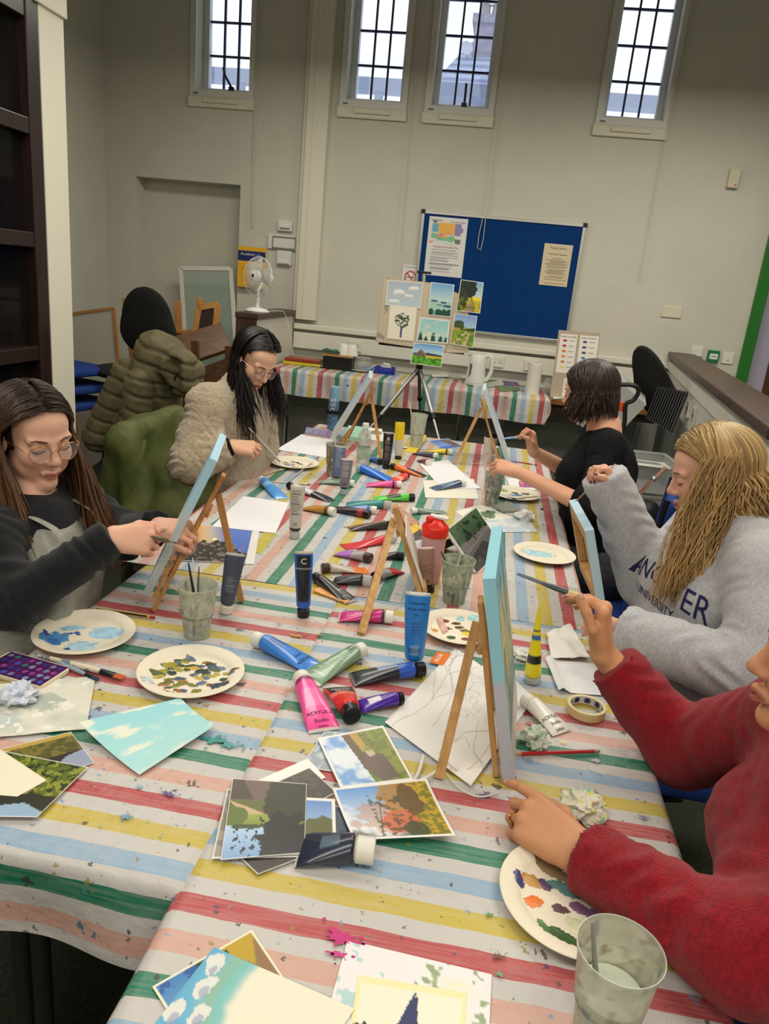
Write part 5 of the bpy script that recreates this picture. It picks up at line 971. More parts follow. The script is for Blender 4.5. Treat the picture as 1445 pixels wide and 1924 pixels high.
blank('white sheet under the purple card', Q((952, 898), (1010, 903), (1030, 922), (960, 920)), .0005)
sheet('price_sticker', Img(12, 8, (236, 206, 60)).rect(.3, .2, .4, .8, (120, 90, 30)).rect(.5, .2, .6, .8, (120, 90, 30)).rect(.7, .2, .8, .8, (120, 90, 30)), Q((926, 1008), (940, 1010), (938, 1022), (924, 1018)), 'small yellow barcode sticker beside the tablet', 'sticker')
brush('red handled brush behind the easel of the woman in black', A(1010, 874, .003), A(960, 866, .003), .003, handle=(170, 40, 60), kind='round')
brush('long white brush resting on the far plate', A(600, 858, .014), A(540, 905, .004), .003, handle=(206, 190, 180), bristle=(120, 60, 60), kind='round')
brush('bamboo handled flat brush under the far plate', A(535, 880, .004), A(494, 893, .004), .0075, handle=(186, 164, 132), bristle=(190, 176, 150), frac=(.3, .4), bw=1.5)
brush('worn brush with rusty bristles lying by the crumpled blue tube', A(585, 910, .004), A(508, 905, .004), .004, handle=(206, 198, 178), bristle=(190, 110, 70), kind='round')
brush('blue tipped palette brush laid over the right plate', A(960, 938, .02), A(1035, 930, .014), .0026, handle=(190, 180, 160), bristle=(70, 70, 80), kind='round')
b = M(); b.tube([A(1016, 956, .003), A(1021, 957, .003)], .004, 8); tag(b.obj('pencil_stub', mBlack, smooth=True), 'tiny black pastel stub on the yellow stripe', 'pastel')
# --- wood block and clear packets in the middle
for lb, q, c, dz in (('flat pale orange tube near the table seam', Q((588, 1112), (600, 1106), (658, 1128), (652, 1136)), (216, 150, 90), .006), ('clear blister pack with brown paint', Q((735, 962), (752, 955), (788, 985), (768, 990)), (170, 120, 96), .006), ('yellow edged blister pack behind the shaker', Q((758, 998), (783, 985), (790, 996), (766, 1012)), (206, 160, 40), .006), ('black packet below the blister packs', Q((752, 1006), (790, 996), (796, 1012), (760, 1020)), (52, 46, 44), .004), ('coloured pencil tin beside the brown dabbed plate', Q((816, 1160), (824, 1156), (842, 1188), (832, 1194)), (190, 150, 140), .008)):  # the first slab is a pale orange tube, simplified to a flat block
    b = M(); b.poly([p_ for p_ in q], (0, 0, dz)); o = b.obj('paint_packet', mat('packet_%02x%02x%02x' % c, c, .25, col2=tuple(min(255, k + 40) for k in c), scale=90), bevel=.001); tag(o, lb, 'packet')
bx_ = thing('paint_box', 'long flat lilac paint box at the far left of the table', 'paint box', A(600, 820)); q = Q((575, 808), (632, 817), (628, 826), (572, 818)); b = M(); b.poly(q, (0, 0, .012)); b.obj('box_base', mat('box_beige', (186, 160, 136), .5), bx_, world=True, bevel=.001)
for k in range(4):
    p0, p1 = q[0].lerp(q[1], k / 4 + .01), q[0].lerp(q[1], (k + 1) / 4 - .01); p2, p3 = q[3].lerp(q[2], (k + 1) / 4 - .01), q[3].lerp(q[2], k / 4 + .01); b = M(); b.poly([p + V(0, 0, .0121) for p in (p0, p1, p2, p3)], (0, 0, .006)); b.obj('colour_block', mat('lilac_%d' % k, (138 + 8 * k, 140 - 4 * k, 176), .5), bx_, world=True, bevel=.001)
# --- bottles
def lathe_thing(name, label, cat, base, parts):
    t = thing(name, label, cat, base)
    for nm, prof, m_ in parts: b = M(); b.lathe(prof, 32); b.obj(nm, m_, t, smooth=True, angle=50)
    return t
vb = A(624, 806); hv = (up(626, 726, vb) - vb).length; rv = .031
v_ = lathe_thing('drinking_bottle', 'tall blue drinking bottle with a vertical name and black hair tie', 'bottle', vb, [('bottle_body', [(.001, 0), (rv, 0), (rv, .004), (rv, hv * .62), (rv * .97, hv * .64), (rv * .97, hv * .66)], mat('blue_bottle', (92, 130, 176), .2, trans=.35, col2=(120, 156, 190), scale=12)), ('bottle_cap', [(rv * .97, hv * .66), (rv * .985, hv * .66), (rv * .985, hv * .985), (rv * .94, hv), (.001, hv)], mat('blue_cap', (126, 168, 188), .35))])
fa = math.atan2(-vb.y, -vb.x)
def wpv(x, y): an = fa - y / rv - .12; return V((rv + .0007) * math.cos(an), (rv + .0007) * math.sin(an), hv * .48 + x)
text('VOSS', .052, None, mInkW, v_, warp=lambda x, y: wpv(x * 1.12, y * .8), world=False)
t = thing('hair_tie', 'fluffy black hair tie around the blue bottle', 'hair tie', vb + V(0, 0, hv * .42)); b = M(); n = 60
b.loft([[V((rv + .009 + (.008 + .002 * math.sin(k * 2.7)) * math.cos(q)) * math.cos(2 * math.pi * k / n), (rv + .009 + (.008 + .002 * math.sin(k * 2.7)) * math.cos(q)) * math.sin(2 * math.pi * k / n), .010 * math.sin(q) + .002 * math.sin(k * 1.3)) for q in np.linspace(0, 2 * math.pi, 9)[:-1]] for k in range(n)], closed=True); b.obj('fabric_ring', mat('black_fluff', (14, 14, 15), .95, bump=.6, bscale=300), t, smooth=True, angle=180)
wb_ = A(681, 874); hw = (up(686, 795, wb_) - wb_).length; rw = .032
lathe_thing('water_bottle', 'clear plastic water bottle with a pale green label', 'bottle', wb_, [('bottle_body', [(.001, 0), (rw * .9, 0), (rw, .008)] + [(rw * (1 - .03 * (k % 2)), .012 + k * .006) for k in range(8)] + [(rw, hw * .4), (rw, hw * .46), (rw * .9, hw * .5), (rw, hw * .6), (rw * .95, hw * .72), (rw * .6, hw * .83), (rw * .42, hw * .87), (rw * .42, hw * .9)], mat('clear_bottle', (222, 230, 230), .08, trans=.75, alpha=.55)), ('bottle_label', [(rw * 1.012, hw * .17), (rw * 1.012, hw * .44)], mat('pale_green_label', (150, 176, 148), .4, col2=(196, 206, 186), scale=30)), ('screw_cap', [(rw * .5, hw * .885), (rw * .5, hw * .985), (rw * .46, hw), (.001, hw)], CAPS['w'])])
sb = A(806, 1092); hs = (up(812, 966, sb) - sb).length; rs = .038
sk = lathe_thing('protein_shaker', 'clear pink shaker bottle with a red lid', 'bottle', sb, [('bottle_body', [(.001, 0), (rs * .82, 0), (rs * .86, .006), (rs * .93, hs * .5), (rs, hs * .74)], mat('pink_clear', (226, 176, 176), .2, trans=.2, alpha=.85, col2=(226, 150, 156), scale=9)), ('lid', [(rs * 1.06, hs * .70), (rs * 1.08, hs * .72), (rs * 1.08, hs * .82), (rs * 1.02, hs * .84), (rs * .8, hs * .88), (rs * .5, hs * .93), (.001, hs * .94)], mat('red_lid', (226, 44, 30), .3))])
b = M(); b.sph((-.018, -.01, hs * .93), .013, sc=(1, 1, 1.0)); b.obj('spout', MATS['red_lid'], sk, smooth=True)
b = M(); b.bar((-.02, .005, hs * .97), (.036, .0, hs * .955), .022, .01); b.obj('carry_loop', mat('white_loop', (232, 226, 222), .4), sk, bevel=.004, seg=3)
cb = A(916, 868); hc = (up(914, 812, cb) - cb).length; lathe_thing('lidded_cup', 'paper coffee cup with a black lid behind the far right easel', 'cup', cb, [('cup_wall', [(.001, 0), (.026, 0), (.036, hc * .88)], mat('paper_cup', (222, 212, 200), .6, col2=(190, 130, 120), scale=40, lo=.6, hi=.7)), ('cup_lid', [(.038, hc * .86), (.038, hc * .92), (.034, hc * .94), (.033, hc), (.001, hc * .99)], mBlack)])
sp = A(762, 842); b = M(); b.sph((sp.x, sp.y, sp.z + .004), .02, sc=(1.3, .8, .18)); b.bar(sp + V(.02, 0, .004), sp + V(.05, -.02, .004), .01, .003); tag(b.obj('plastic_spoon', CAPS['w'], smooth=True), 'white plastic spoon near the yellow tubes', 'spoon')
# ================================================================== things on and against the back wall
def Wp(px, py, off=0.0): return on(px, py, WY - off)
# --- noticeboard
nbd = thing('noticeboard', 'large blue felt noticeboard in an aluminium frame', 'noticeboard', Wp(930, 640)); x0, x1, z0, z1 = -.70, .535, 1.262, 2.125
b = M(); b.bx(x0, x1, WY - .018, WY - .001, z0, z1); b.obj('felt_panel', mat('blue_felt', (15, 52, 108), .95, col2=(19, 62, 122), scale=160, bump=.2, bscale=400, spec=.1), nbd, world=True)
for a, c, d, e in ((x0 - .012, x1 + .012, z1 - .01, z1 + .014), (x0 - .012, x1 + .012, z0 - .014, z0 + .01)): b = M(); b.bx(a, c, WY - .028, WY, d, e); b.obj('frame_rail', mAlu, nbd, world=True, bevel=.003)
for a in (x0 - .014, x1 - .01): b = M(); b.bx(a, a + .024, WY - .028, WY, z0, z1); b.obj('frame_rail', mAlu, nbd, world=True, bevel=.003)
for a in (x0 - .02, x1 - .012):
    for d in (z0 - .02, z1 - .012): b = M(); b.bx(a, a + .034, WY - .032, WY, d, d + .034); b.obj('corner_cap', mBlack, nbd, world=True, bevel=.006)
def wsheet(name, label, img, px, off, cat='poster', **k):
    q = [on(x, y, WY - off) for x, y in px]; l = (q[0].x + q[3].x) / 2; r_ = (q[1].x + q[2].x) / 2; t = (q[0].z + q[1].z) / 2; bt = (q[2].z + q[3].z) / 2
    return sheet(name, img, [V(l, WY - off, t), V(r_, WY - off, t), V(r_, WY - off, bt), V(l, WY - off, bt)], label, cat, thick=.001, **k), (l, r_, t, bt)
def wtext(o, txt, cx, z, size, m_=mInk, y=None, sx=1.0): text(txt, size, frame((cx, y, z), (1, 0, 0), (0, 0, 1)), m_, o, sx=sx)
im = Img(70, 104, (226, 226, 224)); im.rect(.1, .12, .3, .26, (110, 176, 214)); im.rect(.26, .1, .68, .28, (240, 186, 92)); im.rect(.68, .1, .84, .3, (150, 140, 190)); im.ell(.84, .2, .06, .05, (150, 140, 190)); im.rect(.1, .28, .26, .37, (130, 196, 150)); im.ell(.34, .33, .1, .05, (236, 150, 170)); im.rect(.26, .34, .5, .39, (130, 196, 150)); im.rect(.42, .3, .54, .36, (240, 190, 100)); im.ell(.6, .36, .12, .05, (130, 200, 150)); im.rect(.72, .36, .86, .43, (130, 120, 130)); im.rect(.06, .41, .14, .44, (240, 150, 70)); im.rect(.12, .07, .22, .11, (110, 120, 120)); im.line([(.3, .3), (.55, .27), (.68, .31)], .012, (206, 60, 50)); im.line([(.14, .42), (.3, .34)], .006, (120, 120, 120)); im.line([(.4, .42), (.7, .46)], .006, (120, 120, 120))
rr = random.Random(1); v = .585
while v < .93: im.rect(.12 + .03 * (rr.random() < .5), v, .12 + rr.uniform(.45, .78), v + .011, (90, 90, 94), .8); v += .0225 + (.02 if rr.random() < .25 else 0)
o, (l, r_, t, bt) = wsheet('evacuation_plan', 'white emergency evacuation plan with a coloured floor map', im, [(808, 404), (881, 414), (866, 522), (796, 516)], .020)
yy = WY - .0216; wtext(o, 'Emergency Evacuation Plan', (l + r_) / 2, t - (t - bt) * .50, .020, mat('red_ink', (190, 70, 60), .6), yy, .9); wtext(o, 'In the event of a fire or other emergency:', (l + r_) / 2 - .01, t - (t - bt) * .55, .0115, mInk, yy); wtext(o, 'Trinity Church', l + .06, t - .025, .016, mInk, yy); wtext(o, 'The Cowdray Centre', r_ - .075, t - .03, .013, mInk, yy)
im = Img(50, 76, (214, 200, 168)); v = .38
while v < .93: im.rect(.5 - rr.uniform(.2, .42), v, .5 + rr.uniform(.2, .42), v + .013, (84, 78, 70), .8); v += .028 + (.025 if rr.random() < .3 else 0)
o, (l, r_, t, bt) = wsheet('mission_statement', 'cream mission statement sheet pinned right on the noticeboard', im, [(1024, 457), (1077, 461), (1065, 540), (1012, 534)], .020)
wtext(o, 'Trinity Church', (l + r_) / 2, t - .03, .021, mInk, yy, 1.0); wtext(o, 'Trinity Mission Statement', (l + r_) / 2, t - .075, .0145, mInk, yy); wtext(o, 'We, the people of', (l + r_) / 2, t - .105, .0105, mInk, yy)
im = Img(40, 46, (228, 228, 226)); d = np.hypot(im.u - .5, (im.v - .62) * 46 / 40); im.mix((d < .36) & (d > .28), (190, 40, 50)); im.rect(.28, .6, .72, .66, (40, 40, 44)); im.line([(.27, .42), (.73, .86)], .07, (190, 40, 50)); im.line([(.6, .5), (.66, .55), (.62, .58)], .03, (60, 60, 60))
o, (l, r_, t, bt) = wsheet('no_smoking_sign', 'small no smoking sign left of the noticeboard', im, [(757, 496), (788, 499), (786, 536), (755, 534)], .004, cat='sign'); wtext(o, 'The Cowdray Centre', (l + r_) / 2, t - .018, .013, mInk, WY - .0056)
# --- accident book
im = Img(40, 56, (236, 180, 40)); im.rect(0, .11, 1, .36, (34, 48, 104)); im.rect(0, .36, 1, .4, (240, 190, 60)); im.poly([(.1, .5), (.5, .42), (.4, .8), (.15, .9)], (226, 168, 30))
q = [on(450, 462, WY - .03), on(501, 466, WY - .03)]; zt, zb_ = q[0].z, on(450, 538, WY - .03).z
o = sheet('accident_book', im, [V(q[0].x, WY - .03, zt), V(q[1].x, WY - .03, zt), V(q[1].x, WY - .03, zb_), V(q[0].x, WY - .03, zb_)], 'yellow and navy accident book hanging on the wall behind the fan', 'book', thick=.024, back=(226, 200, 120))
wtext(o, 'Accident', q[0].x + .075, zt - .058, .03, mInkW, WY - .0545); wtext(o, 'book', q[0].x + .16, zt - .058, .03, mat('pale_ink', (150, 166, 206), .6), WY - .0545)
# --- dispenser of wall brackets (white bracket unit)
mBr = mat('bracket_white', (218, 218, 212), .5)
br = thing('wall_bracket', 'white plastic wall bracket with clips above the fan', 'bracket', Wp(540, 470)); bx2 = lambda b, a, c, d0, d1: b.bx(min(on(a[0], a[1], WY).x, on(c[0], c[1], WY).x), max(on(a[0], a[1], WY).x, on(c[0], c[1], WY).x), WY - d1, WY - d0, min(on(a[0], a[1], WY).z, on(c[0], c[1], WY).z), max(on(a[0], a[1], WY).z, on(c[0], c[1], WY).z))
for nm, a, c, d in (('back_plate', (505, 440), (560, 472), .02), ('upper_box', (524, 414), (550, 436), .03), ('lower_box', (522, 470), (548, 500), .025)): b = M(); bx2(b, a, c, 0, d); b.obj(nm, mBr, br, world=True, bevel=.005)
b = M(); bx2(b, (529, 424), (547, 430), .03, .05); b.obj('upper_clip', mBr, br, world=True, bevel=.003); b = M(); bx2(b, (524, 490), (545, 497), .025, .045); b.obj('lower_clip', mBr, br, world=True, bevel=.003)
for a, c in (((513, 446), (556, 447)), ((513, 467), (556, 468)), ((513, 446), (514, 468)), ((556, 446), (557, 468))): b = M(); bx2(b, a, c, .02, .021); b.obj('line_mark', mat('bracket_line', (120, 120, 116)), br, world=True)
# --- small fittings on the wall
def plate_px(name, label, cat, c, w, h, m_, d=.012, y=None): q = Wp(*c); t = thing(name, label, cat, q); b = M(); b.bx(-w / 2, w / 2, -d, 0, -h / 2, h / 2); b.obj('face_plate', m_, t, bevel=.004); return t
t = plate_px('motion_sensor', 'cream motion sensor high on the right of the back wall', 'sensor', (1377, 336), .075, .13, mat('sensor_cream', (206, 200, 176), .5), .04)
b = M(); b.lathe([(.03, 0), (.028, .008), (.018, .014), (.001, .016)], 20, frame((0, -.04, .0), (1, 0, 0), (0, 0, 1)) @ Matrix.Rotation(math.pi, 4, 'X')); b.obj('lens', mat('sensor_lens', (150, 146, 132), .3), t, smooth=True); b = M(); b.bx(.01, .022, -.043, -.04, -.05, -.042); b.obj('indicator', mat('red_dot', (200, 60, 50), .4), t)
plate_px('blank_plate', 'cream blanking plate right of the noticeboard', 'wall plate', (1262, 586), .146, .086, mat('plate_cream', (214, 208, 186), .4))
t = plate_px('wall_plate', 'white blank plate next to the green call point', 'wall plate', (1309, 660), .09, .075, mWhite)
for k in (-.03, .03): b = M(); b.cyl((k, -.014, 0), (k, -.012, 0), .003, n=8); b.obj('screw', mAlu, t)
t = plate_px('call_point', 'green emergency door release on the back wall', 'call point', (1339, 669), .087, .09, mat('call_green', (20, 120, 80), .4), .03)
b = M(); b.bx(-.03, .03, -.033, -.03, -.022, .02); b.obj('break_glass', mat('call_white', (226, 226, 222), .3), t); 
for k in (-.012, 0, .012): b = M(); b.bx(k - .003, k + .003, -.0345, -.033, -.004, .003); b.obj('arrow_mark', mInk, t)
t = plate_px('light_switch', 'white single light switch by the door frame', 'switch', (1367, 673), .086, .086, mWhite); b = M(); b.bx(-.009, .009, -.017, -.012, -.016, .016); b.obj('rocker', mWhite, t, bevel=.002)
for k, (px, py) in enumerate([(668, 636), (905, 655), (935, 672), (1001, 665)]):
    q = on(px, py, WY - .056); t = thing('wall_socket', ['white double socket behind the jar on the desk', 'white socket left behind the kettle handle', 'white socket right of the kettle', 'white socket left of the kitchen roll'][k], 'socket', V(q.x, WY - .056, 1.05)); b = M(); b.bx(-.055, .055, -.012, 0, -.043, .043); b.obj('face_plate', mWhite, t, bevel=.004)
    for a in (-.026, .026):
        for dx, dz in ((0, .014), (-.009, -.006), (.009, -.006)): b = M(); b.bx(a + dx - .003, a + dx + .003, -.0125, -.0115, dz - .004, dz + .004); b.obj('pin_hole', mInk, t)
# sockets on the right half wall
for k, s_ in enumerate((.55, .85, 1.55, 1.85)):
    p_ = A_ = Vector((1.335, 6.2, 0)) + hd * s_ + hn * .028; t = thing('wall_socket', ['socket at the far end of the right half wall', 'second socket along the right half wall', 'third socket along the right half wall', 'socket on the right half wall nearest the blonde woman'][k], 'socket', V(p_.x, p_.y, 1.03), rot=(0, 0, math.atan2(hd.y, hd.x))); b = M(); b.bx(-.06, .06, 0, .02, -.05, .05); b.bx(-.05, .05, -.0, .02, -.04, .04); b.obj('face_plate', mWhite, t, bevel=.004)
    for a in (-.025, .025): b = M(); b.bx(a - .004, a + .004, -.002, .001, -.008, .008); b.obj('pin_hole', mInk, t)
# --- blind chains
def chain(label, pts):
    t = thing('blind_chain', label, 'chain', pts[-1]); b = M(); b.tube(pts, .0022, 5); b.obj('cord', mat('chain_white', (214, 210, 196), .5), t, world=True, smooth=True); bb = M(); L = 0
    P = [np.array(p) for p in pts]
    for a, c in zip(P, P[1:]):
        n = max(2, int(np.linalg.norm(c - a) / .014))
        for k in range(n): bb.sph(a + (c - a) * k / n, .0042, 5, 4)
    o = bb.obj('beads', mat('chain_bead', (206, 200, 184), .4), t, world=True, smooth=True); o['kind'] = 'stuff'
for lb, pts in (('thin bead chain hanging beside the leftmost window', [(484, 0), (478, 200), (474, 425)]), ('second strand of the chain beside the leftmost window', [(480, 205), (476, 330), (476, 424)]), ('bead chain hanging right of the second window', [(790, 0), (770, 230), (752, 470)]), ('bead chain hanging far right of the fourth window', [(1300, 0), (1245, 290), (1203, 525)])):
    chain(lb, [Wp(*p, .035) for p in pts])
chain('looped bead chain hanging over the noticeboard', [Wp(958, 0, .035), Wp(935, 220, .035), Wp(913, 405, .04), Wp(908, 450, .04), Wp(903, 470, .04), Wp(897, 466, .04), Wp(900, 440, .04), Wp(907, 410, .04)])
# --- desk fan on the left half wall
fb = V(-1.745, 5.36, 1.2855); fn = thing('desk_fan', 'white desk fan standing on the left half wall', 'fan', fb); mFan = mat('fan_white', (228, 228, 224), .35)
b = M(); b.lathe([(.001, 0), (.085, 0), (.088, .008), (.07, .022), (.03, .032), (.001, .034)], 32); b.obj('base', mFan, fn, smooth=True); b = M(); b.cyl((0, 0, .02), (0, 0, .16), .016, .013); b.obj('stand', mFan, fn, smooth=True)
fd = (V(0, 0, CAMZ) - (fb + V(0, 0, .27))); fd.z = 0; fd.normalize(); fd = (Matrix.Rotation(.75, 3, 'Z').inverted() @ fd); fd = V(fd.x, fd.y, .08).normalized(); hc_ = V(0, 0, .245) ; sd = V(0, 0, 1).cross(fd).normalized(); uu = fd.cross(sd)
b = M(); b.tube([hc_ - fd * .13, hc_ - fd * .11, hc_ - fd * .05, hc_ - fd * .03], [.03, .042, .045, .03], 20); b.obj('motor', mFan, fn, smooth=True)
b = M(); b.tube([V(0, 0, .15), hc_ - fd * .07], .014, 10); b.obj('neck', mFan, fn, smooth=True)
RF = .135
for k in range(3):
    a = 2 * math.pi * k / 3; ra = sd * math.cos(a) + uu * math.sin(a); rb_ = -sd * math.sin(a) + uu * math.cos(a); b = M(); P = [[hc_ + ra * (r_ * RF * .88) + rb_ * (w_ * .05 * (.5 + r_)) + fd * (w_ * .012) for w_ in (-1, -.3, .4, 1)] for r_ in (.2, .45, .7, .95)]; b.grid([[tuple(p) for p in row] for row in P]); b.obj('blade', mat('blade_clear', (214, 214, 208), .3, alpha=.6), fn, smooth=True, solid=.002)
b = M(); b.tube([hc_ + fd * .015, hc_ + fd * .055, hc_ + fd * .06], [.042, .04, .03], 20); b.obj('hub', mFan, fn, smooth=True)
b = M(); b.bx(-.0, .0, 0, 0, 0, 0); b = M(); b.box(frame(hc_ + fd * .0605, sd, uu), .022, .018, .002); b.obj('hub_badge', mat('badge_navy', (40, 44, 70), .4), fn)
for k in range(44):
    a = 2 * math.pi * k / 44; ra = sd * math.cos(a) + uu * math.sin(a); b = M(); b.tube([hc_ + fd * .058 + ra * .038, hc_ + fd * .058 + ra * .075, hc_ + fd * .045 + ra * .11, hc_ + fd * .012 + ra * RF, hc_ - fd * .02 + ra * .12, hc_ - fd * .045 + ra * .05], .0011, 4); b.obj('guard_wire', mFan, fn)
b = M(); b.tube([hc_ + fd * .012 + (sd * math.cos(a) + uu * math.sin(a)) * RF for a in np.linspace(0, 2 * math.pi, 40)], .003, 6); b.obj('guard_ring', mFan, fn, smooth=True)
b = M(); b.tube(catmull([fb + V(.05, .03, .008), fb + V(.09, .25, .01), V(-1.64, 5.72, 1.27), V(-1.60, 5.78, 1.1), V(-1.58, 5.82, .95), V(-1.55, 5.85, DZ + .01)], 6), .003, 6); tag(b.obj('power_lead', mat('lead_white', (222, 220, 212), .5), smooth=True), 'white power lead running down from the fan', 'lead')
# --- things on the wall desk
D0 = DZ + .0045
def D(px, py, dz=0.0):
    p = at(px, py, D0 + dz); q = on(px, py, 5.84); return p if p.y < 5.86 else V(q.x, 5.84, D0 + dz)
def desk_plate(lb, c, pal=None): p = plate(lb, D(*c), pal, r=.12); return p
p = Pal(50)
for k, (u, v, c) in enumerate([(.3, .5, (60, 60, 70)), (.5, .45, (70, 80, 60)), (.6, .55, (50, 50, 60)), (.7, .5, (120, 110, 60)), (.42, .6, (90, 60, 60))]): p.dab(u, v, .1, .06, c, k, .9)
desk_plate('used paper plate at the left of the wall desk', (601, 676), p); desk_plate('clean paper plate on the wall desk', (680, 688))
bx_ = thing('black_box', 'black storage box with a green cloth on top', 'box', D(640, 667)); b = M(); b.bx(-.115, .115, -.07, .07, 0, .10); b.obj('box_body', mBlack, bx_, bevel=.004); b = M(); b.bx(-.118, .118, -.073, .073, .10, .112); b.obj('box_rim', mPine2, bx_, bevel=.002)
q = V(on(625, 640, 5.8).x, 5.80, D0 + .113); im = Img(20, 16, (50, 110, 84)); sheet('green_cloth', im, [q + V(-.06, .05, .02), q + V(.06, .05, .01), q + V(.07, -.05, .005), q + V(-.07, -.05, .005)], 'folded dark green cloth on the black box', 'cloth', bend=lambda u, v: .02 * vnoise(16, 20, 3, 2), thick=.01, back=(40, 90, 70))
for lb, c, dz in (('left of the two upturned white cups on the box', (648, 640), .113), ('right of the two upturned white cups on the box', (664, 643), .113)):
    q = D(*c); b = M(); b.lathe([(.001, .085), (.03, .085), (.034, .08), (.05, 0), (.047, 0), (.03, .08), (.001, .081)], 24); o = b.obj('white_cup', CAPS['w'], smooth=True, angle=50); o.location = V(q.x, 5.82, D0 + dz); tag(o, lb, 'cup')
bx_.location = V(bx_.location.x, 5.80, D0)
q = D(685, 668); t = thing('glass_jar', 'glass storage jar with a clip lid', 'jar', V(q.x, 5.82, D0)); b = M(); b.lathe([(.001, 0), (.055, 0), (.058, .006), (.058, .085), (.05, .095)], 24); b.obj('jar_glass', mat('jar_clear', (214, 218, 206), .1, trans=.5, alpha=.6), t, smooth=True); b = M(); b.lathe([(.056, .095), (.058, .1), (.058, .112), (.001, .116)], 24); b.obj('jar_lid', mClear, t, smooth=True); b = M(); b.lathe([(.057, .092), (.06, .092), (.06, .096), (.057, .096)], 24); b.obj('wire_band', mAlu, t, smooth=True)
q = D(726, 672); t = thing('plastic_basket', 'small cobalt blue plastic basket on the desk', 'basket', q); mBas = mat('basket_blue', (44, 60, 170), .4)
for a, c, d, e in ((-.075, .075, -.055, -.05), (-.075, .075, .05, .055), (-.075, -.07, -.055, .055), (.07, .075, -.055, .055)):
    for z_ in (0, .02, .04): b = M(); b.bx(a, c, d, e, z_, z_ + .014); b.obj('basket_band', mBas, t)
b = M(); b.bx(-.07, .07, -.05, .05, 0, .004); b.obj('basket_floor', mBas, t)
for k in range(12):
    for s_ in (-1, 1): b = M(); b.bx(-.07 + k * .0125, -.067 + k * .0125, s_ * .0525 - .002, s_ * .0525 + .002, 0, .054); b.obj('basket_slat', mBas, t)
crumple('plastic_wrap', 'crumpled clear wrapper in the blue basket', q + V(0, 0, .03), .05, [(206, 206, 200), (190, 190, 186)], 6, .8, 'wrapper')
crumple('blue_bag', 'scrunched pale blue plastic bag behind the clean plate', D(692, 680), .08, [(130, 160, 200), (150, 176, 206), (110, 130, 160)], 3, .45, 'bag')
b = M(); b.bx(-.09, .09, -.05, .05, 0, .018); o = b.obj('paint_case', mat('brown_case', (110, 84, 70), .4), bevel=.004); o.location = D(640, 690); tag(o, 'flat dark paint case between the plates on the desk', 'case')
for lb, z_, c, w_ in (('yellow book under the red one on the desk', 0, (206, 190, 50), .15), ('shiny red brown book on the yellow one', .028, (150, 60, 40), .14)): b = M(); b.bx(-w_, w_, -.09, .09, 0, .026); b.bx(-w_ + .004, w_ - .004, -.092, -.088, .004, .022); o = b.obj('book', mat('book_%d' % c[0], c, .3), bevel=.003); o.location = V(-1.49, 5.82, D0 + z_); tag(o, lb, 'book')
# kettle
q = D(896, 688); kt = thing('electric_kettle', 'white electric kettle on the wall desk', 'kettle', V(q.x, 5.80, D0)); mK = mat('kettle_white', (228, 228, 224), .3)
b = M(); b.lathe([(.001, 0), (.08, 0), (.08, .016), (.001, .018)], 28); b.obj('base', mK, kt, smooth=True); b = M(); b.lathe([(.001, .018), (.076, .018), (.074, .06), (.066, .14), (.058, .21), (.05, .225), (.001, .235)], 28); b.obj('jug', mK, kt, smooth=True, angle=50)
b = M(); b.tube(catmull([(.05, 0, .215), (.09, 0, .23), (.115, 0, .19), (.115, 0, .11), (.09, 0, .05), (.066, 0, .045)], 5), .011, 8, sq=1.4); b.obj('handle', mK, kt, smooth=True); b = M(); b.add([(-.055, 0, .2), (-.085, 0, .222), (-.052, .022, .222), (-.052, -.022, .222)], [(0, 1, 2), (0, 3, 1), (1, 3, 2)]); b.obj('spout', mK, kt); b = M(); b.box(Matrix.Translation((-.03, -.064, .11)), .014, .006, .1); b.obj('water_gauge', mat('gauge_grey', (90, 94, 100), .3), kt); kt.rotation_euler.z = -.2
q = D(1000, 716); b = M(); b.lathe([(.02, 0), (.052, 0), (.052, .225), (.02, .225), (.02, 0)], 28); o = b.obj('kitchen_roll', mat('kitchen_roll', (226, 222, 210), .8, bump=.3, bscale=150), smooth=True, angle=40); o.location = V(q.x, 5.66, D0 - .004); tag(o, 'upright roll of kitchen paper on the bare desk', 'kitchen roll')
mGreenCard = mat('green_card', (96, 124, 76), .7)
for lb, q, c in (('folded olive green card hanging near the desk edge', [(866, 712), (918, 704), (938, 716), (880, 726)], (92, 120, 70)), ('second green card at the right end of the cloth', [(930, 720), (972, 722), (978, 734), (940, 736)], (104, 132, 84)), ('pale grey sheet between the green cards', [(900, 716), (950, 710), (962, 722), (920, 728)], (196, 200, 196)), ('white envelope on top of the green card', [(866, 705), (902, 703), (906, 710), (868, 712)], (222, 218, 206)), ('small oval white card behind the floor easel', [(812, 704), (842, 704), (842, 709), (812, 709)], (226, 222, 214))):
    sheet('card_sheet', Img(10, 8, c), [at(x, y, D0 + .0015) for x, y in q], lb, 'card', lift=.001 + .0006 * len(lb) % .003)
im = Img(30, 24, (110, 96, 130)); im.speck(7, .5, (150, 90, 110), 2); im.speck(8, .55, (70, 90, 150), 5); sheet('print_packet', im, [at(x, y, D0 + .006) for x, y in ((941, 712), (966, 711), (978, 727), (950, 728))], 'small purple blue packet on the green card', 'packet', thick=.004)
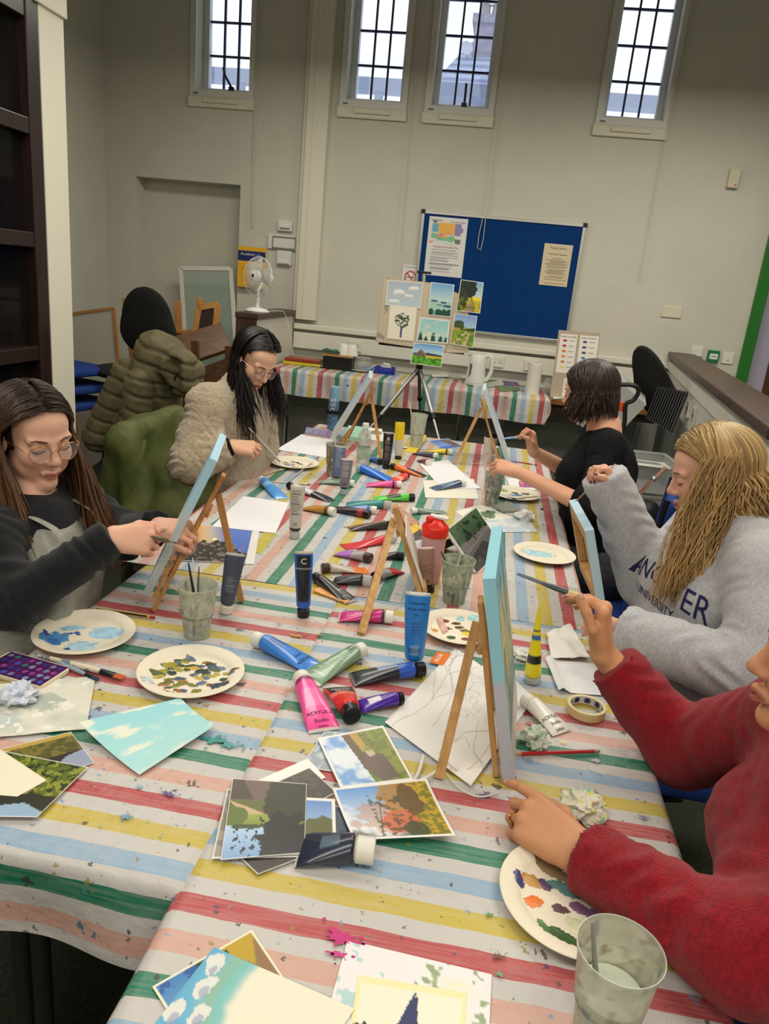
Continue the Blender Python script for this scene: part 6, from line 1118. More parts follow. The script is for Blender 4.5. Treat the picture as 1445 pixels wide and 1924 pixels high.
# colour chart board leaning on the desk
pts = [(1050, 620), (1128, 626), (1112, 756), (1032, 752)]; y0_ = 5.62; q = [on(x, y, y0_ + (.06 if i < 2 else 0)) for i, (x, y) in enumerate(pts)]; zb_ = D0 - .004; q[2].z = q[3].z = zb_
im = Img(60, 90, (176, 160, 140)); im.rect(.06, .06, .46, .62, (228, 224, 214)); im.rect(.54, .06, .96, .62, (228, 224, 214)); im.rect(.28, .7, .56, .97, (228, 224, 214)); im.ell(.44, .8, .1, .07, (206, 90, 60))
for k, (c1_, c2_) in enumerate([((160, 30, 90), (84, 50, 110)), ((170, 40, 50), (70, 60, 130)), ((226, 96, 40), (50, 60, 110)), ((222, 130, 40), (50, 120, 190)), ((190, 120, 50), (50, 110, 70)), ((230, 206, 60), (50, 140, 80))]):
    v = .15 + .078 * k; im.ell(.19, v, .05, .02, c1_, 1, .3, k); im.ell(.66, v, .05, .02, c2_, 1, .3, k + 7); im.rect(.28, v - .004, .42, v + .006, (130, 130, 150)); im.rect(.76, v - .004, .9, v + .006, (130, 130, 150))
o = sheet('colour_chart', im, q, 'grey board with two colour swatch charts leaning on the desk', 'chart board', thick=.004, back=(170, 154, 134))
fr = frame(q[0].lerp(q[1], .5), q[1] - q[0], q[0] - q[3]); nx = fr.to_3x3() @ V(0, 0, 1); nx = nx if nx.y < 0 else -nx
for tx_, u in (('WARM COLOURS', .26), ('COOL COLOURS', .75)): p_ = q[0].lerp(q[1], u) + (q[3] - q[0]) * .09; text(tx_, .014, frame(p_ + nx * .0052, q[1] - q[0], q[0] - q[3]), mInk, o, off=0)
# clear tub with an orange bag
t = thing('plastic_tub', 'clear pink plastic tub behind the colour chart', 'tub', V(on(1140, 690, 5.8).x, 5.8, D0 - .004)); b = M(); b.bx(-.12, .12, -.08, .08, 0, .004); b.bx(-.12, -.117, -.08, .08, 0, .13); b.bx(.117, .12, -.08, .08, 0, .13); b.bx(-.12, .12, -.08, -.077, 0, .13); b.bx(-.12, .12, .077, .08, 0, .13); b.obj('tub_body', mat('pink_clear_tub', (226, 196, 186), .2, trans=.3, alpha=.55), t); b = M(); b.bx(-.13, .13, -.09, -.08, .125, .135); b.bx(-.13, .13, .08, .09, .125, .135); b.bx(-.13, -.12, -.09, .09, .125, .135); b.bx(.12, .13, -.09, .09, .125, .135); b.obj('tub_rim', mClear, t); b = M(); b.bx(.11, .135, -.1, -.085, .07, .13); b.obj('clip', mat('clip_blue', (40, 50, 120), .4), t, bevel=.004)
crumple('orange_bag', 'bright orange plastic bag stuffed in the pink tub', V(on(1134, 690, 5.8).x, 5.8, D0 + .003), .14, [(236, 150, 30), (240, 170, 60), (226, 130, 24)], 5, .95, 'bag')
q = on(1040, 722, 5.68); b = M(); b.lathe([(.001, 0), (.035, 0), (.035, .09), (.03, .1), (.03, .105), (.001, .106)], 20); o = b.obj('clear_jar', mClear, smooth=True); o.location = V(on(1036, 690, 5.86).x, 5.86, D0 - .004); tag(o, 'small clear jar half hidden behind the colour chart', 'jar')
q = [at(x, y, D0) for x, y in ((1036, 728), (1078, 726), (1090, 746), (1040, 750))]; sheet('clear_folder', Img(14, 10, (214, 212, 206)), q, 'clear plastic folder with a blue edge over the desk edge', 'folder', lift=.0005)
# --- the floor easel with the sample paintings
ey = 4.78; fe = thing('floor_easel', 'silver telescopic tripod easel in front of the wall desk', 'easel', V(on(780, 860, ey).x, ey, 0)); mSil = mat('easel_silver', (176, 178, 180), .3, metal=.8)
top = on(797, 512, ey + .12); hub = on(788, 690, ey + .06)
def leg(px, py, y2, bend=.45):
    f = on(px, py, y2); d = (f - hub); foot_ = hub + d * ((hub.z - 0.0) / (hub.z - f.z)); k = hub.lerp(foot_, bend); b = M(); b.cyl(hub, k, .013, n=10); o = b.obj('leg', mSil, fe, world=True, smooth=True); b = M(); b.cyl(k, foot_, .009, n=10); b.obj('lower_leg', mSil, o, world=True, smooth=True); b = M(); b.cyl(k - d.normalized() * .02, k + d.normalized() * .02, .018, n=10); b.obj('leg_clamp', mBlack, o, world=True, smooth=True); b = M(); b.sph(foot_ + V(0, 0, .012), .013, 8, 6); b.obj('rubber_foot', mBlack, o, world=True, smooth=True)
leg(703, 795, ey - .15, .3); leg(822, 815, ey - .15, .26); leg(789, 778, ey + .5, .22)
b = M(); b.cyl(hub, top, .013, n=10); b.obj('mast', mSil, fe, world=True, smooth=True); b = M(); b.cyl(hub - V(0, 0, .05), hub + V(0, 0, .05), .022, n=12); b.obj('hub_collar', mBlack, fe, world=True, smooth=True); b = M(); b.box(Matrix.Translation(top), .09, .03, .014); b.obj('top_clamp', mBlack, fe, world=True, bevel=.003)
b = M(); sh = on(770, 655, ey + .02); b.bar(on(712, 645, ey + .02), on(872, 664, ey + .02), .03, .014); b.obj('ledge', mBlack, fe, world=True)
yb = ey - .02
def on_board(px, py, d=0.0):   # the board leans back a little
    p = on(px, py, yb); k = (p.z - 1.25) * .16; return on(px, py, yb + k - d)
bd = [on_board(*p) for p in ((721, 521), (850, 536), (838, 662), (706, 642))]
sheet('display_board', Img(40, 40, (196, 182, 158)).speck(9, .66, (150, 140, 130), 3, u1=.12).border(.015, (176, 160, 136)), bd, 'large beige cardboard display board on the floor easel', 'board', thick=.004, back=(180, 164, 140))
bd = [on_board(*p, -.004) for p in ((846, 545), (880, 560), (880, 664), (838, 662))]
sheet('display_board', Img(20, 30, (206, 192, 168)), bd, 'second cardboard panel behind the road paintings', 'board', thick=.003, back=(180, 164, 140))
tr_c = [(46, 66, 40), (70, 90, 54), (34, 50, 36)]
def art(lb, im, q, d=.006, name='sample_painting'): return sheet(name, im, [on_board(*p, d) for p in q], lb, 'painting', thick=.001, group='sample paintings on the floor easel')
im = Img(64, 52, (150, 176, 200)); im.grad((170, 182, 196), (186, 204, 214)); 
for k, (u, v, a_, c_) in enumerate([(.35, .45, .16, .1), (.75, .25, .13, .08), (.65, .55, .12, .06), (.25, .8, .15, .06)]): im.ell(u, v, a_, c_, (232, 232, 228), .95, .9, k); im.ell(u, v + .06, a_, .03, (196, 190, 180), .7, .8, k + 5)
im.border(.035, (228, 222, 206)); art('small painting of white clouds at top left of the display', im, [(728, 526), (796, 531), (790, 580), (724, 573)])
im = Img(56, 72, (232, 226, 208)); im.line([(.5, .9), (.5, .6)], .07, (70, 80, 130)); im.line([(.5, .68), (.36, .5)], .03, (60, 60, 80)); im.line([(.5, .68), (.64, .5)], .03, (60, 60, 80)); im.tree(.5, .42, .26, [(44, 60, 40), (74, 92, 60), (96, 110, 80), (206, 206, 190)], 3, 90); art('painting of a single dark tree on cream paper', im, [(733, 574), (784, 577), (777, 641), (727, 636)])
im = Img(52, 76, (120, 180, 206)); im.grad((96, 160, 210), (190, 220, 214), 0, .55); im.mix(np.clip((vnoise(76, 52, 4, 3, 3) - .55) * 6, 0, 1) * (im.v < .5), (226, 222, 210), .8); im.rect(0, .55, 1, .85, (160, 204, 186)); im.ell(.25, .55, .17, .03, (70, 80, 120), 1, .6, 2); im.ell(.62, .58, .14, .03, (70, 80, 120), 1, .6, 3); im.ell(.8, .68, .2, .04, (70, 80, 120), 1, .7, 4); im.ell(.45, .66, .14, .02, (70, 80, 120), 1, .7, 5)
for u in (.12, .45, .7, .9): im.ell(u, .9, .14, .12, (36, 76, 56), 1, .6, int(u * 50))
im.border(.04, (226, 230, 232)); art('painting of dark clouds over a row of bushes', im, [(810, 530), (854, 535), (847, 596), (803, 592)])
im = Img(66, 52, (150, 206, 206)); im.grad((140, 200, 206), (190, 224, 210)); im.mix(np.clip((vnoise(52, 66, 3, 6, 3) - .55) * 6, 0, 1), (232, 226, 206), .8)
for u, h_ in ((.12, .4), (.3, .2), (.52, .36), (.75, .28), (.93, .24)): im.poly([(u, .95 - h_), (u + .09, .96), (u - .09, .96)], (40, 80, 64)); im.speck(20, .6, (40, 80, 64), int(u * 99), .95 - h_, .95, u - .07, u + .07)
im.border(.04, (232, 232, 226)); art('painting of five fir trees under a pale sky', im, [(789, 596), (846, 602), (841, 646), (782, 641)])
im = Img(60, 84, (120, 170, 200)); im.grad((120, 170, 200), (190, 214, 210), 0, .5); im.rect(0, .5, 1, 1, (196, 180, 60)); im.ell(.3, .25, .42, .36, (36, 50, 44), 1, .5, 3); im.ell(.15, .6, .25, .4, (60, 66, 40), 1, .6, 5); im.poly([(.3, 1), (.5, .72), (.75, .62), (.62, .75), (.68, 1)], (170, 130, 120)); im.speck(12, .55, (120, 130, 40), 6, .55, 1); im.ell(.8, .56, .2, .06, (240, 210, 60), 1, .4, 4); im.speck(16, .6, (24, 40, 40), 8, 0, .5, 0, .7); im.border(.03, (228, 228, 220)); art('painting of a shaded lane beside a yellow field', im, [(866, 525), (909, 531), (902, 589), (857, 584)], .008)
im = Img(60, 84, (120, 160, 214)); im.grad((120, 156, 210), (170, 200, 226), 0, .4); im.rect(0, .4, 1, 1, (150, 160, 50)); im.ell(.25, .36, .22, .18, (60, 84, 44), 1, .6, 3); im.poly([(.3, .5), (1, .38), (1, .5)], (50, 76, 44)); im.poly([(.05, 1), (.3, 1), (.66, .5), (.58, .5)], (206, 176, 150)); im.poly([(.5, 1), (.75, 1), (.78, .5), (.72, .5)], (206, 176, 150)); im.speck(14, .56, (84, 140, 40), 4, .5, 1); im.rect(0, .44, .35, .54, (206, 170, 90), .7); im.border(.035, (228, 228, 220)); art('painting of a farm track with two ruts', im, [(855, 589), (897, 594), (889, 654), (845, 646)], .008)
im = Img(72, 48, (96, 170, 226)); im.grad((70, 150, 220), (190, 222, 236), 0, .45); im.mix(np.clip((vnoise(48, 72, 4, 3) - .5) * 5, 0, 1) * (im.v < .4), (232, 236, 232), .8); im.poly([(0, .5), (.5, .42), (.8, .45), (1, .5), (1, .6), (0, .6)], (60, 70, 90)); im.rect(0, .55, 1, 1, (96, 176, 50)); im.rect(.45, .55, 1, .66, (206, 196, 60)); im.poly([(.06, .6), (.12, .5), (.28, .28), (.46, .48), (.44, .64)], (120, 96, 84)); im.poly([(.28, .28), (.46, .48), (.44, .56), (.3, .4)], (150, 124, 110)); im.line([(.55, .72), (.95, .6)], .012, (110, 84, 50)); im.speck(12, .56, (60, 130, 40), 4, .65, 1); im.border(.025, (230, 230, 224)); art('painting of an old barn in a bright green field', im, [(778, 643), (835, 649), (829, 690), (771, 683)], .010)
# waste bin under the desk
q = on(925, 812, 5.6); t = thing('waste_bin', 'black wire mesh waste bin under the desk', 'bin', V(q.x, 5.45, 0)); mMesh = mat('bin_mesh', (26, 26, 28), .5, alpha=.85)
b = M(); b.lathe([(.10, .0), (.13, .3)], 28); b.obj('bin_wall', mMesh, t, smooth=True, solid=.002); b = M(); b.lathe([(.128, .295), (.134, .295), (.134, .305), (.128, .305), (.128, .295)], 28); b.obj('bin_rim', mBlack, t, smooth=True); b = M(); b.lathe([(.001, .0), (.1, .0), (.1, .006), (.001, .006)], 28); b.obj('bin_floor', mBlack, t)
# ================================================================== people: bodies grown as one smooth surface from a distance field
class Sdf:
    def __init__(s, lo, hi, h):
        s.h = h; s.lo = np.array(lo, np.float32); n = np.ceil((np.array(hi) - np.array(lo)) / h).astype(int) + 1; s.F = np.full(n, 0.06, np.float32); s.n = n
    def win(s, lo, hi):
        a = np.clip(np.floor((np.array(lo) - s.lo) / s.h).astype(int), 0, s.n); b = np.clip(np.ceil((np.array(hi) - s.lo) / s.h).astype(int) + 1, 0, s.n)
        if (b <= a).any(): return None
        g = [(s.lo[i] + s.h * np.arange(a[i], b[i], dtype=np.float32)) for i in range(3)]
        return (slice(a[0], b[0]), slice(a[1], b[1]), slice(a[2], b[2])), g[0][:, None, None], g[1][None, :, None], g[2][None, None, :]
    def put(s, sl, d, k, sub=False):
        f = s.F[sl]
        if sub:
            d = -d
            if k > 0: hh = np.maximum(k - np.abs(f - d), 0) / k; s.F[sl] = np.maximum(f, d) + hh * hh * k * .25
            else: s.F[sl] = np.maximum(f, d)
        elif k > 0: hh = np.maximum(k - np.abs(f - d), 0) / k; s.F[sl] = np.minimum(f, d) - hh * hh * k * .25
        else: s.F[sl] = np.minimum(f, d)
    def cone(s, a, b, ra, rb=None, k=.01, flat=None, fac=1.0, cut=False, sub=False):
        """tapered round bar a->b; flat = direction along which it is squeezed by fac; cut = square end at b"""
        rb = ra if rb is None else rb; a = np.array(a, np.float32); b = np.array(b, np.float32); m = max(ra, rb) * max(1, 1 / fac if fac < 1 else fac) + k + 3 * s.h
        w = s.win(np.minimum(a, b) - m, np.maximum(a, b) + m)
        if w is None: return s
        sl, x, y, z = w; d = b - a; L2 = float(d @ d) + 1e-9; px, py, pz = x - a[0], y - a[1], z - a[2]
        t0 = (px * d[0] + py * d[1] + pz * d[2]) / L2; t = np.clip(t0, 0, 1); qx, qy, qz = px - t * d[0], py - t * d[1], pz - t * d[2]; l2 = qx * qx + qy * qy + qz * qz
        if flat is not None:
            f = np.array(flat, np.float32); f = f / np.linalg.norm(f); c = qx * f[0] + qy * f[1] + qz * f[2]; l2 = l2 + c * c * (1 / (fac * fac) - 1)
        dd = np.sqrt(l2) - (ra + (rb - ra) * t)
        if flat is not None and fac < 1: dd = dd * (0.55 + 0.45 * fac)
        if cut: dd = np.maximum(dd, (t0 - 1) * math.sqrt(L2))
        s.put(sl, dd, k, sub); return s
    def ell(s, c, r, R=None, k=.01, sub=False):
        c = np.array(c, np.float32); r = np.array(r, np.float32); R = np.eye(3, dtype=np.float32) if R is None else np.array(R, np.float32); m = float(r.max()) + k + 3 * s.h; w = s.win(c - m, c + m)
        if w is None: return s
        sl, x, y, z = w; px, py, pz = x - c[0], y - c[1], z - c[2]; q = [(px * R[0, i] + py * R[1, i] + pz * R[2, i]) for i in range(3)]
        k0 = np.sqrt(sum((q[i] / r[i]) ** 2 for i in range(3))); k1 = np.sqrt(sum((q[i] / r[i] ** 2) ** 2 for i in range(3))) + 1e-6
        s.put(sl, k0 * (k0 - 1) / k1, k, sub); return s
    def mesh(s):
        F = s.F; S = F < 0; n = F.shape
        c = np.zeros((n[0] - 1, n[1] - 1, n[2] - 1), np.uint8)
        for i in (0, 1):
            for j in (0, 1):
                for k in (0, 1): c += S[i:n[0] - 1 + i, j:n[1] - 1 + j, k:n[2] - 1 + k]
        act = (c > 0) & (c < 8); ix = np.argwhere(act); idx = -np.ones(act.shape, np.int64); idx[act] = np.arange(len(ix)); acc = np.zeros((len(ix), 3)); cnt = np.zeros(len(ix))
        for ax in range(3):
            for o1 in (0, 1):
                for o2 in (0, 1):
                    p = ix.copy(); oth = [q for q in range(3) if q != ax]; p[:, oth[0]] += o1; p[:, oth[1]] += o2; q = p.copy(); q[:, ax] += 1
                    fa = F[p[:, 0], p[:, 1], p[:, 2]]; fb = F[q[:, 0], q[:, 1], q[:, 2]]; m = (fa < 0) != (fb < 0); t = np.where(m, fa / np.where(m, fa - fb, 1), 0)
                    pos = p.astype(float); pos[:, ax] += t; acc[m] += pos[m]; cnt[m] += 1
        v = acc / cnt[:, None] * s.h + s.lo; qs = []
        for ax in range(3):
            o = [q for q in range(3) if q != ax]; sl0 = [slice(None)] * 3; sl1 = [slice(None)] * 3; sl0[ax] = slice(0, -1); sl1[ax] = slice(1, None); A0, A1 = S[tuple(sl0)], S[tuple(sl1)]; e = np.argwhere(A0 != A1)
            e = e[(e[:, o[0]] > 0) & (e[:, o[1]] > 0) & (e[:, o[0]] < n[o[0]] - 1) & (e[:, o[1]] < n[o[1]] - 1)]; ins = A0[e[:, 0], e[:, 1], e[:, 2]]
            def cell(d0, d1): p = e.copy(); p[:, o[0]] += d0; p[:, o[1]] += d1; return idx[p[:, 0], p[:, 1], p[:, 2]]
            Q_ = np.stack([cell(-1, -1), cell(0, -1), cell(0, 0), cell(-1, 0)], 1); fl = ins if ax != 1 else ~ins; Q_[~fl] = Q_[~fl][:, ::-1]; qs.append(Q_)
        return v, np.concatenate(qs)
def vnormals(v, q):
    n = np.zeros_like(v); a = np.cross(v[q[:, 2]] - v[q[:, 0]], v[q[:, 3]] - v[q[:, 1]])
    for i in range(4): np.add.at(n, q[:, i], a)
    return n / (np.linalg.norm(n, axis=1)[:, None] + 1e-12)
def relax(v, q, it=1, f=.5):
    for _ in range(it):
        s = np.zeros_like(v); c = np.zeros(len(v))
        for i in range(4):
            for j in (1, 3): np.add.at(s, q[:, i], v[q[:, (i + j) % 4]]); np.add.at(c, q[:, i], 1)
        v = v * (1 - f) + f * s / np.maximum(c, 1)[:, None]
    return v
def wave3(v, seed, scale, octv=2):
    """cheap smooth noise: sums of sines in random directions"""
    r = np.random.RandomState(seed); out = np.zeros(len(v)); am = 1.0
    for o in range(octv):
        for k in range(5):
            d = r.randn(3); d /= np.linalg.norm(d); out += am * np.sin((v @ d) * scale * (1 + .3 * r.rand()) + r.rand() * 6.28 + 1.3 * np.sin((v @ np.roll(d, 1)) * scale * .7))
        am *= .5; scale *= 2.1
    return out / 5
def link(name, v, q, m, parent, cols=None, lab=None):
    me = bpy.data.meshes.new(name); inv = np.array(wmat(parent).inverted()); v = v @ inv[:3, :3].T + inv[:3, 3]
    me.vertices.add(len(v)); me.vertices.foreach_set('co', v.astype(np.float32).ravel()); me.loops.add(4 * len(q)); me.loops.foreach_set('vertex_index', q.astype(np.int32).ravel()); me.polygons.add(len(q)); me.polygons.foreach_set('loop_start', np.arange(0, 4 * len(q), 4, dtype=np.int32))
    me.update(calc_edges=True); me.validate(); me.polygons.foreach_set('use_smooth', np.ones(len(me.polygons), bool)); me.materials.append(m)
    if cols is not None: ca = me.color_attributes.new('Col', 'FLOAT_COLOR', 'POINT'); c = np.ones((len(me.vertices), 4), np.float32); c[:, :3] = cols; ca.data.foreach_set('color', c.ravel())
    o = bpy.data.objects.new(name, me); COL.objects.link(o); o.parent = parent
    if lab: o['label'] = lab
    return o
class Head:
    def __init__(s, c, f, roll=0.0, sc=1.0):
        s.c = np.array(c, float); f = np.array(f, float); s.f = f / np.linalg.norm(f); u = np.array([0, 0, 1.0]); r = np.cross(s.f, u); r /= np.linalg.norm(r); u = np.cross(r, s.f); s.r = r * math.cos(roll) + u * math.sin(roll); s.u = u * math.cos(roll) - r * math.sin(roll); s.sc = sc; s.R = np.stack([s.r, s.f, s.u], 1)
    def w(s, x, y, z): return s.c + (s.r * x + s.f * y + s.u * z) * s.sc
    def loc(s, v): return (v - s.c) @ s.R / s.sc
    def build(s, S, neck, rn=.05):
        k = s.sc; E = lambda c, r, kk=.02, sub=False: S.ell(s.w(*c), np.array(r) * k, s.R, kk, sub); C = lambda a, b, ra, rb, kk=.01, **q: S.cone(s.w(*a), s.w(*b), ra * k, rb * k, kk, **q)
        E((0, -.014, .032), (.071, .090, .082), .0); E((0, .026, -.028), (.058, .060, .076)); E((0, .042, .045), (.054, .042, .042)); C((0, .02, -.055), (0, .055, -.096), .048, .020, .02); E((0, .070, -.096), (.017, .014, .013), .018)
        for x in (-1, 1):
            E((x * .036, .056, -.024), (.022, .022, .022), .025); E((x * .040, .028, -.062), (.020, .03, .022), .02); C((x * .046, .070, .022), (x * .014, .083, .021), .0075, .0075, .014)
            E((x * .031, .100, .004), (.018, .017, .012), .012, True); E((x * .031, .0725, .004), (.0155, .0145, .0125), .004); E((x * .073, -.010, -.006), (.009, .019, .030), .006); E((x * .078, -.008, .002), (.005, .010, .016), .004, True)
        C((0, .080, .016), (0, .099, -.022), .0085, .0092, .011); E((0, .1015, -.028), (.0110, .0100, .0090), .009)
        for x in (-1, 1): E((x * .0110, .091, -.032), (.0075, .009, .0065), .006); E((x * .006, .097, -.0395), (.0035, .005, .003), .002, True)
        C((-.021, .079, -.0615), (0, .0925, -.058), .0035, .0062, .006); C((.021, .079, -.0615), (0, .0925, -.058), .0035, .0062, .006); C((-.018, .079, -.0665), (0, .0905, -.0695), .0045, .0066, .006); C((.018, .079, -.0665), (0, .0905, -.0695), .0045, .0066, .006)
        C((-.019, .094, -.0645), (.019, .094, -.0645), .0016, .0016, .003, sub=True)
        S.cone(s.w(0, -.022, -.05), neck, rn * k, (rn + .006) * k, .025); return s
    def paint(s, v, cols, skin, lips=(176, 100, 96), blush=(200, 130, 110)):
        L = s.loc(v); x, y, z = np.abs(L[:, 0]), L[:, 1], L[:, 2]; near = (np.linalg.norm(L, axis=1) < .16)
        def mx(mask, c, k=1.0): m = (np.clip(mask, 0, 1) * near * k)[:, None]; cols[:] = cols * (1 - m) + np.array(lin(c)) * m
        mx(np.exp(-(((x - .04) / .02) ** 2 + ((z + .028) / .02) ** 2)) * (y > .02), blush, .45); mx(np.exp(-((x / .012) ** 2 + ((z + .03) / .012) ** 2)) * (y > .09), blush, .35)
        mx(np.clip(1.6 * (1 - (x / .024) ** 2 - ((z + .064) / .0105) ** 2), 0, 1) * (y > .07), lips, .9); mx(np.exp(-((z + .0645) / .0016) ** 2) * (x < .02) * (y > .075), (96, 46, 44), .8)
        mx(np.exp(-(((x - .031) / .017) ** 2 + ((z - .004) / .010) ** 2) * 1.2) * (y > .05), (150, 96, 80), .35); mx(np.exp(-(((x - .006) / .004) ** 2 + ((z + .041) / .003) ** 2)) * (y > .085), (80, 40, 34), .8); return cols
    def surf(s, S, x, z, y0=.13):
        """front surface of the face at (x, z): march back along -forward"""
        p = s.w(x, y0, z); st = -s.f * .0006
        for _ in range(200):
            i = np.round((p - S.lo) / S.h).astype(int)
            if (i < 0).any() or (i >= S.n).any(): break
            if S.F[tuple(i)] < 0: break
            p = p + st
        return p
RINGS = []
def hand(S, w, d, n, side, curl, L=1.0, spread=(.05, .015, -.02, -.06), thumb=((.6, .75, -.25), (.85, .45, -.3), (.9, .2, -.35)), k=.0035, nails=None):
    """w wrist, d wrist->knuckles, n out of the back of the hand, side +1 right -1 left; curl[finger] = three bends in degrees"""
    w = np.array(w, float); d = np.array(d, float); d /= np.linalg.norm(d); n = np.array(n, float); n = n - d * (n @ d); n /= np.linalg.norm(n); t = np.cross(n, d) * side
    kn = [w + d * (.086 + o) * L + t * q * L + n * a * L for o, q, a in ((-.002, .030, .000), (.003, .0105, .003), (-.001, -.0095, .002), (-.009, -.028, -.002))]
    for i, p in enumerate(kn): S.cone(w + t * (.016 - .010 * i) * L, p - n * .003 * L, .0165 * L, .0118 * L, .012)
    S.cone(w + d * .03 * L + t * .014 * L - n * .008 * L, w + d * .06 * L + t * .020 * L - n * .010 * L, .018 * L, .013 * L, .012); S.cone(w + d * .03 * L - t * .018 * L - n * .007 * L, w + d * .065 * L - t * .020 * L - n * .007 * L, .014 * L, .012 * L, .012)
    tips = []
    for i in range(4):
        ln = (.070, .078, .073, .056)[i] * L; r = (.0086, .0088, .0083, .0073)[i] * L; a = 0.0; p = kn[i]; ax = d * math.cos(spread[i]) + t * math.sin(spread[i]); S.ell(p, (r * 1.12,) * 3, k=.004)
        for j, fr in enumerate((.46, .30, .24)):
            a += math.radians(curl[i][j]); dr = ax * math.cos(a) - n * math.sin(a); q = p + dr * ln * fr; S.cone(p, q, r * (1 - .10 * j), r * (1 - .10 * (j + 1)), k)
            if j == 0: RINGS.append((p + (q - p) * .55, dr, r))
            p = q
        tips.append((p, dr, r * .72, ax * math.sin(a) + n * math.cos(a)))
    p = w + d * .022 * L + t * .022 * L - n * .006 * L; r = .0105 * L
    for j, (c, ln) in enumerate(zip(thumb, (.042, .034, .027))):
        dr = d * c[0] + t * c[1] + n * c[2]; dr /= np.linalg.norm(dr); q = p + dr * ln * L; S.cone(p, q, r * (1.15 if j == 0 else 1 - .06 * j), r * (1 - .08 * j), .010 if j == 0 else .004); p = q
    up_ = t * .5 + n * .8 - dr * ((t * .5 + n * .8) @ dr); tips.append((p, dr, r * .78, up_ / np.linalg.norm(up_))); return tips
def nails(tips, parent, col=(214, 160, 146)):
    for p, dr, r, upv in tips:
        c = Vector(p + upv * r * .98 + dr * r * .25); m = frame(c, dr, np.cross(upv, dr)); b = M(); rows = []
        for i in range(4):
            u = i / 3; wd_ = r * .78 * (1 - .25 * (u - .4) ** 2 * 2); rows.append([tuple(m @ Vector((r * (u * 1.5 - .75), y * wd_, -.35 * r * y * y + .0006))) for y in (-1, -.5, 0, .5, 1)])
        b.grid(rows); b.obj('fingernail', mat('nail_%02x%02x%02x' % col, col, .25, spec=.6), parent, world=True, smooth=True, solid=.0006)
def face_parts(H, S, parent, brow=(60, 44, 36), lash=(30, 22, 20)):
    for sx in (-1, 1):
        b = M(); pts = [H.surf(S, sx * x, .0255 - 7.5 * (x - .036) ** 2) + H.f * .0006 for x in np.linspace(.014, .050, 9)]; b.tube(pts, [.0010, .0021, .0025, .0026, .0025, .0022, .0018, .0013, .0006], 6); b.obj('eyebrow', mat('brow_%02x%02x%02x' % brow, brow, .8), parent, world=True, smooth=True)
        b = M(); pts = [H.surf(S, sx * x, -.0012 - .0045 * (1 - ((x - .031) / .015) ** 2)) + H.f * .0007 for x in np.linspace(.0165, .0465, 9)]; b.tube(pts, [.0006, .0011, .0014, .0015, .0016, .0016, .0015, .0013, .0006], 6); b.obj('eyelash', mat('lash_%02x%02x%02x' % lash, lash, .7), parent, world=True, smooth=True)
def glasses(H, parent, rim, r=.0225, z=-.002, tint=(236, 226, 232), th=.0011, drop=.112):
    g = bpy.data.objects.new('glasses', None); COL.objects.link(g); g.parent = parent; g['label'] = 'thin round framed glasses'
    for sx in (-1, 1):
        c = lambda a, q=1.0: H.w(sx * (.0335 + q * r * math.cos(a) * 1.05), .101 - .010 * (q * math.cos(a)) ** 2 * .6 - (.006 if math.cos(a) > 0 else 0) * math.cos(a), z + q * r * .93 * math.sin(a)); b = M(); b.tube([c(a) for a in np.linspace(0, 2 * math.pi, 33)], th, 6); b.obj('rim', rim, g, world=True, smooth=True)
        b = M(); b.add([c(a, .97) for a in np.linspace(0, 2 * math.pi, 25)[:-1]], [tuple(range(24))]); b.obj('lens', mat('lens_%02x' % tint[1], tint, .05, alpha=.16, spec=.8), g, world=True)
        b = M(); b.tube([H.w(sx * .057, .094, z + .006), H.w(sx * .066, .084, z + .008), H.w(sx * .074, .03, z + .008), H.w(sx * .076, -.012, z + .006), H.w(sx * .075, -.028, z - .012)], th, 6); b.obj('temple', rim, g, world=True, smooth=True)
    b = M(); b.tube([H.w(-.0115, .1015, z + .005), H.w(-.005, .1055, z + .009), H.w(.005, .1055, z + .009), H.w(.0115, .1015, z + .005)], th, 6); b.obj('bridge', rim, g, world=True, smooth=True); return g
def hair(H, parent, strands, col, cap=True, capfn=None, rad=.005, seed=1, tipcol=None, name='hair', streak=.5, grow=1.0):
    """strands = list of (points in world, radius scale)"""
    rr = random.Random(seed); b = M(); cs = []
    base = np.array(lin(col)); tip = np.array(lin(tipcol)) if tipcol else base
    for pts, rs in strands:
        P = catmull(pts, 3); n = len(P); g = rr.uniform(1 - streak, 1 + streak * .8); R = [rad * rs * (.3 + .7 * min(1, i / (n * .22))) * (1 if i < n * .72 else max(.12, 1 - (i - n * .72) / (n * .28))) for i in range(n)]
        b.tube(P, R, 3, True, .8)
        for i in range(n): t = (i / n) ** 1.3; cs += [(base * (1 - t) + tip * t) * g] * 3
    if cap:
        N1, N2 = 26, 40; G = np.zeros((N1, N2, 3)); keep = np.zeros((N1, N2), bool)
        for i in range(N1):
            a = math.pi * i / (N1 - 1) * .80
            for j in range(N2):
                th = 2 * math.pi * j / N2; x, y, z = .079 * grow * math.sin(a) * math.sin(th), -.014 + .098 * grow * math.sin(a) * math.cos(th), .032 + .091 * grow * math.cos(a); G[i, j] = H.w(x, y, z); keep[i, j] = capfn(x, y, z) if capfn else not (y > .03 + .0 and z < .075 and True) 
        k = b.n; b.v.append(G.reshape(-1, 3)); b.n += N1 * N2; cs += [base * .75] * (N1 * N2)
        for i in range(N1 - 1):
            for j in range(N2):
                j2 = (j + 1) % N2
                if keep[i, j] and keep[i, j2] and keep[i + 1, j] and keep[i + 1, j2]: b.f.append((k + i * N2 + j, k + (i + 1) * N2 + j, k + (i + 1) * N2 + j2, k + i * N2 + j2))
    o = b.obj(name, vmat('hair_strands', .42, spec=.45), parent, smooth=True, world=True, colors=np.array(cs), angle=180); o['kind'] = 'stuff'; return o
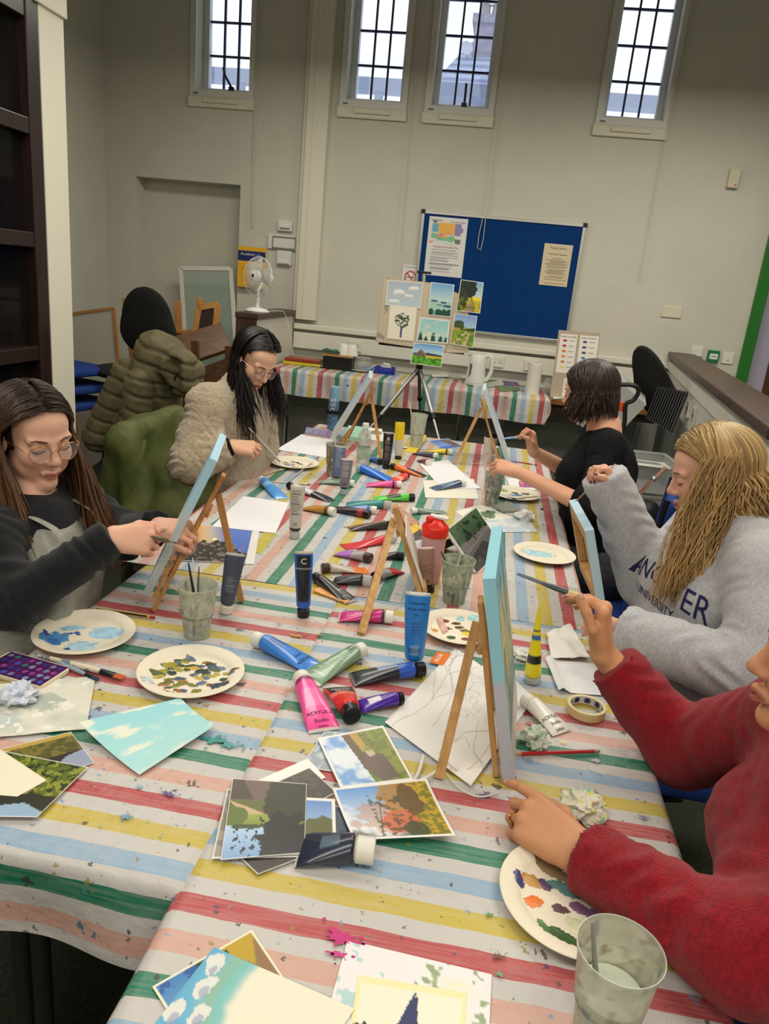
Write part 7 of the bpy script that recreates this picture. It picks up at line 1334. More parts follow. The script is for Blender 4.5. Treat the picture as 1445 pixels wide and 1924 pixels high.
def fall(H, side, y0, rng, part=0.0, back=.05, drop=.3, out=(0, 0, 0), wavy=0.0, rx=.083, rz=.094, amax=100, jit=.004, lift=0.0, k=7, ph=None, curlz=0.0):
    """one lock: from the parting over the side of the head, then hanging down by drop towards out (world)"""
    pts = []; yy = y0
    q = math.sqrt(max(.05, 1 - ((y0 + .014) / .104) ** 2))
    for i in range(6):
        a = math.radians(4 + (amax - 4) * i / 5); yy = y0 - back * (i / 5) ** 1.8; q = math.sqrt(max(.12, 1 - ((yy + .014) / .106) ** 2))
        pts.append(H.w(part + side * (rx + lift) * q * math.sin(a) + rng.uniform(-jit, jit), yy + rng.uniform(-jit, jit), .032 + (rz + lift * .5) * (q if math.cos(a) > 0 else .9) * math.cos(a) + rng.uniform(-jit, jit) * .5))
    p = pts[-1]; o = np.array(out, float); ph = rng.uniform(0, 6.28) if ph is None else ph
    for i in range(1, k + 1):
        t = i / k; wv = wavy * math.sin(ph + t * 9) * t
        pts.append(p + np.array([o[0] * t + H.f[0] * wv + rng.uniform(-jit, jit), o[1] * t + H.f[1] * wv + rng.uniform(-jit, jit), -drop * t + o[2] * t * t]))
    return pts
def folds(v, q, seed, amp, scale, stretch=None):
    n = vnormals(v, q); u = v if stretch is None else v * np.array(stretch); w = wave3(u, seed, scale); w = np.sign(w) * np.abs(w) ** .8; return v + n * (amp * w)[:, None]
def bbox(*pts, m=.12): P = np.array([tuple(p) for p in pts], float); return P.min(0) - m, P.max(0) + m
def N_(a): a = np.array(a, float); return a / np.linalg.norm(a)
def skin_body(J, H, p, skin, handR, handL, lips, h=.0036, brow=(60, 44, 36), nail=(210, 158, 144), forearm=(.034, .024), chest_r=.085, arms=True):
    g = [J[k] for k in ('neck', 'shR', 'shL', 'elR', 'elL', 'wrR', 'wrL', 'chest')] + [H.c, J['wrR'] + Vector(N_(handR['d']) * .18), J['wrL'] + Vector(N_(handL['d']) * .18)]
    lo, hi = bbox(*g, m=.13); S = Sdf(lo, hi, h); neck = J['neck']; H.build(S, neck, J.get('rn', .048)); mid = (J['shR'] + J['shL']) / 2
    S.cone(J['shR'], J['shL'], .046, .046, .03); S.cone(neck, mid, .05, .055, .03); S.cone(mid, J['chest'], chest_r, chest_r, .05, flat=J['f'], fac=.62)
    tips = {}
    for s_, hd_ in (('R', handR), ('L', handL)):
        S.cone(J['sh' + s_], J['el' + s_], .040, forearm[0], .02); S.cone(J['el' + s_], J['wr' + s_], forearm[0], forearm[1], .015, flat=hd_['n'], fac=.86)
        tips[s_] = hand(S, J['wr' + s_], hd_['d'], hd_['n'], 1 if s_ == 'R' else -1, hd_['curl'], hd_.get('L', .97), thumb=hd_.get('thumb', ((.6, .75, -.25), (.85, .45, -.3), (.9, .2, -.35))), spread=hd_.get('spread', (.05, .015, -.02, -.06)))
    v, q = S.mesh(); v = relax(v, q, 1, .35); cols = np.tile(lin(skin), (len(v), 1)); cols *= (1 + .06 * wave3(v, 3, 60))[:, None]
    for s_, hd_ in (('R', handR), ('L', handL)):   # redder fingers and knuckles
        c = np.array(J['wr' + s_]) + N_(hd_['d']) * .12; dd = np.linalg.norm(v - c, axis=1); m = np.clip(1 - dd / .10, 0, 1)[:, None] * .35; cols = cols * (1 - m) + np.array(lin(hd_.get('red', (206, 130, 108)))) * m
    H.paint(v, cols, skin, lips); o = link('body', v, q, vmat('skin', .5, spec=.35, sub=.12, bump=.05, bscale=350), p, cols)
    face_parts(H, S, p, brow); nails(tips['R'] if handR.get('nails', True) else [], p, handR.get('nail', nail)); nails(tips['L'] if handL.get('nails', True) else [], p, handL.get('nail', nail)); return S, o
def top_mesh(J, rs=.060, re=.054, rw=.044, cw=.165, bw=.165, hw=.17, fac=.66, h=.0062, cuffs=(1.0, 1.0), cuff_r=.0, collar=.06, extra=None, cut=None, low='hip', bust=.0):
    g = [J[k] for k in ('neck', 'shR', 'shL', 'elR', 'elL', 'wrR', 'wrL', 'chest', 'belly', low)]; lo, hi = bbox(*g, m=.24); S = Sdf(lo, hi, h); mid = (J['shR'] + J['shL']) / 2; f = J['f']
    S.cone(J['shR'], J['shL'], rs, rs, .04); S.cone(mid - V(0, 0, cw * .86), J['chest'], cw * .92, cw, .06, flat=f, fac=fac); S.cone(J['chest'], J['belly'], cw, bw, .05, flat=f, fac=fac * 1.04); S.cone(J['belly'], J[low], bw, hw, .05, flat=f, fac=fac * 1.1)
    if bust:
        sd = Vector(f).cross(V(0, 0, 1)).normalized()
        for s_ in (-1, 1): S.ell(J['chest'] + Vector(f) * (cw * fac * .72) + sd * s_ * .07 + V(0, 0, -.01), (bust,) * 3, k=.06)
    if collar: S.cone(mid, Vector(J['neck']) + (Vector(J['neck']) - mid) * .15, collar + .03, collar, .04)
    for i, s_ in enumerate('RL'):
        e = J['el' + s_].lerp(J['wr' + s_], cuffs[i]); S.cone(J['sh' + s_], J['el' + s_], rs * .98, re, .04); S.cone(J['el' + s_], e, re, re + (rw - re) * cuffs[i], .03, cut=True)
        if cuff_r: c0 = J['el' + s_].lerp(J['wr' + s_], cuffs[i] - .2); S.cone(c0, e, cuff_r, cuff_r, .004, cut=True)
    if extra: extra(S)
    if cut: cut(S)
    v, q = S.mesh(); return relax(v, q, 1, .4), q
def elbow_folds(v, q, J, amp=.006, seed=1):
    n = vnormals(v, q); out = np.zeros(len(v))
    for s_ in 'RL':
        for a, b, c in (('sh', 'el', 'wr'),):
            E_, W_, S_ = [np.array(J[k + s_]) for k in ('el', 'wr', 'sh')]
            for p, d, rad in ((E_, N_(W_ - S_), .14), (W_ * .75 + E_ * .25, N_(W_ - E_), .10), (S_ * .85 + E_ * .15, N_(E_ - S_), .10)):
                r = v - p; dist = np.linalg.norm(r, axis=1); t = r @ d; out += np.exp(-(dist / rad) ** 2) * np.sin(t * 120 + 3.0 * np.sin(r @ np.array([21., 37., 29.])) + seed) * (.5 + .5 * np.sin(r @ np.array([33., -21., 17.]) + seed))
    return v + n * (amp * out)[:, None]
def trousers(p, hip, kR, kL, aR, aL, m, r=(.095, .068, .05), seat=.115, name='trousers'):
    lo, hi = bbox(hip, kR, kL, aR, aL, m=.16); S = Sdf(lo, hi, .009); side = (Vector(kL) - Vector(kR)); side.z = 0; side.normalize(); S.cone(Vector(hip) - side * .06, Vector(hip) + side * .06, seat, seat, .04)
    for s_, k, a in ((-1, kR, aR), (1, kL, aL)): S.cone(Vector(hip) + side * s_ * .08, k, r[0], r[1], .03); S.cone(k, a, r[1], r[2], .03, cut=True)
    v, q = S.mesh(); v = folds(v, q, 4, .004, 55); o = link(name, v, q, m, p)
    for k, a in ((kR, aR), (kL, aL)):
        lo, hi = bbox(a, m=.2); S = Sdf(lo, hi, .008); a = Vector(a); d = (Vector(k) - Vector(hip)); d.z = 0; d.normalize(); S.cone(V(a.x, a.y, .05), V(a.x, a.y, .05) + d * .13, .042, .034, .02, flat=(0, 0, 1), fac=.9); S.cone(V(a.x, a.y, .05), V(a.x, a.y, a.z + .02), .04, .04, .02); v, q = S.mesh(); v[:, 2] = np.maximum(v[:, 2], .004); link('shoe', v, q, mat('dark_shoe', (36, 34, 36), .5), p)
    return o
def cloth_mat(name, c, c2, rough=.9, scale=40, bump=.25, bscale=300, sheen=.0, stretch=None): return mat(name, c, rough, col2=c2, scale=scale, bump=bump, bscale=bscale, sheen=sheen, spec=.15, stretch=stretch)
CHAIRBLUE = None
def chair(label, seat_c, face, coat=None, back_h=.86, fabric=None, group=None):
    """stacking chair: padded seat and back on black tube legs; face = direction the sitter looks"""
    f = V(*face, 0).normalized(); t = thing('stacking_chair', label, 'chair', V(seat_c[0], seat_c[1], 0), rz=math.atan2(f.y, f.x), group=group); fab = fabric or cloth_mat('blue_chair_fabric', (44, 70, 140), (36, 60, 124), scale=200); tub = mat('black_tube', (20, 20, 22), .35, metal=.3)
    b = M(); b.bx(-.20, .22, -.22, .22, .40, .45); b.obj('seat', fab, t, bevel=.02, seg=3); b = M(); b.box(Matrix.Translation((-.245, 0, .70)) @ Matrix.Rotation(-.16, 4, 'Y'), .04, .42, back_h - .50); b.obj('backrest', fab, t, bevel=.018, seg=3)
    for s_ in (-1, 1):
        b = M(); b.tube([(.2, s_ * .2, 0), (.17, s_ * .21, .39), (.12, s_ * .21, .405)], .011, 8); b.obj('leg', tub, t, smooth=True); b = M(); b.tube([(-.24, s_ * .2, 0), (-.2, s_ * .215, .4), (-.23, s_ * .215, .55), (-.27, s_ * .2, back_h - .05)], .011, 8); b.obj('leg', tub, t, smooth=True)
    b = M(); b.cyl((-.19, -.21, .39), (-.19, .21, .39), .009, n=8); b.obj('cross_rail', tub, t); return t
def lathe_hair_rng(seed): return random.Random(seed)
# ------------------------------------------------------------------ woman in the apron, left
p1 = thing('person', 'woman in round glasses, black sweatshirt and grey apron painting at the left', 'person', (-1.18, 1.62, 0)); J = dict(neck=V(-1.150, 1.655, .995), shR=V(-1.11, 1.475, .925), shL=V(-1.10, 1.825, .935), elR=V(-1.0, 1.39, .82), wrR=on(212, 1012, 1.53), elL=V(-.955, 1.845, .835), wrL=on(296, 990, 1.73), chest=V(-1.13, 1.64, .80), belly=V(-1.16, 1.63, .67), hip=V(-1.2, 1.62, .54), f=V(.93, -.12, -.1).normalized())
H = Head(on(66, 818, 1.66), (.80, -.48, -.20), roll=-.06, sc=1.03)
hR = dict(d=(.97, .30, .02), n=(.05, -.75, .66), curl=[(62, 66, 30), (66, 70, 30), (64, 70, 35), (60, 70, 40)], thumb=((.75, .55, -.2), (.9, .1, -.45), (.85, -.2, -.5)))
hL = dict(d=(.9, -.15, .12), n=(-.1, -.35, .93), curl=[(30, 60, 30), (45, 70, 30), (55, 70, 30), (60, 70, 30)], thumb=((.8, .5, -.2), (.9, .2, -.3), (.9, .0, -.4)))
S, o = skin_body(J, H, p1, (226, 176, 152), hR, hL, (182, 108, 104), brow=(84, 60, 46))
v, q = top_mesh(J, rs=.064, re=.058, rw=.046, cw=.165, bw=.165, cuffs=(.99, .97), cuff_r=.040, collar=.056, bust=.06); v = elbow_folds(v, q, J, .006); v = folds(v, q, 7, .003, 45); link('sweatshirt', v, q, cloth_mat('black_sweatshirt', (26, 27, 32), (20, 21, 25), scale=120, bump=.3, bscale=420, sheen=.15), p1)
# apron: a sheet over chest and lap with shoulder straps
mAp = cloth_mat('grey_linen', (178, 177, 168), (158, 157, 150), scale=160, bump=.35, bscale=520, stretch=(1, 1, 3))
lo, hi = bbox(J['chest'], J['belly'], J['hip'], V(-.85, 1.62, .5), m=.27); S2 = Sdf(lo, hi, .0065); f = J['f']
S2.cone(J['chest'] + V(0, 0, .03), J['belly'], .176, .182, .05, flat=f, fac=.82); S2.cone(J['belly'], J['hip'], .182, .20, .05, flat=f, fac=.86); S2.cone(J['hip'] + V(.05, -.10, .02), V(-.86, 1.52, .60), .115, .085, .05); S2.cone(J['hip'] + V(.05, .1, .02), V(-.86, 1.72, .60), .115, .085, .05); S2.cone(J['hip'] + V(.1, -.10, .04), V(-.97, 1.40, .56), .13, .11, .06); S2.cone(V(-1.1, 1.42, .58), V(-.95, 1.5, .62), .12, .09, .05); S2.cone(J['belly'] + V(.08, -.04, .06), J['hip'] + V(.12, -.06, .08), .15, .17, .06, flat=f, fac=.9)
for s_ in (-1, 1): S2.ell(J['chest'] + f * .10 + V(0, s_ * .07, -.01), (.072,) * 3, k=.06)
top_c = J['chest'] + V(.1, 0, .16); S2.cone(top_c + V(.06, 0, .10), top_c + V(-.3, 0, .10), .14, .14, .01, sub=True); S2.ell(J['chest'] + V(-.16, 0, .06), (.19, .3, .26), k=.01, sub=True)
for s_ in (-1, 1): S2.cone(J['chest'] + V(.02, s_ * .27, .16), J['chest'] + V(.12, s_ * .27, .02), .15, .15, .01, sub=True)
v, q = S2.mesh(); v = relax(v, q, 2, .5); v = folds(v, q, 12, .006, 26, (1, 1.8, .6)); v = folds(v, q, 14, .003, 60); link('apron', v, q, mAp, p1)
for s_ in (-1, 1):
    b = M(); a = J['chest'] + V(.155, s_ * .085, .075); pts = catmull([a + V(0, 0, -.03), a + V(.0, -s_ * .0, .06), J['neck'] + V(.055, s_ * .085, -.02), J['neck'] + V(-.03, s_ * .075, .012), J['neck'] + V(-.09, s_ * .05, -.02)], 5); b.tube(pts, .013, 8, sq=.3, up=(1, 0, .3)); b.obj('apron_strap', mAp, p1, world=True, smooth=True)
trousers(p1, J['hip'] + V(0, 0, -.02), V(-.80, 1.53, .50), V(-.80, 1.73, .50), V(-.86, 1.53, .1), V(-.86, 1.73, .1), cloth_mat('dark_jeans', (46, 50, 60), (38, 42, 52)), r=(.08, .06, .045))
glasses(H, p1, mat('gold_rim', (190, 150, 90), .3, metal=.9), r=.0235)
rg = random.Random(4); ST = []
for i in range(330):
    sd_ = rg.choice((-1, 1)); y0 = rg.uniform(-.085, .072); fr_ = y0 > .02
    if sd_ > 0: out = (rg.uniform(.04, .13), rg.uniform(-.05, .01), 0); dr = rg.uniform(.26, .36)
    else: out = (rg.uniform(.05, .13), rg.uniform(-.02, .05), 0); dr = rg.uniform(.28, .42)
    ST.append((fall(H, sd_, y0, rg, part=.008, back=.0 + max(0, y0 + .01) * .62, drop=dr, out=out, rx=.090, rz=.099, amax=98, jit=.003, lift=.003), rg.uniform(.7, 1.3)))
for i in range(170):
    az = rg.uniform(-1.5, 1.5); pts = []
    for k in range(6): a = math.radians(6 + 20 * k); pts.append(H.w(.086 * math.sin(a) * math.sin(az), -.014 - .106 * math.sin(a) * math.cos(az) , .034 + .097 * math.cos(a)))
    e = pts[-1]; 
    for k in range(1, 6): pts.append(e + np.array([-.03 * k / 5, rg.uniform(-.01, .01), -.05 * k]))
    ST.append((pts, rg.uniform(.9, 1.4)))
hair(H, p1, ST, (52, 36, 30), capfn=lambda x, y, z: (y < .035) or z > .088 - .0 * x, rad=.0036, seed=2, tipcol=(112, 78, 50), streak=.35)
# ------------------------------------------------------------------ woman in fleece, far left
p2 = thing('person', 'woman with long black hair in a beige fleece painting at the far left', 'person', (-1.13, 3.03, 0)); J = dict(neck=V(-1.055, 3.02, 1.10), shR=V(-1.115, 2.845, 1.045), shL=V(-1.02, 3.19, 1.045), elR=V(-1.14, 2.735, .83), wrR=on(436, 838, 2.80), elL=V(-1.03, 3.27, .80), wrL=V(-1.03, 3.02, .655), chest=V(-1.08, 3.02, .90), belly=V(-1.10, 3.03, .75), hip=V(-1.15, 3.04, .56), f=V(.88, -.25, -.2).normalized())
H = Head(on(478, 676, 2.98), (.72, -.46, -.52), roll=.08, sc=.99)
hR = dict(d=(.93, .26, -.02), n=(-.1, -.55, .82), curl=[(30, 45, 20), (38, 52, 25), (48, 60, 30), (55, 62, 30)], thumb=((.75, .55, -.3), (.9, .15, -.45), (.9, -.1, -.4)), L=.95)
hL = dict(d=(.2, -.95, -.1), n=(0, -.2, .97), curl=[(30, 35, 20)] * 4, L=.92)
S, o = skin_body(J, H, p2, (224, 180, 150), hR, hL, (176, 84, 84), brow=(44, 34, 32))
v, q = top_mesh(J, rs=.082, re=.084, rw=.068, cw=.18, bw=.18, hw=.185, fac=.72, cuffs=(.93, .95), collar=.068); n = vnormals(v, q); v = elbow_folds(v, q, J, .009, 2); v = folds(v, q, 3, .007, 24); v = v + n * (.0022 * wave3(v, 9, 260, 2))[:, None]; link('fleece_jacket', v, q, cloth_mat('beige_fleece', (206, 188, 158), (176, 156, 128), rough=1, scale=120, bump=.9, bscale=240, sheen=.5), p2)
for s_ in 'RL': b = M(); a, c = J['el' + s_], J['wr' + s_]; b.tube([a.lerp(c, .86), a.lerp(c, .95), a.lerp(c, .99)], [.046, .037, .0345], 20); b.obj('inner_cuff', cloth_mat('black_cuff', (22, 18, 20), (28, 22, 24)), p2, world=True, smooth=True)
b = M(); b.tube([J['belly'] + J['f'] * (.128) + V(.0, 0, k) + J['f'] * (.012 * math.sin((k + .05) * 9)) for k in np.linspace(-.08, .26, 12)], .004, 6); b.obj('zip', mat('zip_beige', (150, 130, 104), .5), p2, world=True, smooth=True)
trousers(p2, J['hip'] + V(0, 0, -.02), V(-.74, 2.88, .56), V(-.72, 3.12, .56), V(-.78, 2.88, .1), V(-.78, 3.12, .1), cloth_mat('grey_jeans', (92, 96, 98), (74, 78, 82), scale=70), r=(.098, .072, .05))
glasses(H, p2, mat('rose_rim', (176, 130, 130), .3, metal=.8), r=.0225)
w_ = np.array(J['wrR']) + N_(hR['d']) * .058; b = M(); 
rg = random.Random(9); ST = []
for i in range(340):
    sd_ = rg.choice((-1, 1)); y0 = rg.uniform(-.085, .070)
    out = (rg.uniform(.02, .12), rg.uniform(-.08, .0), 0) if sd_ > 0 else (rg.uniform(.02, .10), rg.uniform(-.02, .04), 0); dr = rg.uniform(.24, .42) if sd_ > 0 else rg.uniform(.2, .32)
    ST.append((fall(H, sd_, y0, rg, part=-.012, back=.02 + max(0, y0 + .02) * .8, drop=dr, out=out, rx=.084, rz=.097, amax=98, jit=.003, wavy=.012), rg.uniform(.7, 1.3)))
for i in range(180):
    az = rg.uniform(-1.6, 1.6); pts = []
    for k in range(6): a = math.radians(6 + 20 * k); pts.append(H.w(.086 * math.sin(a) * math.sin(az), -.014 - .106 * math.sin(a) * math.cos(az), .034 + .097 * math.cos(a)))
    e = pts[-1]
    for k in range(1, 6): pts.append(e + np.array([-.03 * k / 5, rg.uniform(-.01, .01), -.045 * k]))
    ST.append((pts, rg.uniform(.9, 1.4)))
hair(H, p2, ST, (22, 18, 19), capfn=lambda x, y, z: (y < .030) or z > .090, rad=.0036, seed=3, tipcol=(26, 20, 20), streak=.3)
# ------------------------------------------------------------------ woman in black, far right
p3 = thing('person', 'woman with a dark bob in a black v-neck top holding a canvas', 'person', (.55, 3.06, 0)); J = dict(neck=V(.475, 3.085, 1.11), shR=V(.485, 3.25, 1.055), shL=V(.475, 2.905, 1.06), elR=V(.40, 3.29, .855), wrR=on(1002, 848, 3.18), elL=V(.425, 2.735, .855), wrL=on(972, 886, 2.94), chest=V(.49, 3.07, .92), belly=V(.50, 3.06, .75), hip=V(.55, 3.05, .56), f=V(-.95, .18, -.12).normalized())
H = Head(on(1106, 738, 3.09), (-.90, .40, -.22), sc=1.0)
hR = dict(d=(-.25, .0, .95), n=(.75, .35, .25), curl=[(48, 60, 25), (52, 62, 25), (58, 66, 30), (64, 66, 30)], thumb=((.7, .6, -.35), (.75, .1, -.7), (.5, -.2, -.8)), L=.92)
hL = dict(d=(-.92, .32, .12), n=(.1, -.45, .88), curl=[(25, 45, 30), (32, 50, 30), (40, 55, 30), (45, 55, 30)], thumb=((.8, .5, -.1), (.95, .2, -.1), (.95, -.1, -.2)), L=.95)
S, o = skin_body(J, H, p3, (218, 164, 134), hR, hL, (176, 100, 92), forearm=(.041, .027), chest_r=.10)
def vneck(S_): n0 = J['neck'] + J['f'] * .06; S_.cone(n0 + V(0, 0, .06), n0 + J['f'] * .07 + V(0, 0, -.10), .062, .012, .01, sub=True); S_.cone(J['neck'] + V(0, 0, .03), J['neck'] + V(0, 0, .14), .075, .075, .01, sub=True)
v, q = top_mesh(J, rs=.061, re=.058, rw=.052, cw=.165, bw=.16, hw=.165, fac=.80, cuffs=(.18, .18), collar=.0, bust=.075, cut=vneck); v = elbow_folds(v, q, J, .004, 3); v = folds(v, q, 5, .0035, 40); link('black_top', v, q, cloth_mat('black_jersey', (24, 25, 28), (18, 19, 22), rough=.8, scale=90, bump=.15, bscale=500), p3)
trousers(p3, J['hip'] + V(0, -.02, -.03), V(.24, 3.20, .56), V(.26, 2.92, .555), V(.30, 3.2, .1), V(.32, 2.92, .1), cloth_mat('charcoal_jeans', (72, 74, 76), (56, 58, 60), scale=60), r=(.108, .078, .05), seat=.135)
rg = random.Random(12); ST = []
for i in range(380):
    sd_ = rg.choice((-1, 1)); y0 = rg.uniform(-.09, .078); dr = rg.uniform(.085, .145)
    ST.append((fall(H, sd_, y0, rg, part=.0, back=max(-.02, (y0 - .0) * .55), drop=dr, out=(rg.uniform(-.035, .02), rg.uniform(-.02, .02), 0), rx=.09, rz=.099, amax=100, jit=.004, lift=.006), rg.uniform(.8, 1.4)))
for i in range(260):
    az = rg.uniform(-1.7, 1.7); pts = []
    for k in range(6): a = math.radians(6 + 20 * k); pts.append(H.w(.092 * math.sin(a) * math.sin(az), -.014 - .112 * math.sin(a) * math.cos(az), .034 + .100 * math.cos(a)))
    e = pts[-1]; dr = rg.uniform(.07, .125)
    for k in range(1, 6): pts.append(e + np.array([.012 * k / 5, rg.uniform(-.008, .008), -dr * k / 5]))
    ST.append((pts, rg.uniform(.9, 1.5)))
hair(H, p3, ST, (44, 32, 27), capfn=lambda x, y, z: (y < .04) or z > .09, rad=.004, seed=5, tipcol=(58, 42, 33), streak=.4)
# ------------------------------------------------------------------ woman in the hoodie, right
p4 = thing('person', 'blonde woman in a grey university hoodie painting at the right', 'person', (.70, 1.92, 0)); J = dict(neck=V(.665, 1.93, 1.095), shR=V(.655, 2.10, 1.03), shL=V(.685, 1.735, 1.03), elR=on(1222, 1090, 2.08), wrR=on(1150, 928, 2.06), elL=V(.665, 1.555, .835), wrL=on(1186, 1188, 1.70), chest=V(.665, 1.915, .90), belly=V(.635, 1.91, .74), hip=V(.69, 1.91, .56), f=V(-.93, -.3, .12).normalized())
H = Head(on(1338, 893, 1.93), (-.93, .12, -.30), sc=1.0)
hR = dict(d=(-.5, -.05, .85), n=(.55, .45, .6), curl=[(60, 62, 30), (64, 66, 30), (66, 70, 30), (70, 70, 30)], thumb=((.7, .6, -.3), (.8, .1, -.6), (.6, -.2, -.7)), L=.92, nail=(110, 30, 50))
hL = dict(d=(-.86, .42, .15), n=(.25, .45, .75), curl=[(35, 50, 25), (40, 55, 25), (45, 60, 25), (50, 60, 25)], thumb=((.8, .55, -.2), (.95, .2, -.2), (.9, -.0, -.3)), L=.92, red=(222, 140, 128))
S, o = skin_body(J, H, p4, (226, 174, 150), hR, hL, (190, 110, 104), brow=(120, 92, 60))
def hood(S_):
    b0 = J['neck'] + V(.075, 0, -.01)
    for a in np.linspace(-2.2, 2.2, 12): c = J['neck'] + V(.03 + .085 * math.cos(a), .11 * math.sin(a), -.02 - .02 * math.cos(a)); S_.ell(c, (.042, .045, .038), k=.04)
    S_.ell(J['neck'] + V(.10, 0, -.06), (.07, .11, .085), k=.05)
def hem(S_): S_.cone(J['belly'] + V(0, 0, -.14), J['belly'] + V(0, 0, -.16), .20, .19, .02, flat=J['f'], fac=.76); S_.cone(J['chest'] + J['f'] * .13 + V(0, 0, .20), J['chest'] + J['f'] * .02 + V(0, 0, .30), .05, .06, .02, sub=True)
v, q = top_mesh(J, rs=.080, re=.082, rw=.066, cw=.19, bw=.195, hw=.185, fac=.76, cuffs=(1.22, 1.08), collar=.075, extra=hood, cut=hem, bust=.08, cuff_r=.046); v = elbow_folds(v, q, J, .006, 4); v = folds(v, q, 21, .006, 20, (1, 1, .6)); hoodie_v, hoodie_q = v, q
link('hoodie', v, q, cloth_mat('heather_grey_fleece', (192, 192, 196), (172, 172, 178), rough=.95, scale=200, bump=.3, bscale=420, sheen=.25, stretch=(1, 1, .35)), p4)
from mathutils.bvhtree import BVHTree
bv = BVHTree.FromPolygons([tuple(x) for x in v], [tuple(int(k) for k in f_) for f_ in q])
mNavy = mat('navy_flock', (46, 46, 88), .9, spec=.1); fz = J['f']; fx_ = V(fz.x, fz.y, 0).normalized(); rt_ = V(0, 0, 1).cross(fx_) ; rt_ = rt_ if rt_.y < 0 else -rt_
def on_chest(x, y, cz):
    """x across the chest towards the near side, y up; projected onto the hoodie"""
    an = x / .165; dr_ = fx_ * math.cos(an) + rt_ * math.sin(an); c = J['chest'] + V(0, 0, cz + y) + dr_ * .24; hit = bv.ray_cast(c, -dr_, .3); p_ = hit[0] if hit[0] is not None else c - dr_ * .08; return p_ + dr_ * .002
def chest_text(txt, size, cz, arc, sx):
    vs_, fs_ = text_data(txt); b = M()
    if True:   # finer triangles so the letters follow the cloth
        bm = bmesh.new(); vv = [bm.verts.new(x_) for x_ in vs_]
        for f_ in fs_:
            try: bm.faces.new([vv[k] for k in f_])
            except ValueError: pass
        bmesh.ops.triangulate(bm, faces=bm.faces[:]); 
        for _ in range(2): bmesh.ops.subdivide_edges(bm, edges=[e for e in bm.edges if e.calc_length() > .12], cuts=1)
        bmesh.ops.triangulate(bm, faces=bm.faces[:]); bm.verts.index_update(); P = [v_.co.copy() for v_ in bm.verts]; Fc = [tuple(v_.index for v_ in f_.verts) for f_ in bm.faces]; bm.free()
    pts = []
    for c in P: x = c.x * size * sx; y = c.y * size * (1 + arc[1] * (x / .15) ** 2) + arc[0] * (x / .15) ** 2; pts.append(on_chest(x, y, cz))
    b.add(pts, Fc); b.obj('lettering', mNavy, p4, world=True)
chest_text('LANCASTER', .066, .03, (-.03, .5), .80); chest_text('UNIVERSITY', .034, -.035, (.010, .2), .86)
trousers(p4, J['hip'] + V(0, 0, -.03), V(.34, 2.06, .555), V(.36, 1.80, .555), V(.42, 2.06, .1), V(.42, 1.80, .1), cloth_mat('black_trousers', (22, 22, 25), (18, 18, 20)), r=(.10, .075, .05), seat=.13)
rg = random.Random(21); ST = []
for i in range(620):
    sd_ = rg.choice((-1, -1, 1)); y0 = rg.uniform(-.09, .080)
    out = (rg.uniform(-.05, .06), rg.uniform(-.05, .0), 0) if sd_ < 0 else (rg.uniform(-.02, .06), rg.uniform(-.01, .03), 0); dr = rg.uniform(.16, .30)
    ST.append((fall(H, sd_, y0, rg, part=.01, back=max(.0, y0 * .85 + .02), drop=dr, out=out, rx=.092, rz=.100, amax=100, jit=.004, wavy=.020, lift=.006), rg.uniform(.7, 1.3)))
for i in range(260):
    az = rg.uniform(-1.6, 1.6); pts = []
    for k in range(6): a = math.radians(6 + 20 * k); pts.append(H.w(.093 * math.sin(a) * math.sin(az), -.014 - .114 * math.sin(a) * math.cos(az), .034 + .100 * math.cos(a)))
    e = pts[-1]; dr = rg.uniform(.10, .2); ph = rg.uniform(0, 6)
    for k in range(1, 7): pts.append(e + np.array([.07 * k / 6 + .012 * math.sin(ph + k), -.02 * k / 6 + rg.uniform(-.01, .01), -dr * k / 6]))
    ST.append((pts, rg.uniform(.9, 1.4)))
for i in range(240):   # locks over the near shoulder and chest
    s0 = H.w(-.085 + rg.uniform(-.01, .01), rg.uniform(-.05, .035), rg.uniform(-.02, .03)); pts = [s0 + np.array([0, 0, .05])]; ph = rg.uniform(0, 6)
    for k in range(8): t = k / 7; pts.append(s0 + np.array([-.01 - .06 * t + .018 * math.sin(ph + 5 * t), -.02 - .05 * t + rg.uniform(-.006, .006), -.30 * t]))
    ST.append((pts, rg.uniform(.5, 1.1)))
hair(H, p4, ST, (186, 152, 98), capfn=lambda x, y, z: (y < .035) or z > .090, rad=.0025, seed=7, tipcol=(190, 154, 102), streak=.42)
# ------------------------------------------------------------------ woman in red, near right
p5 = thing('person', 'woman in a dark red knitted sweater at the near right edge', 'person', (.66, .97, 0)); J = dict(neck=V(.585, .975, 1.045), shR=V(.575, 1.165, .975), shL=V(.62, .79, .965), elR=V(.470, 1.345, .765), wrR=on(1132, 1226, 1.385), elL=on(1400, 1790, .82), wrL=on(1084, 1600, .995), chest=V(.605, .985, .84), belly=V(.63, .98, .70), hip=V(.66, .97, .55), f=V(-.95, .12, -.12).normalized())
hd5 = N_((-.95, .15, -.0)); H = Head((0, 0, 0), hd5, sc=1.0); H.c = np.array(on(1402, 1252, .97)) - (H.f * .1115 - H.u * .03)
hR = dict(d=(-.10, .10, .96), n=(.93, -.20, .12), curl=[(50, 30, 14), (66, 26, 14), (72, 28, 16), (76, 30, 18)], thumb=((.80, .50, -.25), (.93, .05, -.36), (.85, -.1, -.5)), L=1.08, spread=(.03, .01, -.02, -.05), red=(206, 126, 96))
hL = dict(d=(-.80, .58, .06), n=(-.10, -.52, .85), curl=[(8, 22, 14), (38, 58, 30), (44, 60, 30), (48, 60, 30)], thumb=((.7, .55, -.45), (.85, .2, -.6), (.9, -.0, -.5)), L=1.14, red=(190, 120, 84))
S, o = skin_body(J, H, p5, (206, 150, 112), hR, hL, (176, 92, 84), h=.0032, forearm=(.040, .029), nail=(206, 156, 130))
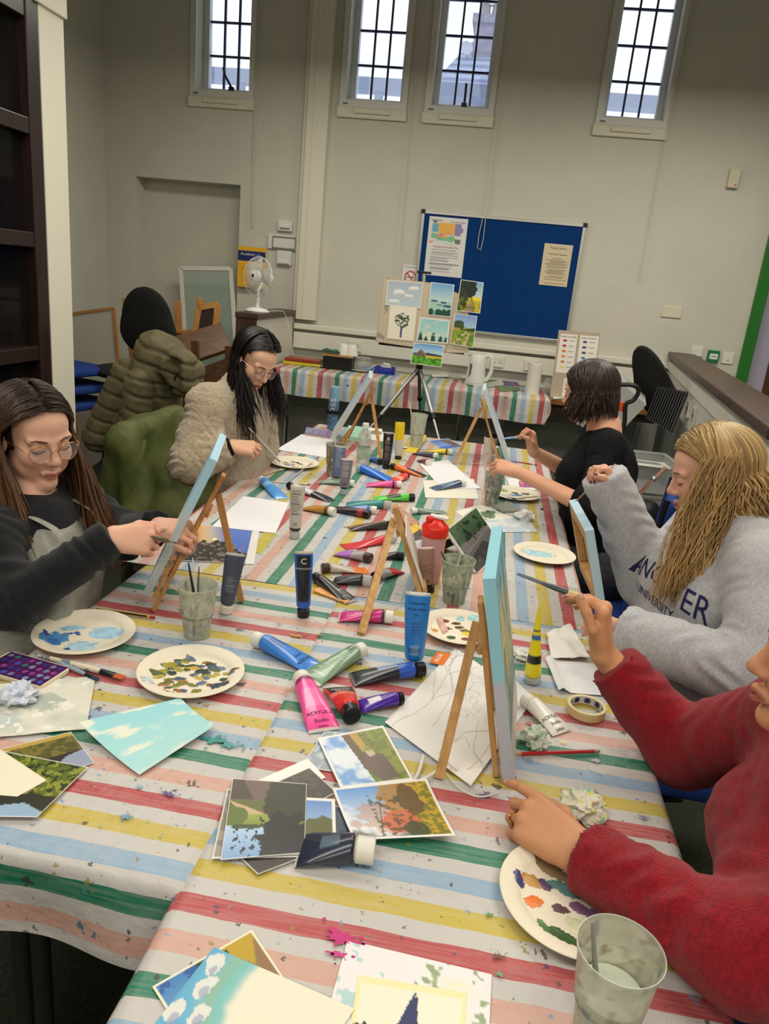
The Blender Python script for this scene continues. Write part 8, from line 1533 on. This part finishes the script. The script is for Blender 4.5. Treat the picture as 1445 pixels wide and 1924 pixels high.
def cowl(S_):
    for a in np.linspace(0, 6.28, 16): c = J['neck'] + V(.0 + .072 * math.cos(a), .078 * math.sin(a), -.035 - .022 * math.cos(a + 3.1)); S_.ell(c, (.036, .036, .030), k=.03)
v, q = top_mesh(J, rs=.072, re=.070, rw=.052, cw=.175, bw=.18, hw=.18, fac=.76, cuffs=(.88, .93), collar=.0, extra=cowl, bust=.085, cuff_r=.041); v = elbow_folds(v, q, J, .004, 5); v = folds(v, q, 31, .004, 24)
n = vnormals(v, q); lz = v - np.array(J['chest']); onb = (np.abs(lz[:, 1]) < .2) & (lz[:, 2] < .14) & (lz[:, 0] < .02); v = v + n * (.0022 * onb * np.clip(wave3(v, 33, 110, 1) * 2, -1, 1))[:, None]
for s_ in 'RL':
    E_, W_ = np.array(J['el' + s_]), np.array(J['wr' + s_]); d = N_(W_ - E_); t = (v - E_) @ d / np.linalg.norm(W_ - E_); r_ = np.linalg.norm((v - E_) - ((v - E_) @ d)[:, None] * d, axis=1); m_ = (t > .72) & (t < 1.02) & (r_ < .07); a = np.cross(d, [0, 0, 1.0]); a /= np.linalg.norm(a); b_ = np.cross(d, a); th = np.arctan2((v - E_) @ b_, (v - E_) @ a); v = v + n * (.0010 * m_ * np.sin(th * 38))[:, None]
link('red_sweater', v, q, cloth_mat('red_knit', (150, 16, 34), (124, 10, 26), rough=.95, scale=160, bump=.4, bscale=380, sheen=.15), p5)
trousers(p5, J['hip'] + V(0, 0, -.02), V(.34, 1.12, .55), V(.36, .86, .55), V(.42, 1.12, .1), V(.42, .86, .1), cloth_mat('navy_jeans', (40, 56, 90), (32, 46, 76), scale=70), r=(.10, .075, .05), seat=.13)
rg = random.Random(31); ST = []
for i in range(120): sd_ = rg.choice((-1, 1)); y0 = rg.uniform(-.085, .06); ST.append((fall(H, sd_, y0, rg, part=.0, back=max(0, y0 * .7 + .02), drop=rg.uniform(.04, .1), out=(rg.uniform(-.0, .03), 0, 0), amax=98, jit=.003), rg.uniform(.8, 1.3)))
for i in range(170):
    az = rg.uniform(-1.6, 1.6); pts = []
    for k in range(6): a = math.radians(6 + 20 * k); pts.append(H.w(.088 * math.sin(a) * math.sin(az), -.014 - .108 * math.sin(a) * math.cos(az), .034 + .098 * math.cos(a)))
    ST.append((pts, 1.2))
hair(H, p5, ST, (40, 30, 26), capfn=lambda x, y, z: (y < .03) or z > .09, seed=8, streak=.35)
c_, d_, r_ = RINGS[-2]; a_ = N_(np.cross(d_, [0, 0, 1.0])); b2 = np.cross(d_, a_); b = M(); b.tube([c_ + (a_ * math.cos(t) + b2 * math.sin(t)) * (r_ + .0014) for t in np.linspace(0, 2 * math.pi, 25)], .0022, 6); b.obj('ring', mat('gold_ring', (206, 176, 110), .25, metal=1), p5, world=True, smooth=True)
# ------------------------------------------------------------------ what the hands hold
brush('olive handled brush in the right hand of the woman in the apron', on(330, 1020, 1.66), on(284, 1008, 1.53), .0055, handle=(110, 100, 76), bristle=(90, 90, 80), kind='flat', frac=(.2, .35))
brush('white brush in the hand of the woman in fleece', A(526, 868, .012), on(468, 804, 2.84), .0045, handle=(226, 222, 206), bristle=(96, 120, 150), kind='round', frac=(.06, .16))
brush('wide flat brush in the raised hand of the woman in black', on(946, 824, 3.16), on(1006, 818, 3.2), .009, handle=(150, 140, 116), bristle=(120, 150, 200), ferrule=(170, 160, 140), frac=(.34, .56), bw=1.5)
brush('slim brush in the raised hand of the woman in the hoodie', on(1082, 942, 2.12), on(1156, 872, 2.06), .0042, handle=(196, 186, 160), bristle=(206, 150, 80), kind='flat', frac=(.2, .34), bw=1.3)
brush('long paint caked brush in the right hand of the woman in red', on(972, 1078, 1.42), on(1128, 1136, 1.375), .0062, handle=(206, 186, 130), bristle=(92, 100, 108), ferrule=(84, 90, 98), frac=(.3, .62), bw=1.25, stain=(90, 94, 100))
# ------------------------------------------------------------------ the chairs they sit on
chair('chair of the woman in the apron', (-1.24, 1.62), (1, -.05)); chair('chair under the green coat beside the woman in fleece', (-1.19, 3.04), (1, -.1)); chair('blue chair behind the woman in black with a bag strap over it', (.45, 2.88), (-1, .25), back_h=1.0)
chair('chair of the woman in the hoodie', (.74, 1.91), (-1, 0)); chair('chair of the woman in red', (.70, .97), (-1, .05))
# ================================================================== furniture stored at the back left
def office_chair(label, back_c, bn, r, seat_z=None, low=True):
    t = thing('office_chair', label, 'chair', V(back_c.x, back_c.y, 0)); r = (r[0] * 1.18, r[1]); bl_ = cloth_mat('charcoal_fabric', (44, 44, 44), (34, 34, 34), scale=220); bn = Vector(bn).normalized(); sd = V(0, 0, 1).cross(bn).normalized(); uu = bn.cross(sd)
    S = Sdf(*bbox(back_c, m=.38), .012); R = np.array([list(sd), list(bn), list(uu)]).T; S.ell(back_c, (r[0], .045, r[1]), R, 0); S.ell(back_c - uu * r[1] * .35, (r[0] * 1.08, .045, r[1] * .6), R, .05); v, q = S.mesh(); link('backrest', v, q, bl_, t)
    if low:
        sc = V(back_c.x, back_c.y, seat_z) - V(bn.x, bn.y, 0) * .22; S = Sdf(*bbox(sc, m=.33), .012); S.ell(sc, (.24, .23, .05), None, 0); v, q = S.mesh(); link('seat', v, q, bl_, t)
        b = M(); b.tube([back_c - uu * r[1] * .5, V(back_c.x, back_c.y, seat_z - .03) + bn * .02, sc - V(0, 0, .03)], .018, 8); b.obj('back_bar', mBlack, t, world=True, smooth=True); b = M(); b.cyl((sc.x, sc.y, .1), sc, .028, n=10); b.obj('gas_post', mBlack, t, world=True, smooth=True)
        for k in range(5): a = k * 1.2566; b = M(); e = V(sc.x + .28 * math.cos(a), sc.y + .28 * math.sin(a), .06); b.bar(V(sc.x, sc.y, .1), e, .04, .03); o = b.obj('base_leg', mBlack, t, world=True); b = M(); b.sph((e.x, e.y, .03), .03, 8, 6); b.obj('castor', mBlack, o, world=True)
    return t
c = on(277, 605, 4.9); office_chair('black office chair with a tall rounded back in the far left corner', c, (.15, 1, .12), (.17, .235), on(215, 695, 4.7).z)
c = on(1228, 722, 4.75); office_chair('black office chair tipped back against the right half wall', c, (.7, .45, .55), (.13, .27), None, False)
# --- stack of blue chairs behind the pillar
for k, py in enumerate((752, 722, 690)):
    z = on(165, py, 4.5).z; ch = chair(['lowest blue chair of the stack by the pillar', 'middle blue chair of the stack by the pillar', 'top blue chair of the stack by the pillar'][k], (on(150, 700, 4.5).x - .09, 4.5), (.9, -.3), back_h=.80, group='stacked blue chairs'); ch.location.z = max(0, z - .45)
# --- framed whiteboard, glass panel, studio easel, small framed blackboard, folded bench
def framed(name, label, cat, px, y, m_in, m_fr, w, lean=.0, th=.02, alpha=False):
    q = [on(x, yy, y + (lean if i < 2 else 0)) for i, (x, yy) in enumerate(px)]; t = thing(name, label, cat, (q[2] + q[3]) / 2); n = (q[1] - q[0]).cross(q[3] - q[0]).normalized(); b = M(); b.poly([p + n * .003 for p in q], n * -.006); b.obj('panel', m_in, t, world=True)
    for i in range(4): b = M(); b.bar(q[i], q[(i + 1) % 4], w, th, n); b.obj('frame_bar', m_fr, t, world=True, bevel=.002)
    return t
framed('whiteboard', 'white drawing board in an oak frame leaning in the left corner', 'board', [(130, 590), (214, 579), (236, 862), (150, 880)], 5.2, mat('board_white', (196, 192, 180), .5), mPine2, .022)
framed('leaning_pane', 'sheet of pale green glass in a white frame standing in the recess', 'glass panel', [(340, 504), (434, 505), (446, 700), (352, 700)], 6.1, mat('green_glass', (176, 196, 186), .08, alpha=.45, spec=.6), mWhite, .035, .1)
framed('small_blackboard', 'small dark board in a wooden frame on the studio easel', 'board', [(374, 578), (410, 572), (402, 640), (364, 640)], 5.25, mat('board_dark', (52, 40, 34), .6), mPine2, .045, .03)
t = thing('studio_easel', 'tall wooden studio easel folded behind the office chair', 'easel', V(on(300, 700, 5.3).x, 5.3, 0))
for a, c in (((236, 560), (256, 720)), ((334, 566), (338, 720)), ((376, 560), (372, 700))): p0, p1 = on(*a, 5.3), on(*c, 5.3); k = p1 + (p1 - p0) * (p1.z / (p0.z - p1.z)); b = M(); b.bar(p0, k, .05, .025, (0, 1, 0)); b.obj('post', mPine2, t, world=True, bevel=.003)
b = M(); b.bar(on(236, 628, 5.28), on(400, 620, 5.28), .025, .02, (0, 1, 0)); b.obj('cross_bar', mPine2, t, world=True, bevel=.003)
t = thing('folded_bench', 'dark varnished wooden bench folded up beside the half wall', 'bench', V(on(400, 720, 4.6).x, 4.6, 0)); mVar = mat('varnished_oak', (92, 62, 36), .35, col2=(74, 48, 28), scale=6, stretch=(2, 8, 8))
q = [on(322, 640, 4.55), on(416, 612, 4.75), on(436, 660, 4.6), on(346, 690, 4.4)]; b = M(); b.poly(q, (q[1] - q[0]).cross(q[3] - q[0]).normalized() * -.03); b.obj('top_panel', mVar, t, world=True, bevel=.004)
q = [on(350, 700, 4.45), on(438, 668, 4.62), on(440, 760, 4.6), on(352, 780, 4.45)]; b = M(); b.poly(q, (0, .03, 0)); b.obj('lower_panel', mVar, t, world=True, bevel=.004)
for a, c in (((366, 640), (396, 720)), ((352, 690), (350, 740)), ((430, 650), (446, 730))): p0, p1 = on(*a, 4.42), on(*c, 4.36); k = p1 + (p1 - p0) * (p1.z / (p0.z - p1.z)); b = M(); b.bar(p0, V(p1.x, p1.y, 0), .045, .025, (0, 1, 0)); b.obj('support_leg', mVar, t, world=True, bevel=.003)
# --- quilted olive coat over a chair
ch = chair('dark chair under the quilted olive coat', (on(262, 800, 3.9).x, 3.82), (.25, -1), fabric=mBlackM, back_h=.92)
cm = cloth_mat('olive_nylon', (112, 104, 78), (92, 86, 64), rough=.55, scale=12, bump=.15, bscale=90)
t = thing('quilted_coat', 'quilted olive puffer coat hung over a chair at the back left', 'coat', V(on(255, 850, 3.85).x, 3.85, .3)); PC = lambda x, y, d=3.85: on(x, y, d)
S = Sdf(*bbox(PC(165, 640), PC(365, 870), PC(250, 750, 3.6), PC(250, 750, 4.1), m=.12), .009)
for a, c, ra, rb, d in (((290, 655), (345, 700), .09, .11, 3.85), ((300, 670), (260, 800), .13, .11, 3.82), ((335, 690), (345, 720), .10, .07, 3.75), ((262, 720), (256, 830), .075, .065, 3.68), ((238, 700), (185, 820), .075, .085, 3.85), ((300, 690), (320, 830), .09, .07, 3.85), ((250, 800), (230, 850), .10, .08, 3.88)): S.cone(PC(*a, d), PC(*c, d), ra, rb, .03)
S.cone(PC(322, 690, 3.66), PC(318, 800, 3.66), .05, .05, .02, sub=True); v, q = S.mesh(); n = vnormals(v, q); tz = (v[:, 2] + .25 * (v[:, 0] + 1.3)) / .085; v = v + n * (.006 - .016 * np.exp(-(np.sin(tz * math.pi + .5 * wave3(v, 2, 14)) / .3) ** 2) + .004 * wave3(v, 5, 60))[:, None]; link('coat_shell', v, q, cm, t)
b = M(); b.tube([PC(318, 695, 3.63), PC(336, 700, 3.6), PC(328, 712, 3.62)], .018, 8, sq=.3); b.obj('collar_label', mBlackM, t, world=True, smooth=True)
# --- green coat over the chair of the woman in fleece
t = thing('green_coat', 'moss green coat draped over the chair behind the fleece jacket', 'coat', V(-1.45, 2.95, .3)); G = lambda x, y, d: on(x, y, d)
S = Sdf(*bbox(G(225, 985, 2.75), G(390, 745, 3.1), G(300, 900, 2.6), (-1.55, 2.7, .3), (-1.4, 3.3, .95), m=.16), .008)
S.cone((-1.46, 2.80, .87), (-1.44, 3.28, .88), .062, .062, .03); S.cone((-1.46, 2.80, .84), (-1.53, 2.82, .42), .065, .075, .05); S.cone((-1.46, 3.0, .84), (-1.54, 3.0, .38), .08, .1, .06); S.cone((-1.42, 2.78, .82), (-1.36, 2.74, .45), .055, .07, .04); S.cone(G(330, 815, 2.85), G(262, 965, 2.7), .065, .085, .05); S.cone(G(360, 800, 2.9), G(330, 960, 2.72), .075, .105, .06); S.cone(G(378, 820, 2.9), G(368, 940, 2.75), .06, .075, .05); S.cone(G(300, 820, 2.85), G(318, 900, 2.72), .05, .055, .03)
v, q = S.mesh(); v = folds(v, q, 6, .010, 14, (2.2, 2.2, .35)); v = folds(v, q, 8, .004, 50, (1, 1, .6)); link('coat_shell', v, q, cloth_mat('moss_nylon', (92, 98, 58), (76, 84, 46), rough=.5, scale=9, bump=.12, bscale=60), t)
# ================================================================== things stored at the right
def tub(label, c, w, d, h, rz, mt, name='storage_box', rim=True):
    t = thing(name, label, 'box', c, rz=rz); b = M(); k = .93
    lo_ = [V(sx * w / 2 * k, sy * d / 2 * k, .003) for sx, sy in ((-1, -1), (1, -1), (1, 1), (-1, 1))]; hi_ = [V(sx * w / 2, sy * d / 2, h) for sx, sy in ((-1, -1), (1, -1), (1, 1), (-1, 1))]; b.loft([lo_, hi_], False); b.add(lo_, [(0, 3, 2, 1)]); b.obj('box_body', mt, t, solid=.003)
    for i in range(4): b = M(); b.bar(hi_[i], hi_[(i + 1) % 4], .018, .012); b.obj('rim_bar', mt, t, bevel=.002)
    return t
mTub = mat('frosted_clear', (214, 216, 214), .25, alpha=.5, spec=.5); q = on(1200, 845, 4.2)
tub('large clear storage box low behind the woman in black', V(.86, 4.25, 0), .42, .36, .60, .1, mTub); tub('clear storage box stacked on top behind the woman in black', V(.86, 4.25, .615), .42, .36, .16, .1, mTub)
tb = tub('tilted clear storage box leaning against the office chair', on(1178, 790, 4.6), .34, .26, .22, -.3, mTub); tb.rotation_euler = (.2, -1.0, -.3)
t = thing('ribbed_seat', 'black ribbed plastic chair back lying in the storage box', 'chair', on(1255, 790, 3.9)); q = [on(1240, 728, 3.95), on(1292, 738, 3.85), on(1262, 812, 3.75), on(1216, 786, 3.9)]; n = (q[1] - q[0]).cross(q[3] - q[0]).normalized(); b = M(); b.poly(q, n * .02); b.obj('shell', mBlack, t, world=True, bevel=.006)
for k in range(12): u = k / 11; b = M(); b.bar(q[0].lerp(q[1], u) - n * .006, q[3].lerp(q[2], u) - n * .006, .006, .02, n); b.obj('rib', mBlack, t, world=True)
t = thing('trolley', 'folded black shopping trolley handle behind the woman in black', 'trolley', V(.62, 4.3, 0)); b = M(); b.tube(catmull([on(1150, 722, 4.1), on(1190, 724, 4.1), on(1200, 735, 4.1), on(1190, 752, 4.1), on(1176, 760, 4.1), on(1174, 790, 4.1)], 5), .012, 8); b.obj('handle', mBlack, t, world=True, smooth=True); p_ = on(1174, 790, 4.1); b = M(); b.cyl((p_.x, p_.y, 0), p_, .012, n=8); b.obj('post', mBlack, t, world=True); b = M(); b.box(Matrix.Translation(on(1166, 764, 4.12)), .04, .02, .05); b.obj('reflector', mat('orange_reflector', (236, 96, 40), .3), t, world=True)
p_ = on(1215, 845, 3.75); im = Img(16, 12, (206, 206, 200)); im.rect(.5, .2, .9, .6, (130, 130, 130)); sheet('printed_leaflet', im, [V(.66, 4.12, .785), V(.98, 4.12, .79), V(1.0, 4.0, .783), V(.64, 4.0, .783)], 'printed grey leaflet lying on the storage box', 'leaflet')
t = thing('black_bag', 'dark shopping bag standing behind the blue chair', 'bag', V(.84, 3.72, 0)); S = Sdf((.55, 3.4, 0), (1.15, 4.05, .8), .012); S.cone((.82, 3.73, .14), (.82, 3.73, .52), .13, .13, .03); S.cone((.8, 3.7, .55), (.86, 3.75, .57), .09, .09, .03); v, q = S.mesh(); v[:, 2] = np.maximum(v[:, 2], .003); v = folds(v, q, 3, .008, 30); link('bag_body', v, q, mat('black_bag_nylon', (22, 22, 24), .35, bump=.3, bscale=60), t)
t = thing('shoulder_bag', 'brown leather bag strap hooked over the blue chair', 'bag', V(.74, 2.9, .5)); b = M(); pts = catmull([on(1250, 878, 2.98), on(1228, 900, 2.9), on(1205, 925, 2.86), on(1188, 945, 2.84), on(1200, 1010, 2.84)], 5); b.tube(pts, .008, 8, sq=.4); b.obj('strap', mat('brown_leather', (120, 66, 52), .5), t, world=True, smooth=True); b = M(); b.sph(pts[5], .011, 8, 6); b.obj('buckle', mAlu, t, world=True, smooth=True); b = M(); c = V(.80, 2.80, .30); b.bx(c.x - .05, c.x + .05, c.y - .12, c.y + .12, 0.02, .30); b.obj('bag_body', MATS['brown_leather'], t, world=True, bevel=.02, seg=3)
